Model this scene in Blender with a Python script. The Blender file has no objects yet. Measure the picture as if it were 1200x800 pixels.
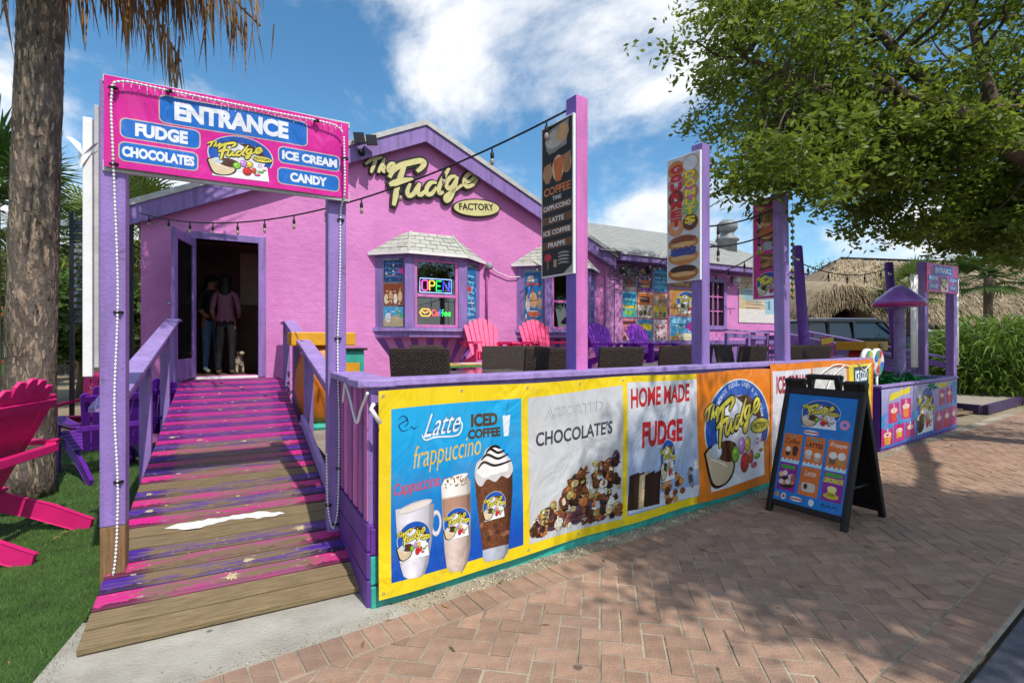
import bpy, bmesh, math, random
import numpy as np
from mathutils import Vector, Matrix
from mathutils.geometry import tessellate_polygon

R = math.radians
SC = bpy.context.scene
COL = SC.collection
random.seed(7)

# ------------------------------------------------------------------ camera, sky, sun, exposure
cam_d = bpy.data.cameras.new('camera'); cam = bpy.data.objects.new('camera', cam_d); COL.objects.link(cam)
cam_d.sensor_width = 36; cam_d.lens = 18.0; cam_d.clip_start = 0.05; cam_d.clip_end = 3000
cam.location = (0, 0, 1.45); cam.rotation_euler = (R(90), 0, 0)
SC.camera = cam
SUN_TO = Vector((0.60, -0.80, 0)).normalized() * math.cos(R(54)) + Vector((0, 0, math.sin(R(54))))
sun_d = bpy.data.lights.new('sun', 'SUN'); sun_d.energy = 3.6; sun_d.angle = R(0.6); sun_d.color = (1.0, 0.95, 0.87)
sun = bpy.data.objects.new('sun', sun_d); COL.objects.link(sun)
sun.rotation_euler = SUN_TO.to_track_quat('Z', 'Y').to_euler(); sun.location = (5, -10, 20)
SC.view_settings.view_transform = 'Standard'
try: SC.view_settings.look = 'None'
except Exception: pass
SC.view_settings.exposure = 0.33; SC.view_settings.gamma = 1.0; SC.view_settings.use_curve_mapping = False

W = bpy.data.worlds.new('World'); SC.world = W; W.use_nodes = True
def build_world():
    nt = W.node_tree; N = nt.nodes; L = nt.links
    for n in list(N): N.remove(n)
    out = N.new('ShaderNodeOutputWorld'); bg = N.new('ShaderNodeBackground')
    bg.inputs['Strength'].default_value = 0.138
    sky = N.new('ShaderNodeTexSky'); sky.sky_type = 'NISHITA'; sky.sun_disc = False
    sky.sun_elevation = R(54); sky.sun_rotation = math.atan2(SUN_TO.x, SUN_TO.y)
    sky.air_density = 1.0; sky.dust_density = 0.3; sky.ozone_density = 3.0
    tc = N.new('ShaderNodeTexCoord'); sep = N.new('ShaderNodeSeparateXYZ')
    L.new(tc.outputs['Generated'], sep.inputs[0])
    ad = N.new('ShaderNodeMath'); ad.operation = 'ADD'; ad.inputs[1].default_value = 0.55
    mx = N.new('ShaderNodeMath'); mx.operation = 'MAXIMUM'; mx.inputs[1].default_value = 0.05
    L.new(sep.outputs['Z'], mx.inputs[0]); L.new(mx.outputs[0], ad.inputs[0])
    def div(o):
        d = N.new('ShaderNodeMath'); d.operation = 'DIVIDE'; L.new(o, d.inputs[0]); L.new(ad.outputs[0], d.inputs[1]); return d.outputs[0]
    cb = N.new('ShaderNodeCombineXYZ'); L.new(div(sep.outputs['X']), cb.inputs[0]); L.new(div(sep.outputs['Y']), cb.inputs[1])
    def noise(scale, detail, rough, off, dist=0.0):
        mp = N.new('ShaderNodeMapping'); mp.inputs['Location'].default_value = off
        L.new(cb.outputs[0], mp.inputs[0])
        t = N.new('ShaderNodeTexNoise'); t.inputs['Scale'].default_value = scale; t.inputs['Detail'].default_value = detail
        t.inputs['Roughness'].default_value = rough; t.inputs['Distortion'].default_value = dist
        L.new(mp.outputs[0], t.inputs['Vector']); return t.outputs['Fac']
    def ramp(o, a, b):
        r = N.new('ShaderNodeMapRange'); r.interpolation_type = 'SMOOTHSTEP'
        r.inputs['From Min'].default_value = a; r.inputs['From Max'].default_value = b; L.new(o, r.inputs['Value']); return r.outputs[0]
    cover = ramp(noise(1.75, 10, 0.60, (CL[0], CL[1], 0), 0.25), 0.455, 0.60)
    grey = ramp(noise(2.6, 8, 0.6, (CL[0] + 0.07, CL[1] - 0.10, 0)), 0.40, 0.64)
    cc = N.new('ShaderNodeMix'); cc.data_type = 'RGBA'; L.new(grey, cc.inputs['Factor'])
    cc.inputs['A'].default_value = (6.9, 6.9, 6.9, 1); cc.inputs['B'].default_value = (4.6, 5.0, 5.6, 1)
    m = N.new('ShaderNodeMix'); m.data_type = 'RGBA'
    mf = N.new('ShaderNodeMath'); mf.operation = 'MULTIPLY'; mf.inputs[1].default_value = 0.92; hz = ramp(sep.outputs['Z'], -0.02, 0.02); mh = N.new('ShaderNodeMath'); mh.operation = 'MULTIPLY'; L.new(cover, mh.inputs[0]); L.new(hz, mh.inputs[1]); L.new(mh.outputs[0], mf.inputs[0])
    L.new(mf.outputs[0], m.inputs['Factor']); hsv = N.new('ShaderNodeHueSaturation'); hsv.inputs['Hue'].default_value = 0.49; hsv.inputs['Saturation'].default_value = 1.2; L.new(sky.outputs[0], hsv.inputs['Color']); L.new(hsv.outputs[0], m.inputs['A']); L.new(cc.outputs['Result'], m.inputs['B'])
    L.new(m.outputs['Result'], bg.inputs['Color']); L.new(bg.outputs[0], out.inputs[0])
CL = (1.7, 0.6)
build_world()

# ------------------------------------------------------------------ helpers
def lin(h):
    h = h.lstrip('#'); v = [int(h[i:i+2], 16) / 255 for i in (0, 2, 4)]
    return tuple((c / 12.92 if c <= 0.04045 else ((c + 0.055) / 1.055) ** 2.4) for c in v) + (1,)
MATS = {}
def mat(name, hx, rough=0.55, var=0.12, vs=5.0, bump=0.0, bs=60.0, metal=0.0, rnd=0.0, stretch=(1, 1, 1), emit=0.0, spec=0.4, island=False, hue=None, chip=None):
    if name in MATS: return MATS[name]
    m = bpy.data.materials.new(name); m.use_nodes = True; MATS[name] = m
    nt = m.node_tree; N = nt.nodes; L = nt.links; b = N['Principled BSDF']
    b.inputs['Roughness'].default_value = rough; b.inputs['Metallic'].default_value = metal
    b.inputs['Specular IOR Level'].default_value = spec
    c = lin(hx)
    tc = N.new('ShaderNodeTexCoord'); mp = N.new('ShaderNodeMapping'); mp.inputs['Scale'].default_value = stretch
    L.new(tc.outputs['Object'], mp.inputs[0])
    t = N.new('ShaderNodeTexNoise'); t.inputs['Scale'].default_value = vs; t.inputs['Detail'].default_value = 6; t.inputs['Roughness'].default_value = 0.65
    L.new(mp.outputs[0], t.inputs['Vector'])
    mx = N.new('ShaderNodeMix'); mx.data_type = 'RGBA'
    d = lin(hue) if hue else tuple(x * (1 - 2 * var) for x in c[:3]) + (1,)
    mx.inputs['A'].default_value = tuple(min(1, x * (1 + var)) for x in c[:3]) + (1,) if not hue else c
    mx.inputs['B'].default_value = d
    rg = N.new('ShaderNodeMapRange'); rg.inputs['From Min'].default_value = 0.32; rg.inputs['From Max'].default_value = 0.72
    L.new(t.outputs['Fac'], rg.inputs['Value']); L.new(rg.outputs[0], mx.inputs['Factor'])
    colr = mx.outputs['Result']
    if rnd > 0:
        oi = N.new('ShaderNodeObjectInfo'); rv = oi.outputs['Random']
        if island:
            ge = N.new('ShaderNodeNewGeometry'); a = N.new('ShaderNodeMath'); a.operation = 'ADD'
            L.new(rv, a.inputs[0]); L.new(ge.outputs['Random Per Island'], a.inputs[1])
            f = N.new('ShaderNodeMath'); f.operation = 'FRACT'; L.new(a.outputs[0], f.inputs[0]); rv = f.outputs[0]
        r2 = N.new('ShaderNodeMapRange'); r2.inputs['To Min'].default_value = 1 - rnd; r2.inputs['To Max'].default_value = 1 + rnd
        L.new(rv, r2.inputs['Value'])
        hs = N.new('ShaderNodeHueSaturation'); L.new(colr, hs.inputs['Color']); L.new(r2.outputs[0], hs.inputs['Value']); colr = hs.outputs[0]
    if chip:   # chipped and grimy paint: small patches of what lies under it
        t3 = N.new('ShaderNodeTexNoise'); t3.inputs['Scale'].default_value = 13; t3.inputs['Detail'].default_value = 9; t3.inputs['Roughness'].default_value = 0.75; L.new(tc.outputs['Object'], t3.inputs['Vector'])
        r3 = N.new('ShaderNodeMapRange'); r3.inputs['From Min'].default_value = 0.60; r3.inputs['From Max'].default_value = 0.66; r3.inputs['To Max'].default_value = 0.75; L.new(t3.outputs['Fac'], r3.inputs['Value'])
        m3 = N.new('ShaderNodeMix'); m3.data_type = 'RGBA'; m3.inputs['B'].default_value = lin(chip); L.new(colr, m3.inputs['A']); L.new(r3.outputs[0], m3.inputs['Factor']); colr = m3.outputs['Result']
        mp4 = N.new('ShaderNodeMapping'); mp4.inputs['Scale'].default_value = (9, 9, 0.8); L.new(tc.outputs['Object'], mp4.inputs[0])
        t4 = N.new('ShaderNodeTexNoise'); t4.inputs['Scale'].default_value = 1.6; t4.inputs['Detail'].default_value = 6; L.new(mp4.outputs[0], t4.inputs['Vector'])
        r4 = N.new('ShaderNodeMapRange'); r4.inputs['From Min'].default_value = 0.45; r4.inputs['From Max'].default_value = 0.75; r4.inputs['To Max'].default_value = 0.5; L.new(t4.outputs['Fac'], r4.inputs['Value'])
        m4 = N.new('ShaderNodeMix'); m4.data_type = 'RGBA'; m4.inputs['B'].default_value = lin(tone(chip, 0.8)); L.new(colr, m4.inputs['A']); L.new(r4.outputs[0], m4.inputs['Factor']); colr = m4.outputs['Result']
    L.new(colr, b.inputs['Base Color'])
    if emit: L.new(colr, b.inputs['Emission Color']); b.inputs['Emission Strength'].default_value = emit
    if bump:
        t2 = N.new('ShaderNodeTexNoise'); t2.inputs['Scale'].default_value = bs; t2.inputs['Detail'].default_value = 5
        L.new(mp.outputs[0], t2.inputs['Vector'])
        bp = N.new('ShaderNodeBump'); bp.inputs['Strength'].default_value = min(1, bump); bp.inputs['Distance'].default_value = 0.012
        L.new(t2.outputs['Fac'], bp.inputs['Height']); L.new(bp.outputs[0], b.inputs['Normal'])
    return m

def new_obj(name, me, parent=None, loc=None, rotz=None):
    o = bpy.data.objects.new(name, me); COL.objects.link(o)
    if parent is not None: o.parent = parent
    if loc is not None: o.location = loc
    if rotz is not None: o.rotation_euler = (0, 0, rotz)
    return o
def tag(o, label=None, cat=None, group=None, kind=None):
    if label: o['label'] = label
    if cat: o['category'] = cat
    if group: o['group'] = group
    if kind: o['kind'] = kind
    return o
def thing(name, label, cat, loc=(0, 0, 0), rotz=0, group=None):
    o = bpy.data.objects.new(name, None); COL.objects.link(o); o.empty_display_size = 0.2
    o.location = loc; o.rotation_euler = (0, 0, rotz)
    return tag(o, label, cat, group)
def kids(o): return [c for c in bpy.data.objects if c.parent == o]
def copy_tree(o, parent=None):
    c = o.copy(); COL.objects.link(c); c.parent = parent
    for ch in KID.get(o.name, []):
        k = copy_tree(ch, c); KID.setdefault(c.name, []).append(k)
    return c
KID = {}

class MB:
    """collects faces in a parent's local space"""
    def __init__(s): s.v = []; s.f = []; s.m = []; s.mats = []; s.sm = []
    def mi(s, m):
        if m not in s.mats: s.mats.append(m)
        return s.mats.index(m)
    def add(s, vs, fs, m, smooth=False):
        o = len(s.v); s.v.extend(tuple(p) for p in vs); k = s.mi(m)
        for f in fs: s.f.append(tuple(i + o for i in f)); s.m.append(k); s.sm.append(smooth)
    def box(s, a, b, m):
        x0, y0, z0 = [min(p, q) for p, q in zip(a, b)]; x1, y1, z1 = [max(p, q) for p, q in zip(a, b)]
        s.add([(x0,y0,z0),(x1,y0,z0),(x1,y1,z0),(x0,y1,z0),(x0,y0,z1),(x1,y0,z1),(x1,y1,z1),(x0,y1,z1)],
              [(0,3,2,1),(4,5,6,7),(0,1,5,4),(1,2,6,5),(2,3,7,6),(3,0,4,7)], m)
    def bar(s, p, q, w, h, m, up=(0, 0, 1)):
        """beam from p to q, w across, h along up"""
        p = Vector(p); q = Vector(q); d = (q - p).normalized(); u = Vector(up)
        x = d.cross(u)
        if x.length < 1e-4: x = d.cross(Vector((1, 0, 0)))
        x.normalize(); y = x.cross(d).normalized(); x = x * w / 2; y = y * h / 2
        s.add([p-x-y, p+x-y, p+x+y, p-x+y, q-x-y, q+x-y, q+x+y, q-x+y],
              [(0,1,2,3),(7,6,5,4),(0,4,5,1),(1,5,6,2),(2,6,7,3),(3,7,4,0)], m)
    def prism(s, pts, a, b, m, ax='y'):
        """polygon in 2D extruded between a and b along ax ('y': pts are x,z; 'z': x,y; 'x': y,z)"""
        n = len(pts)
        def P(p, t): return {'y': (p[0], t, p[1]), 'z': (p[0], p[1], t), 'x': (t, p[0], p[1])}[ax]
        vs = [P(p, a) for p in pts] + [P(p, b) for p in pts]
        tri = tessellate_polygon([[Vector((p[0], p[1], 0)) for p in pts]])
        fs = [tuple(t) for t in tri] + [tuple(n + i for i in reversed(t)) for t in tri]
        fs += [(i, (i + 1) % n, n + (i + 1) % n, n + i) for i in range(n)]
        s.add(vs, fs, m)
    def tube(s, path, r, m, seg=8, cap=True, smooth=True):
        path = [Vector(p) for p in path]; n = len(path)
        rs = r if isinstance(r, (list, tuple)) else [r] * n
        vs = []; prev = None
        for i, p in enumerate(path):
            d = (path[min(i + 1, n - 1)] - path[max(i - 1, 0)]).normalized()
            if prev is None:
                x = d.orthogonal().normalized()
            else:
                x = (prev - d * prev.dot(d)); x = x.normalized() if x.length > 1e-6 else d.orthogonal().normalized()
            prev = x; y = d.cross(x)
            for k in range(seg):
                a = 2 * math.pi * k / seg; vs.append(p + (x * math.cos(a) + y * math.sin(a)) * rs[i])
        fs = [(i*seg+k, i*seg+(k+1) % seg, (i+1)*seg+(k+1) % seg, (i+1)*seg+k) for i in range(n-1) for k in range(seg)]
        if cap: fs += [tuple(reversed(range(seg))), tuple((n-1)*seg + k for k in range(seg))]
        s.add(vs, fs, m, smooth)
    def lathe(s, prof, c, m, seg=16, smooth=True, ax='z', sy=1.0):
        """profile of (r, h) turned about an axis through c"""
        vs = []; c = Vector(c); n = len(prof)
        for r, h in prof:
            for k in range(seg):
                a = 2 * math.pi * k / seg; x, y = r * math.cos(a), r * math.sin(a) * sy
                vs.append(c + Vector({'z': (x, y, h), 'y': (x, h, y), 'x': (h, x, y)}[ax]))
        fs = [(i*seg+k, i*seg+(k+1) % seg, (i+1)*seg+(k+1) % seg, (i+1)*seg+k) for i in range(n-1) for k in range(seg)]
        fs += [tuple(reversed(range(seg))), tuple((n-1)*seg + k for k in range(seg))]
        s.add(vs, fs, m, smooth)
    def blob(s, c, r, m, seg=10, ring=6):
        rr = r if isinstance(r, (tuple, list)) else (r, r, r); c = Vector(c); vs = [c + Vector((0, 0, -rr[2]))]
        for i in range(1, ring):
            t = math.pi * i / ring
            for k in range(seg):
                a = 2 * math.pi * k / seg
                vs.append(c + Vector((rr[0]*math.sin(t)*math.cos(a), rr[1]*math.sin(t)*math.sin(a), -rr[2]*math.cos(t))))
        vs.append(c + Vector((0, 0, rr[2]))); e = len(vs) - 1
        fs = [(0, 1 + (k+1) % seg, 1 + k) for k in range(seg)]
        fs += [(1+i*seg+k, 1+i*seg+(k+1) % seg, 1+(i+1)*seg+(k+1) % seg, 1+(i+1)*seg+k) for i in range(ring-2) for k in range(seg)]
        fs += [(e, 1+(ring-2)*seg+k, 1+(ring-2)*seg+(k+1) % seg) for k in range(seg)]
        s.add(vs, fs, m, True)
    def mesh(s, name):
        me = bpy.data.meshes.new(name); me.from_pydata(s.v, [], s.f)
        for m in s.mats: me.materials.append(m)
        me.polygons.foreach_set('material_index', s.m); me.polygons.foreach_set('use_smooth', s.sm); me.update()
        return me
    def build(s, name, parent=None, label=None, bevel=0, loc=None, rotz=None, kind=None):
        o = new_obj(name, s.mesh(name), parent, loc, rotz)
        if parent is not None: KID.setdefault(parent.name, []).append(o)
        if label: o['label'] = label
        if kind: o['kind'] = kind
        if bevel:
            b = o.modifiers.new('bevel', 'BEVEL'); b.width = bevel; b.segments = 2; b.limit_method = 'ANGLE'; b.angle_limit = R(40)
        return o
def one(fn, *a, **k):
    mb = MB(); getattr(mb, fn)(*a, **k); return mb
def np_mesh(name, V, F, m, smooth=False):
    """V (n,3) array, F (k,3|4) int array"""
    me = bpy.data.meshes.new(name); V = np.asarray(V, np.float32); F = np.asarray(F, np.int32); k = F.shape[1]
    me.vertices.add(len(V)); me.vertices.foreach_set('co', V.ravel())
    me.loops.add(F.size); me.loops.foreach_set('vertex_index', F.ravel())
    me.polygons.add(len(F)); me.polygons.foreach_set('loop_start', np.arange(len(F), dtype=np.int32) * k)
    if smooth: me.polygons.foreach_set('use_smooth', np.ones(len(F), bool))
    me.materials.append(m); me.update(calc_edges=True); me.validate()
    return me

# ---- flat print on signs: 2D shapes laid on a panel
TXT = {}
def text2d(s, bold=0.0, shear=0.0, gap=1.0):
    key = (s, bold, shear, gap)
    if key in TXT: return TXT[key]
    cu = bpy.data.curves.new('t', 'FONT'); cu.body = s; cu.offset = bold; cu.shear = shear; cu.space_character = gap; cu.resolution_u = 3
    o = bpy.data.objects.new('t', cu); COL.objects.link(o); dg = bpy.context.evaluated_depsgraph_get()
    me = o.evaluated_get(dg).to_mesh(); me.calc_loop_triangles()
    vs = [(v.co.x, v.co.y) for v in me.vertices]; fs = [tuple(t.vertices) for t in me.loop_triangles]
    o.evaluated_get(dg).to_mesh_clear(); bpy.data.objects.remove(o); bpy.data.curves.remove(cu)
    x0 = min(v[0] for v in vs); x1 = max(v[0] for v in vs); y0 = min(v[1] for v in vs); y1 = max(v[1] for v in vs)
    TXT[key] = ([((x-x0)/(x1-x0), (y-y0)/(y1-y0)) for x, y in vs], fs, (x1-x0)/(y1-y0)); return TXT[key]
def spline(pts, n=6):
    if len(pts) < 3: return [tuple(p) for p in pts]
    q = [pts[0]] + list(pts) + [pts[-1]]; out = []
    for i in range(1, len(q) - 2):
        for k in range(n):
            t = k / n; o = []
            for d in range(len(pts[0])):
                a, b, c, e = q[i-1][d], q[i][d], q[i+1][d], q[i+2][d]
                o.append(0.5*(2*b + (c-a)*t + (2*a-5*b+4*c-e)*t*t + (3*b-a-3*c+e)*t**3))
            out.append(tuple(o))
    return out + [tuple(pts[-1])]
def loop(p):
    q = spline(list(p) + [p[0]], 4); return q[:-1]
def tone(hx, k):
    h = hx.lstrip('#'); return '#' + ''.join('%02x' % max(0, min(255, int(int(h[i:i+2], 16)*k))) for i in (0, 2, 4))
class Print:
    STEP = 0.0006
    def __init__(s, fn=None, maxe=9.0):
        s.fn = fn or (lambda u, v, o: (u, -o, v)); s.maxe = maxe; s.mb = MB()
    def tri(s, vs, fs, m, ly):
        V = list(vs); out = []; st = [tuple(f) for f in fs]
        while st:
            a, b, c = st.pop(); e = [(math.dist(V[a], V[b]), a, b, c), (math.dist(V[b], V[c]), b, c, a), (math.dist(V[c], V[a]), c, a, b)]
            L, p, q, r = max(e)
            if L > s.maxe:
                V.append(((V[p][0]+V[q][0])/2, (V[p][1]+V[q][1])/2)); k = len(V) - 1; st += [(p, k, r), (k, q, r)]
            else: out.append((a, b, c))
        s.mb.add([s.fn(u, v, ly * s.STEP) for u, v in V], out, m)
    def poly(s, pts, m, ly=1, holes=()):
        lst = [[Vector((p[0], p[1], 0)) for p in pts]] + [[Vector((p[0], p[1], 0)) for p in h] for h in holes]
        s.tri([(p.x, p.y) for l in lst for p in l], tessellate_polygon(lst), m, ly); return s
    def vessel(s, rows, hx, M, ly=2, n=22, lit=.35):
        """printed picture of a round vessel: rows of (left, right) points, banded from dark rim to bright middle"""
        for i in range(n):
            a, b = i/n, (i+1)/n; c = (a+b)/2; k = round(1.08 - .55*abs(c-lit)**1.3 - (.12 if c > .85 else 0), 2)
            P_ = lambda r, t: (r[0][0] + (r[1][0]-r[0][0])*t, r[0][1] + (r[1][1]-r[0][1])*t)
            s.poly([P_(r, a) for r in rows] + [P_(r, b) for r in reversed(rows)], M(tone(hx, k)), ly)
        return s
    def rect(s, u0, v0, u1, v1, m, ly=1): return s.poly([(u0, v0), (u1, v0), (u1, v1), (u0, v1)], m, ly)
    def rrect(s, u0, v0, u1, v1, r, m, ly=1):
        p = []
        for cx, cy, a in ((u1-r, v0+r, -90), (u1-r, v1-r, 0), (u0+r, v1-r, 90), (u0+r, v0+r, 180)):
            for k in range(5): p.append((cx + r*math.cos(R(a+22.5*k)), cy + r*math.sin(R(a+22.5*k))))
        return s.poly(p, m, ly)
    def ell(s, u, v, a, b, m, ly=1, n=20, rot=0, hole=0, a0=0, a1=360):
        def E(k, q): 
            t = R(a0 + (a1-a0)*k/n); x, y = a*q*math.cos(t), b*q*math.sin(t); c, d = math.cos(R(rot)), math.sin(R(rot)); return (u+x*c-y*d, v+x*d+y*c)
        if a1 - a0 < 360:
            return s.poly([E(k, 1) for k in range(n+1)] + [E(k, hole) for k in range(n, -1, -1)], m, ly)
        return s.poly([E(k, 1) for k in range(n)], m, ly, [[E(k, hole) for k in range(n)]] if hole else ())
    def text(s, t, u0, v0, w, h, m, ly=2, bold=0.015, shear=0, rot=0, gap=1.0):
        vs, fs, _ = text2d(t, bold, shear, gap); c, d = math.cos(R(rot)), math.sin(R(rot))
        s.tri([(u0 + x*w*c - y*h*d, v0 + x*w*d + y*h*c) for x, y in vs], fs, m, ly); return s
    def stroke(s, pts, w, m, ly=2, n=6, taper=0.55):
        q = spline(pts, n); k = len(q); vs = []; fs = []
        for i, p in enumerate(q):
            a, b = q[max(0, i-1)], q[min(k-1, i+1)]; dx, dy = b[0]-a[0], b[1]-a[1]; L = math.hypot(dx, dy) or 1
            t = i / (k-1); ww = w/2 * (taper + (1-taper)*min(1, 4*min(t, 1-t)))
            vs += [(p[0]-dy/L*ww, p[1]+dx/L*ww), (p[0]+dy/L*ww, p[1]-dx/L*ww)]
            if i: fs += [(2*i-2, 2*i-1, 2*i+1), (2*i-2, 2*i+1, 2*i)]
        for e, j in ((0, 1), (k-1, k-2)):
            dx, dy = q[e][0]-q[j][0], q[e][1]-q[j][1]; L = math.hypot(dx, dy) or 1; r = w/2*taper; b0 = len(vs)
            for z in range(7):
                t = math.atan2(dy, dx) + R(-90 + 30*z); vs.append((q[e][0]+r*math.cos(t), q[e][1]+r*math.sin(t)))
            fs += [(b0, b0+z, b0+z+1) for z in range(1, 6)]
        s.tri(vs, fs, m, ly); return s
    def arc(s, t, cu, cv, r, h, a0, a1, m, ly=3, bold=0.01):
        n = len(t)
        for i, ch in enumerate(t):
            if ch == ' ': continue
            vs, fs, asp = text2d(ch, bold); a = R(a0 + (a1-a0)*i/(n-1)); w = min(h*asp, abs(R(a1-a0))*r/n*0.8); hh = h if ch not in ',.' else h*0.35
            c, d = math.cos(a - math.pi/2), math.sin(a - math.pi/2); bx, by = cu + r*math.cos(a), cv + r*math.sin(a)
            s.tri([(bx + (x-.5)*w*c - y*hh*d, by + (x-.5)*w*d + y*hh*c) for x, y in vs], fs, m, ly)
        return s
    def done(s, name, parent, label=None):
        o = s.mb.build(name, parent, label); s.mb = MB(); return o

# ------------------------------------------------------------------ frames of the place
O = Vector((-4.34, 7.70, 0)); TH = math.atan2(0.479, 0.878)      # door centre on the shop front; front faces local -Y
EX = Vector((math.cos(TH), math.sin(TH), 0)); EN = Vector((math.sin(TH), -math.cos(TH), 0))
def F(s, n, z=0): return O + EX*s + EN*n + Vector((0, 0, z))
P0 = Vector((-0.775, 2.74, 0)); TF = math.atan2(0.576, 0.8175)   # near corner of the fence; street side is local -Y
FX = Vector((math.cos(TF), math.sin(TF), 0)); FN = Vector((math.sin(TF), -math.cos(TF), 0))
def G(u, n, z=0): return P0 + FX*u + FN*n + Vector((0, 0, z))
def fuv(px, py):
    k = (px-600)/600; u = (P0.y*k - P0.x) / (FX.x - FX.y*k); return u, 1.45 + (400-py)/600*(P0.y + FX.y*u)
def suv(px, py):
    k = (px-600)/600; s = (O.y*k - O.x) / (EX.x - EX.y*k); return s, 1.45 + (400-py)/600*(O.y + EX.y*s)

# ------------------------------------------------------------------ materials
PURPLE = mat('purple_paint', '#8E72B4', 0.5, 0.10, 3.0, 0.3, 55, chip='#5E4E66')
PURPLE_D = mat('deep_purple_paint', '#643490', 0.5, 0.14, 4.0, 0.3, 50, chip='#4A3A40')
LILAC = mat('lilac_paint', '#A088C6', 0.5, 0.10, 3.0, 0.3, 55, chip='#75647E')
MAUVE = mat('mauve_picket_paint', '#A95A9C', 0.55, 0.15, 4.0, 0.3, 50, chip='#6A4A52')
PINKP = mat('pink_paint', '#CE72B6', 0.5, 0.1, 4.0, 0.25, 50, chip='#9A6A90')
TEAL = mat('teal_paint', '#35A898', 0.55, 0.18, 5.0, 0.3, 40, chip='#5A5A4A')
WHITE = mat('white_paint', '#E6E4E2', 0.5, 0.06, 4.0, 0.1, 40)
WOOD = mat('bare_wood', '#94805E', 0.75, 0.2, 5.0, 0.6, 40, stretch=(1.2, 14, 14), rnd=0.14, hue='#66543A')
BLACKP = mat('black_plastic', '#141416', 0.45, 0.1, 8, 0.15, 120)
DARKMETAL = mat('dark_metal', '#24242A', 0.4, 0.1, 10, 0.1, 80, metal=0.4)
CHROME = mat('chrome', '#C8C8CC', 0.22, 0.05, 10, metal=1.0)
WICKER = mat('dark_wicker', '#3A2C25', 0.6, 0.25, 30, 0.9, 70, stretch=(1, 1, 2.2))
CABLE = mat('black_cable', '#15151A', 0.6, 0.1)
BULB = mat('bulb_glass', '#9A8F84', 0.15, 0.05, 5)
SILVER = mat('grey_trim', '#B9B8B6', 0.5, 0.12, 6, 0.15, 40)

def stucco():
    m = bpy.data.materials.new('pink_stucco'); m.use_nodes = True; nt = m.node_tree; N = nt.nodes; L = nt.links; b = N['Principled BSDF']
    b.inputs['Roughness'].default_value = 0.62; b.inputs['Specular IOR Level'].default_value = 0.3
    tc = N.new('ShaderNodeTexCoord'); sp = N.new('ShaderNodeSeparateXYZ'); L.new(tc.outputs['Object'], sp.inputs[0])
    cb = N.new('ShaderNodeCombineXYZ'); L.new(sp.outputs['X'], cb.inputs[0]); L.new(sp.outputs['Z'], cb.inputs[1])
    br = N.new('ShaderNodeTexBrick'); br.inputs['Scale'].default_value = 1.0; br.inputs['Brick Width'].default_value = 0.30; br.inputs['Row Height'].default_value = 0.1
    br.inputs['Mortar Size'].default_value = 0.012; br.inputs['Mortar Smooth'].default_value = 0.8; br.offset = 0.5
    L.new(cb.outputs[0], br.inputs['Vector'])
    def nz(sc, det, ro=0.6):
        t = N.new('ShaderNodeTexNoise'); t.inputs['Scale'].default_value = sc; t.inputs['Detail'].default_value = det; t.inputs['Roughness'].default_value = ro
        L.new(tc.outputs['Object'], t.inputs['Vector']); return t.outputs['Fac']
    mx = N.new('ShaderNodeMix'); mx.data_type = 'RGBA'; mx.inputs['A'].default_value = lin('#D888C4'); mx.inputs['B'].default_value = lin('#C474B2')
    rg = N.new('ShaderNodeMapRange'); rg.inputs['From Min'].default_value = 0.35; rg.inputs['From Max'].default_value = 0.7; L.new(nz(0.9, 8, 0.65), rg.inputs['Value']); L.new(rg.outputs[0], mx.inputs['Factor'])
    m2 = N.new('ShaderNodeMix'); m2.data_type = 'RGBA'; m2.inputs['B'].default_value = lin('#DA9CCC')
    r2 = N.new('ShaderNodeMapRange'); r2.inputs['From Min'].default_value = 0.66; r2.inputs['From Max'].default_value = 0.8; L.new(nz(2.2, 8, 0.7), r2.inputs['Value']); L.new(r2.outputs[0], m2.inputs['Factor'])
    L.new(mx.outputs['Result'], m2.inputs['A']); L.new(m2.outputs['Result'], b.inputs['Base Color'])
    a = N.new('ShaderNodeMath'); a.operation = 'MULTIPLY_ADD'; a.inputs[1].default_value = -0.045; L.new(br.outputs['Fac'], a.inputs[0])
    n1 = N.new('ShaderNodeMath'); n1.operation = 'MULTIPLY'; n1.inputs[1].default_value = 1.1; L.new(nz(7, 7, 0.7), n1.inputs[0]); L.new(n1.outputs[0], a.inputs[2])
    bp = N.new('ShaderNodeBump'); bp.inputs['Strength'].default_value = 0.6; bp.inputs['Distance'].default_value = 0.03
    L.new(a.outputs[0], bp.inputs['Height']); L.new(bp.outputs[0], b.inputs['Normal']); return m
STUCCO = stucco()

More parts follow.
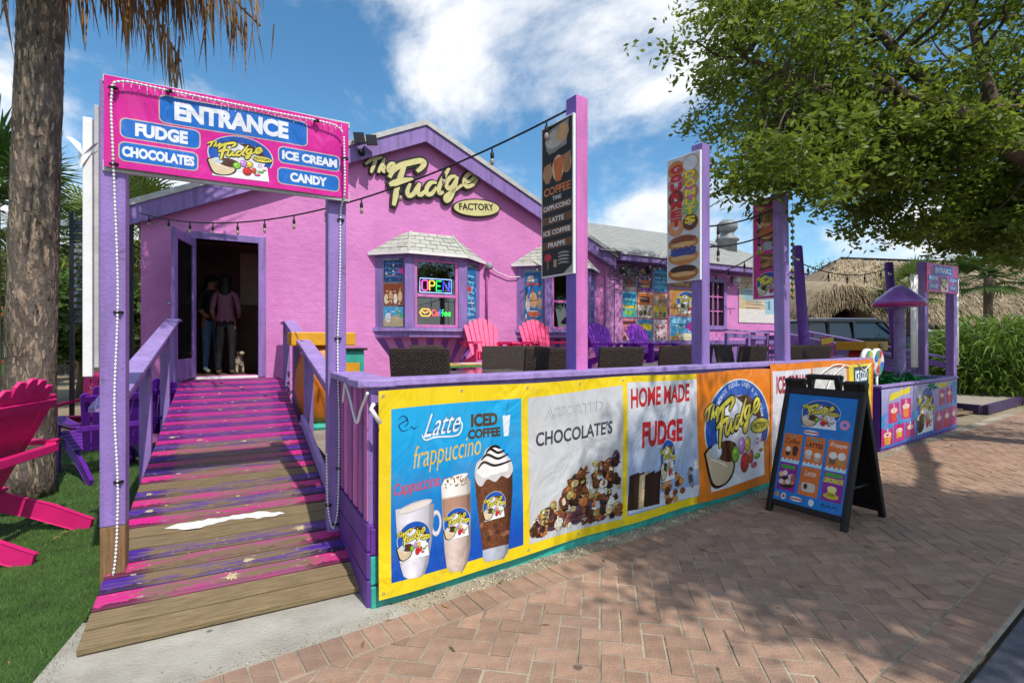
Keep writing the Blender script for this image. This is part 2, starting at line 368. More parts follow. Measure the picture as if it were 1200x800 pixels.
def vinyl(name, hx, rough=0.33, crease=0.8, dirt='#8a7f6a'):
    if name in MATS: return MATS[name]
    m = bpy.data.materials.new(name); m.use_nodes = True; MATS[name] = m; nt = m.node_tree; N = nt.nodes; L = nt.links; b = N['Principled BSDF']
    b.inputs['Roughness'].default_value = rough; b.inputs['Specular IOR Level'].default_value = 0.35
    tc = N.new('ShaderNodeTexCoord')
    t = N.new('ShaderNodeTexNoise'); t.inputs['Scale'].default_value = 4; t.inputs['Detail'].default_value = 8; t.inputs['Roughness'].default_value = 0.7; L.new(tc.outputs['Object'], t.inputs['Vector'])
    mx = N.new('ShaderNodeMix'); mx.data_type = 'RGBA'; mx.inputs['A'].default_value = lin(hx); mx.inputs['B'].default_value = lin(dirt)
    rg = N.new('ShaderNodeMapRange'); rg.inputs['From Min'].default_value = 0.5; rg.inputs['From Max'].default_value = 0.95; rg.inputs['To Max'].default_value = 0.45; L.new(t.outputs['Fac'], rg.inputs['Value']); L.new(rg.outputs[0], mx.inputs['Factor'])
    L.new(mx.outputs['Result'], b.inputs['Base Color'])
    mp = N.new('ShaderNodeMapping'); mp.inputs['Scale'].default_value = (1.0, 1, 0.55); mp.inputs['Rotation'].default_value = (0, R(24), 0); L.new(tc.outputs['Object'], mp.inputs[0])
    t2 = N.new('ShaderNodeTexNoise'); t2.inputs['Scale'].default_value = 3.2; t2.inputs['Detail'].default_value = 3; t2.inputs['Distortion'].default_value = 1.6; L.new(mp.outputs[0], t2.inputs['Vector'])
    bp = N.new('ShaderNodeBump'); bp.inputs['Strength'].default_value = crease; bp.inputs['Distance'].default_value = 0.05; L.new(t2.outputs['Fac'], bp.inputs['Height']); L.new(bp.outputs[0], b.inputs['Normal'])
    return m
def V(hx): return vinyl('print_' + hx.lstrip('#').lower(), hx)
def flat(hx, rough=0.45): return mat('ink_' + hx.lstrip('#').lower(), hx, rough, 0.10, 14)
def VF(hx):   # printed food photograph: the same ink with the grain of the picture
    return mat('photo_' + hx.lstrip('#').lower(), hx, 0.35, 0.34, 55, 0.0, stretch=(1, 1, 1.3))
K = '#141414'

# ------------------------------------------------------------------ ground, sidewalk, road, lawn
GROUND = mat('sandy_ground', '#9A8D74', 0.9, 0.18, 0.6, 0.6, 25, hue='#7A6E58')
gm = MB(); gm.add([(-900, -600, -0.03), (900, -600, -0.03), (900, 1500, -0.03), (-900, 1500, -0.03)], [(0, 1, 2, 3)], GROUND)
tag(gm.build('ground'), kind='structure')
SIDE0, SIDE1, U0, U1 = 0.375, 1.80, -2.6, 17.5
MORTAR = mat('pale_joint_sand', '#B8AC96', 0.95, 0.25, 2.5, 0.8, 90, hue='#6E6456')
sw = MB()
sw.add([G(U0, 0.17, 0.0195), G(U1, 0.17, 0.0195), G(U1, SIDE1 + 0.22, 0.0195), G(U0, SIDE1 + 0.22, 0.0195)], [(3, 2, 1, 0)], MORTAR)
sidewalk = tag(sw.build('sidewalk'), 'red brick pavement laid in herringbone with a header border', kind='structure')

def brick_mat():
    m = mat('red_paver', '#AA8871', 0.85, 0.18, 14, 0.6, 110, rnd=0.18, island=True, hue='#8F715D')
    nt = m.node_tree; N = nt.nodes; L = nt.links; b = N['Principled BSDF']
    src = b.inputs['Base Color'].links[0].from_socket
    ge = N.new('ShaderNodeNewGeometry')
    t = N.new('ShaderNodeTexNoise'); t.inputs['Scale'].default_value = 1.1; t.inputs['Detail'].default_value = 7; t.inputs['Roughness'].default_value = 0.7; L.new(ge.outputs['Position'], t.inputs['Vector'])
    rg = N.new('ShaderNodeMapRange'); rg.inputs['From Min'].default_value = 0.42; rg.inputs['From Max'].default_value = 0.75; rg.inputs['To Max'].default_value = 0.55; L.new(t.outputs['Fac'], rg.inputs['Value'])
    mx = N.new('ShaderNodeMix'); mx.data_type = 'RGBA'; mx.inputs['B'].default_value = lin('#85746A'); L.new(src, mx.inputs['A']); L.new(rg.outputs[0], mx.inputs['Factor'])
    v = N.new('ShaderNodeTexVoronoi'); v.inputs['Scale'].default_value = 2.6; L.new(ge.outputs['Position'], v.inputs['Vector'])
    r2 = N.new('ShaderNodeMapRange'); r2.inputs['From Min'].default_value = 0.075; r2.inputs['From Max'].default_value = 0.05; r2.inputs['To Max'].default_value = 0.7; L.new(v.outputs['Distance'], r2.inputs['Value'])
    m2 = N.new('ShaderNodeMix'); m2.data_type = 'RGBA'; m2.inputs['B'].default_value = lin('#3E3835'); L.new(mx.outputs['Result'], m2.inputs['A']); L.new(r2.outputs[0], m2.inputs['Factor'])
    L.new(m2.outputs['Result'], b.inputs['Base Color']); return m
PAVER = brick_mat()
def clip(poly, f):
    out = []
    for i, p in enumerate(poly):
        q = poly[(i+1) % len(poly)]; a, b = f(p), f(q)
        if a >= 0: out.append(p)
        if a * b < 0: t = a/(a-b); out.append((p[0]+(q[0]-p[0])*t, p[1]+(q[1]-p[1])*t))
    return out
def brick_geo(poly, z0, z1, ch=0.004):
    """chamfered slab on a convex polygon (u, n) in metres"""
    n = len(poly); cx = sum(p[0] for p in poly)/n; cy = sum(p[1] for p in poly)/n
    def ins(p, d):
        L = math.hypot(p[0]-cx, p[1]-cy); k = max(0, 1 - d*1.35/L); return (cx+(p[0]-cx)*k, cy+(p[1]-cy)*k)
    vs = [(p[0], p[1], z0) for p in poly] + [(p[0], p[1], z1-ch) for p in poly] + [(*ins(p, ch), z1) for p in poly]
    fs = [tuple(range(2*n, 3*n))] + [(i, (i+1) % n, n+(i+1) % n, n+i) for i in range(n)] + [(n+i, n+(i+1) % n, 2*n+(i+1) % n, 2*n+i) for i in range(n)]
    return vs, fs
def lay_bricks():
    rng = random.Random(3); a, bl = 0.1, 0.2; g = 0.0045; items = []
    # herringbone cells turned 45 degrees to the fence line
    c45 = math.cos(R(45)); 
    for r in range(-150, 150):
        for q in range(-75, 75):
            x = (r + 2*q)*a; y = (-r + 2*q)*a
            # horizontal brick at (x,y) size bl x a ; vertical brick right after it
            for (x0, y0, x1, y1) in ((x, y, x+bl, y+a), (x+bl, y, x+bl+a, y+bl)):
                pts = [(x0+g, y0+g), (x1-g, y0+g), (x1-g, y1-g), (x0+g, y1-g)]
                pr = [((p[0]*c45 + p[1]*c45)+0.03, (-p[0]*c45 + p[1]*c45)+1.0) for p in pts]
                cu = sum(p[0] for p in pr)/4; cn = sum(p[1] for p in pr)/4
                if cu < U0-.2 or cu > U1 or cn < SIDE0-.15 or cn > SIDE1+.15: continue
                cl = clip(clip(pr, lambda p: p[1]-SIDE0-g), lambda p: SIDE1-g-p[1])
                if len(cl) < 3: continue
                ar = abs(sum(cl[k][0]*cl[(k+1) % len(cl)][1]-cl[(k+1) % len(cl)][0]*cl[k][1] for k in range(len(cl))))/2
                if ar < 0.0008: continue
                items.append((cl, cu, cn))
    k = 0
    while U0 + k*a < U1:
        u = U0 + k*a
        for n0, n1 in ((0.17, SIDE0), (SIDE1, SIDE1+0.205)):
            items.append(([(u+g, n0+g), (u+a-g, n0+g), (u+a-g, n1-g), (u+g, n1-g)], u+a/2, (n0+n1)/2))
        k += 1
    def dep(it):
        p = G(it[1], it[2]); inside = abs(p.x) < p.y*1.03 and p.y > 2.05
        return (0 if inside else 1, p.length)
    items.sort(key=dep)
    far = MB()
    for idx, (cl, cu, cn) in enumerate(items):
        dz = rng.uniform(-0.0035, 0.003); vs, fs = brick_geo(cl, 0.0, 0.024 + dz)
        W3 = [G(p[0], p[1], p[2]) for p in vs]; fs = [tuple(reversed(f)) for f in fs]
        if idx < 300:
            c = G(cu, cn, 0); mb = MB(); mb.add([p - c for p in W3], fs, PAVER); mb.build('brick', sidewalk, loc=c)
        else: far.add(W3, fs, PAVER)
    far.build('distant_bricks', sidewalk, kind='stuff')
lay_bricks()

ASPH = mat('asphalt', '#4A4A50', 0.9, 0.2, 6, 0.9, 160, hue='#37373C')
rd = MB(); rd.add([G(-30, 2.16, -0.02), G(60, 2.16, -0.02), G(60, 9.5, -0.02), G(-30, 9.5, -0.02)], [(3, 2, 1, 0)], ASPH)
tag(rd.build('road'), kind='structure')
KERB = mat('kerb_concrete', '#5C5C64', 0.9, 0.2, 7, 0.6, 90)
kb = MB(); 
for i in range(16):
    a, b = -3 + i*1.5, -3 + (i+1)*1.5 - 0.012
    p = [G(a, 2.035), G(b, 2.035), G(b, 2.19), G(a, 2.19)]
    kb.add([q + Vector((0, 0, -0.05)) for q in p] + [q + Vector((0, 0, 0.018)) for q in p], [(0,1,2,3),(7,6,5,4),(0,4,5,1),(1,5,6,2),(2,6,7,3),(3,7,4,0)], KERB)
tag(kb.build('kerb', bevel=0.008), kind='structure')

CONC = mat('pale_concrete', '#B4AFA4', 0.9, 0.12, 3, 0.6, 70, hue='#8E897E')
def stain(m, hx, scale, lo, hi, amt):
    nt = m.node_tree; N = nt.nodes; L = nt.links; b = N['Principled BSDF']; src = b.inputs['Base Color'].links[0].from_socket
    tc = N.new('ShaderNodeTexCoord'); v = N.new('ShaderNodeTexVoronoi'); v.inputs['Scale'].default_value = scale; v.inputs['Randomness'].default_value = 1
    t = N.new('ShaderNodeTexNoise'); t.inputs['Scale'].default_value = scale*3; L.new(tc.outputs['Object'], t.inputs['Vector'])
    ad = N.new('ShaderNodeMath'); ad.operation = 'MULTIPLY_ADD'; ad.inputs[1].default_value = 0.12; L.new(t.outputs['Fac'], ad.inputs[0]); L.new(tc.outputs['Object'], v.inputs['Vector']); L.new(v.outputs['Distance'], ad.inputs[2])
    r = N.new('ShaderNodeMapRange'); r.inputs['From Min'].default_value = hi; r.inputs['From Max'].default_value = lo; r.inputs['To Max'].default_value = amt; L.new(ad.outputs[0], r.inputs['Value'])
    mx = N.new('ShaderNodeMix'); mx.data_type = 'RGBA'; mx.inputs['B'].default_value = lin(hx); L.new(src, mx.inputs['A']); L.new(r.outputs[0], mx.inputs['Factor']); L.new(mx.outputs['Result'], b.inputs['Base Color'])
stain(CONC, '#4A4742', 5.0, 0.10, 0.15, 0.75)
ca = MB(); pts = [G(-2.6, 0.172), G(0.25, 0.172), F(0.80, 6.0), F(0.80, 5.5), F(-0.55, 5.5), F(-0.66, 6.3), F(-1.35, 7.2)]
ca.prism([(p.x, p.y) for p in pts], -0.02, 0.016, CONC, 'z'); tag(ca.build('concrete_apron'), kind='structure')

# pebbles between the fence foot and the bricks
def pebbles(name, n, place, rmin, rmax, m, seed=1):
    rng = np.random.default_rng(seed); base = np.array([(1,0,0),(-1,0,0),(0,1,0),(0,-1,0),(0,0,1),(0,0,-1)], float)
    tri = np.array([(0,2,4),(2,1,4),(1,3,4),(3,0,4),(2,0,5),(1,2,5),(3,1,5),(0,3,5)])
    Vs = []; Fs = []
    for i in range(n):
        c, zz = place(rng); r = rng.uniform(rmin, rmax); a = rng.uniform(0, 6.3)
        q = base * (r*rng.uniform(.7, 1.3), r*rng.uniform(.6, 1), r*rng.uniform(.45, .8)) + rng.normal(0, r*.12, (6, 3))
        rot = np.array([[math.cos(a), -math.sin(a), 0], [math.sin(a), math.cos(a), 0], [0, 0, 1]])
        Vs.append(q @ rot.T + (c.x, c.y, zz)); Fs.append(tri + 6*i)
    return np_mesh(name, np.vstack(Vs), np.vstack(Fs), m)
PEB = mat('pebble', '#B3A68E', 0.85, 0.2, 30, rnd=0.35, island=True)
def pb1(rng):
    u = rng.uniform(-0.1, 8.5); n = rng.uniform(0.0, 0.185) ; return G(u, n), 0.008 + rng.uniform(0, .006)
bed = MB(); bed.add([G(0.0, -0.02, 0.009), G(13, -0.02, 0.009), G(13, 0.172, 0.009), G(0.0, 0.172, 0.009)], [(3, 2, 1, 0)], MORTAR); tag(bed.build('gravel_bed'), kind='structure')
tag(new_obj('gravel', pebbles('gravel', 3800, pb1, 0.004, 0.012, PEB)), 'fine tan gravel strip along the foot of the banner fence', 'gravel', kind='stuff')
def pb2(rng):
    u = rng.uniform(-2.2, 0.3); n = 0.155 - abs(rng.normal(0, .045)); return G(u, n), 0.019
tag(new_obj('loose_grit', pebbles('grit', 500, pb2, 0.002, 0.006, PEB, 5)), 'loose grit where the concrete meets the bricks', 'grit', kind='stuff')

# artificial lawn
LAWN = mat('turf_backing', '#3A5420', 0.9, 0.25, 4, 0.5, 60)
lw = MB(); lp = [F(-0.55, 6.25), F(-0.55, 0.0), F(-1.2, 0.0), F(-1.2, -1.5), F(-8, -1.5), F(-9, 8.5), F(-2.5, 8.6)]
lw.prism([(p.x, p.y) for p in lp], -0.02, 0.004, LAWN, 'z'); tag(lw.build('lawn'), kind='structure')
def turf():
    rng = np.random.default_rng(11); n = 150000
    # denser near the camera
    s = rng.uniform(-4.6, -0.53, n*2); nn = rng.uniform(-0.5, 8.3, n*2)
    x = O.x + EX.x*s + EN.x*nn; y = O.y + EX.y*s + EN.y*nn
    keep = (y > 1.75) & (x > -1.08*y - .3) & (rng.random(n*2) < np.clip((6.2/np.maximum(y, 1.8))**1.7*.22, 0, 1)) & ((nn < 6.22) | (s < -0.6 - (nn-6.2)*.85))
    x, y = x[keep], y[keep]; k = len(x); h = rng.uniform(.016, .034, k); a = rng.uniform(0, 6.283, k); w = rng.uniform(.0012, .0022, k)*np.clip(y/3, 1, 2.2)
    lx, ly = rng.normal(0, .009, k), rng.normal(0, .009, k)
    p0 = np.stack([x - np.cos(a)*w, y - np.sin(a)*w, np.full(k, .003)], 1); p1 = np.stack([x + np.cos(a)*w, y + np.sin(a)*w, np.full(k, .003)], 1)
    p2 = np.stack([x + lx, y + ly, h], 1); Vv = np.stack([p0, p1, p2], 1).reshape(-1, 3)
    g = mat('turf_blade', '#4E7228', 0.6, 0.3, 2.5, rnd=0.25, island=True, hue='#37561C')
    return tag(new_obj('grass', np_mesh('grass', Vv, np.arange(3*k).reshape(-1, 3), g)), 'short green artificial turf beside the entrance ramp', 'grass', kind='stuff')
turf()

# raised patio behind the fence
PAT = 0.42
PATIO = mat('patio_paver', '#9C9184', 0.85, 0.15, 3, 0.6, 60, hue='#7C7266')
pf = MB(); pp = [F(0.86, 5.0), G(0.10, -0.14), G(6.42, -0.14), F(7.2, 2.0), F(11.75, 2.0), F(11.75, 0.0), F(0.86, 0.0)]
pf.prism([(p.x, p.y) for p in pp], 0.0, PAT, PATIO, 'z'); tag(pf.build('patio'), kind='structure')

# ------------------------------------------------------------------ entrance ramp
RF, RT, ZF, ZT = 5.87, 0.85, 0.055, 0.90         # front edge n, top of slope n, heights
SL = (ZT-ZF)/(RF-RT)
def rz(n): return ZT if n < RT else ZF + (RF-n)*SL
def plank_mat(name, hx, hx2, wear, center):
    m = bpy.data.materials.new(name); m.use_nodes = True; nt = m.node_tree; N = nt.nodes; L = nt.links; b = N['Principled BSDF']
    b.inputs['Roughness'].default_value = 0.5
    tc = N.new('ShaderNodeTexCoord'); oi = N.new('ShaderNodeObjectInfo')
    sp = N.new('ShaderNodeSeparateXYZ'); L.new(tc.outputs['Object'], sp.inputs[0])
    of = N.new('ShaderNodeMath'); of.operation = 'MULTIPLY'; of.inputs[1].default_value = 40; L.new(oi.outputs['Random'], of.inputs[0])
    def nz(sx, sy, sc, det=5, ro=.6):
        cb = N.new('ShaderNodeCombineXYZ'); a = N.new('ShaderNodeMath'); a.operation = 'MULTIPLY'; a.inputs[1].default_value = sx; L.new(sp.outputs['X'], a.inputs[0])
        c = N.new('ShaderNodeMath'); c.operation = 'MULTIPLY'; c.inputs[1].default_value = sy; L.new(sp.outputs['Y'], c.inputs[0])
        L.new(a.outputs[0], cb.inputs[0]); L.new(c.outputs[0], cb.inputs[1]); L.new(of.outputs[0], cb.inputs[2])
        t = N.new('ShaderNodeTexNoise'); t.inputs['Scale'].default_value = sc; t.inputs['Detail'].default_value = det; t.inputs['Roughness'].default_value = ro; L.new(cb.outputs[0], t.inputs['Vector']); return t.outputs['Fac']
    def rng(o, a, c, d=0., e=1.):
        r = N.new('ShaderNodeMapRange'); r.inputs['From Min'].default_value = a; r.inputs['From Max'].default_value = c; r.inputs['To Min'].default_value = d; r.inputs['To Max'].default_value = e; L.new(o, r.inputs['Value']); return r.outputs[0]
    def mix(f, A, B):
        x = N.new('ShaderNodeMix'); x.data_type = 'RGBA'; L.new(f, x.inputs['Factor'])
        for s, c in (('A', A), ('B', B)):
            if isinstance(c, str): x.inputs[s].default_value = lin(c)
            else: L.new(c, x.inputs[s])
        return x.outputs['Result']
    def mul(a, c):
        x = N.new('ShaderNodeMath'); x.operation = 'MULTIPLY'; L.new(a, x.inputs[0])
        if isinstance(c, (int, float)): x.inputs[1].default_value = c
        else: L.new(c, x.inputs[1])
        return x.outputs[0]
    wood = mix(nz(1.5, 26, 2.2), '#8C7656', '#5E4C36')
    # distance from the middle of the board: the film has rubbed thin where people walk
    dx = N.new('ShaderNodeMath'); dx.operation = 'SUBTRACT'; dx.inputs[1].default_value = 0.62; L.new(sp.outputs['X'], dx.inputs[0])
    ab = N.new('ShaderNodeMath'); ab.operation = 'ABSOLUTE'; L.new(dx.outputs[0], ab.inputs[0])
    mid = rng(ab.outputs[0], 0.44, 0.41)
    film = mix(nz(3, 18, 3), hx, hx2)
    thin = mix(nz(2, 30, 2.5), '#7A6A70', '#6A4E62')
    thin = mix(rng(nz(1.2, 6, 3), .3, .6, 0.25, 0.75), film, thin)
    col = mix(mul(mid, center), film, thin)
    strip = rng(nz(1.1, 14, 3.0, 7, .65), 0.62 - wear*0.18, 0.65 - wear*0.18)
    col = mix(mul(strip, rng(ab.outputs[0], 0.52, 0.40, 0.25, 1.0)), col, wood)
    # printed drips along the lower board edge
    dr = N.new('ShaderNodeMath'); dr.operation = 'MULTIPLY_ADD'; dr.inputs[1].default_value = 0.10; dr.inputs[2].default_value = -0.083; L.new(nz(22, 0.2, 1.0, 1), dr.inputs[0])
    lt = N.new('ShaderNodeMath'); lt.operation = 'LESS_THAN'
    y2 = N.new('ShaderNodeMath'); y2.operation = 'ADD'; y2.inputs[1].default_value = 0.0; L.new(sp.outputs['Y'], y2.inputs[0])
    L.new(y2.outputs[0], lt.inputs[0]); L.new(dr.outputs[0], lt.inputs[1])
    col = mix(mul(lt.outputs[0], rng(ab.outputs[0], 0.36, 0.46, 0.25, 0.8)), col, '#2A1820')
    spk = rng(nz(5, 26, 3.2, 2), 0.70, 0.73)
    col = mix(mul(spk, 0.9), col, '#D9CBB8')
    L.new(col, b.inputs['Base Color'])
    bp = N.new('ShaderNodeBump'); bp.inputs['Strength'].default_value = 0.5; bp.inputs['Distance'].default_value = 0.006; L.new(nz(1.5, 22, 3), bp.inputs['Height']); L.new(bp.outputs[0], b.inputs['Normal'])
    return m
PL = {('p', 1): plank_mat('pink_film_worn', '#D8127F', '#B01C78', 0.75, 1.0), ('v', 1): plank_mat('purple_film_worn', '#4A1B9A', '#3A1C70', 0.8, 1.0),
      ('p', 0): plank_mat('pink_film', '#C01C86', '#A0187A', 0.18, 0.25), ('v', 0): plank_mat('purple_film', '#6A1A86', '#4A1670', 0.22, 0.3)}
def ramp(s0, wide, n_front, label, full=True):
    t = thing('entrance_ramp', label, 'ramp', F(s0, n_front), TH)
    pitch = 0.142; cs = 1/math.sqrt(1+SL*SL); run = pitch*cs; tilt = math.atan(SL)
    proto = {}
    def plank(m):
        if m.name not in proto:
            mb = MB(); mb.box((0, -0.0645, -0.034), (wide, 0.0645, 0), m); proto[m.name] = mb.mesh('plank')
        return proto[m.name]
    nsl = int((n_front-RT)/run); k = 0
    for i in range(nsl + 6):
        n = n_front - (i+0.5)*run
        if n > RT: z = rz(n + (RF-n_front)); tl = tilt
        else: n = RT - (i-nsl+0.5)*pitch; z = ZT; tl = 0
        if n < 0.07: break
        if i < 2 or (full and i in (6, 7, 12)): m = WOOD
        else: m = PL[('p' if k % 2 == 0 else 'v', 1 if (i < 19 and full) else 0)]; k += 1
        o = new_obj('plank', plank(m), t, (0, n_front-n, z)); o.rotation_euler = (tl, 0, 0); KID.setdefault(t.name, []).append(o)
        b = o.modifiers.new('bevel', 'BEVEL'); b.width = 0.006; b.segments = 2
    def side(s):
        mb = MB(); P = [(0.30, 0.0), (n_front-RT, 0.0), (n_front-0.05, 0.0), (n_front-0.05, ZT+0.0), (n_front-RT, ZT+0.0), (0.30, rz(n_front-0.3)+0.0)]
        P = [(0.20, 0.0), (n_front-0.05, 0.0), (n_front-0.05, ZT-0.03), (n_front-RT, ZT-0.03), (0.20, rz(n_front-0.2)-0.04)]
        mb.prism(P, s-0.02, s+0.02, PURPLE, 'x'); mb.build('side_skirt', t)
    side(0.06); side(wide-0.06)
    return t
rp = ramp(-0.50, 1.26, RF, 'plank ramp with peeling pink and purple film rising to the open shop door')
# raised edge board on the patio side, paint splats and a white paint patch on the worn boards
mb = MB(); mb.bar((1.285, RF-4.75, rz(4.75)+0.03), (1.285, RF-2.9, rz(2.9)+0.03), 0.04, 0.16, LILAC); mb.build('edge_board', rp, bevel=0.006)
def on_ramp(x, n): return Vector((x, RF-n, rz(n)))
def patch(name, pts, m, lift):
    mb = MB(); vs = [on_ramp(x, n) + Vector((0, 0, lift)) for x, n in pts]
    mb.add(vs, tessellate_polygon([[Vector((p[0], -p[1], 0)) for p in pts]]), m); mb.build(name, rp)
rr = random.Random(5)
n7 = RF - 7.42*0.142*0.986
wp = [(0.30 + 0.62*k/21, n7 - 0.048 + .05*max(0, (k-17)/4) + rr.uniform(-.008, .014)) for k in range(22)] + [(0.95 - 0.72*k/21, n7 + 0.03 + .025*math.sin(k*.5) + rr.uniform(-.012, .010)) for k in range(22)]
patch('white_paint_patch', wp, mat('chalky_white', '#E2DFDA', 0.7, 0.08, 12), 0.004)
CREAMY = mat('splat_cream', '#BFAF8C', 0.6, 0.25, 30)
for (x, i, r) in ((0.62, 2.5, .055), (0.70, 3.5, .04), (1.02, 5.5, .05), (0.12, 9.5, .035), (0.08, 11.5, .035), (0.35, 19.4, .04), (0.72, 18.5, .04), (0.12, 20.4, .04), (0.55, 23.4, .03), (0.5, 26.4, .03), (0.62, 28.5, .03), (0.85, 25.5, .03), (0.48, 31.5, .03), (0.72, 33.4, .03), (0.3, 30.5, .03)):
    n = RF - i*0.142*0.986
    patch('printed_splat', [(x + r*.85*(1.0 if k % 2 else .5)*math.cos(R(20*k + rr.uniform(-7, 7)))*rr.uniform(.5, 1.5), n + r*(1 if k % 2 else .45)*math.sin(R(20*k))*.8) for k in range(18)], CREAMY, 0.0035)
# handrails
def handrail(s, label, n0, n1, posts, parent_off=0.0, sgn=1, flat_end=True):
    t = thing('handrail', label, 'handrail', F(s, 0), TH); H = 0.83
    mb = MB()
    path = [(0, -n0, rz(n0)+H), (0, -RT, ZT+H), (0, -n1, ZT+H)]
    for a, b in zip(path[:-1], path[1:]): mb.bar(a, b, 0.15, 0.036, LILAC)
    mb.build('top_rail', t, bevel=0.006)
    mb = MB(); q = [(0.0, p[1], p[2]-0.10) for p in path]
    for a, b in zip(q[:-1], q[1:]): mb.bar(a, b, 0.04, 0.09, PURPLE)
    mb.build('under_rail', t, bevel=0.004)
    for n in posts:
        mb = MB(); mb.box((-0.045, -n-0.045, 0.0), (0.045, -n+0.045, rz(n)+H-0.02), PURPLE); mb.build('post', t, bevel=0.006)
    return t
handrail(-0.56, 'lilac handrail along the lawn side of the entrance ramp', 4.95, 0.35, (3.25, 1.75, 0.45))
handrail(0.84, 'lilac handrail along the patio side of the entrance ramp', 4.95, 0.25, (2.95, 1.75, 0.35))

# ------------------------------------------------------------------ entrance gate sign on two posts, with rope lights
POSTW = 0.118
def gate_post(s, n, h, label, grp, wood):
    t = thing('gate_post', label, 'post', F(s, n), TH, grp)
    mb = MB(); mb.box((-POSTW/2, -POSTW/2, wood), (POSTW/2, POSTW/2, h), PURPLE); mb.build('shaft', t, bevel=0.006)
    mb = MB(); mb.box((-POSTW/2+.001, -POSTW/2+.001, 0.0), (POSTW/2-.001, POSTW/2-.001, wood), mat('weathered_post_wood', '#8A6A48', .8, .2, 8, .6, 40, stretch=(10, 10, 1))); mb.build('bare_foot', t, bevel=0.006)
    return t
gate_post(-0.465, 5.21, 2.9, 'lilac gate post beside the lawn, its foot worn to bare wood', 'entrance gate posts', 0.42)
gate_post(0.745, 5.16, 2.88, 'lilac gate post beside the banner fence corner', 'entrance gate posts', 0.10)
SIGNW, SZ0, SZ1 = 1.305, 2.412, 2.915
def sag(u, v, o):  # a slack vinyl sheet
    return (u, -o - 0.008*math.sin(2.4*u+0.5) - 0.005*math.sin(7*u + 3*v) - 0.004*math.sin(11*v+2*u), v)
def logo_strokes():
    Z = lambda L: [(380 + x/4, 120 + y/4) for x, y in L]
    raw = {'The': [[(188,296),(215,276),(245,268),(268,262)], [(240,270),(226,305),(214,336)], [(280,268),(262,305),(248,336)], [(252,322),(268,306),(276,308),(270,326),(280,334)], [(296,320),(318,308),(320,294),(306,294),(294,312),(298,330),(322,322)]],
           'F': [[(300,358),(318,326),(352,302),(400,288),(445,280),(462,290),(450,312),(428,330)], [(372,300),(350,360),(334,420),(320,488)], [(300,392),(345,376),(412,368)]],
           'udge': [[(398,384),(384,420),(390,442),(412,434),(432,402),(440,384)], [(442,384),(432,424),(446,438),(466,420)],
                    [(520,382),(494,382),(474,408),(476,434),(498,432),(520,402)], [(580,312),(556,352),(532,402),(534,430),(552,424)],
                    [(612,352),(586,356),(566,384),(572,408),(594,398),(614,358)], [(618,354),(604,404),(584,452),(566,466),(562,448),(592,424),(640,392)],
                    [(648,386),(684,368),(700,348),(684,336),(660,350),(648,382),(662,400),(690,390),(712,364)]]}
    out = {}
    for k, ls in raw.items(): out[k] = [[suv(*p) for p in Z(l)] for l in ls]
    return out
LOGO = logo_strokes()
_all = [p for ls in LOGO.values() for l in ls for p in l]
LB = (min(p[0] for p in _all), min(p[1] for p in _all), max(p[0] for p in _all), max(p[1] for p in _all))
def script(P, u0, v0, w, h, fill, edge, ly, keys=('The', 'F', 'udge')):
    fx = lambda p: (u0 + (p[0]-LB[0])/(LB[2]-LB[0])*w, v0 + (p[1]-LB[1])/(LB[3]-LB[1])*h); j = 0
    for k in keys:
        bw = w*{'The': .027, 'F': .046, 'udge': .037}[k]
        for l in LOGO[k]:
            q = [fx(p) for p in l]; P.stroke(q, bw*1.9, edge, ly + 0.05*j); P.stroke(q, bw, fill, ly + 1.2 + 0.05*j); j += 1
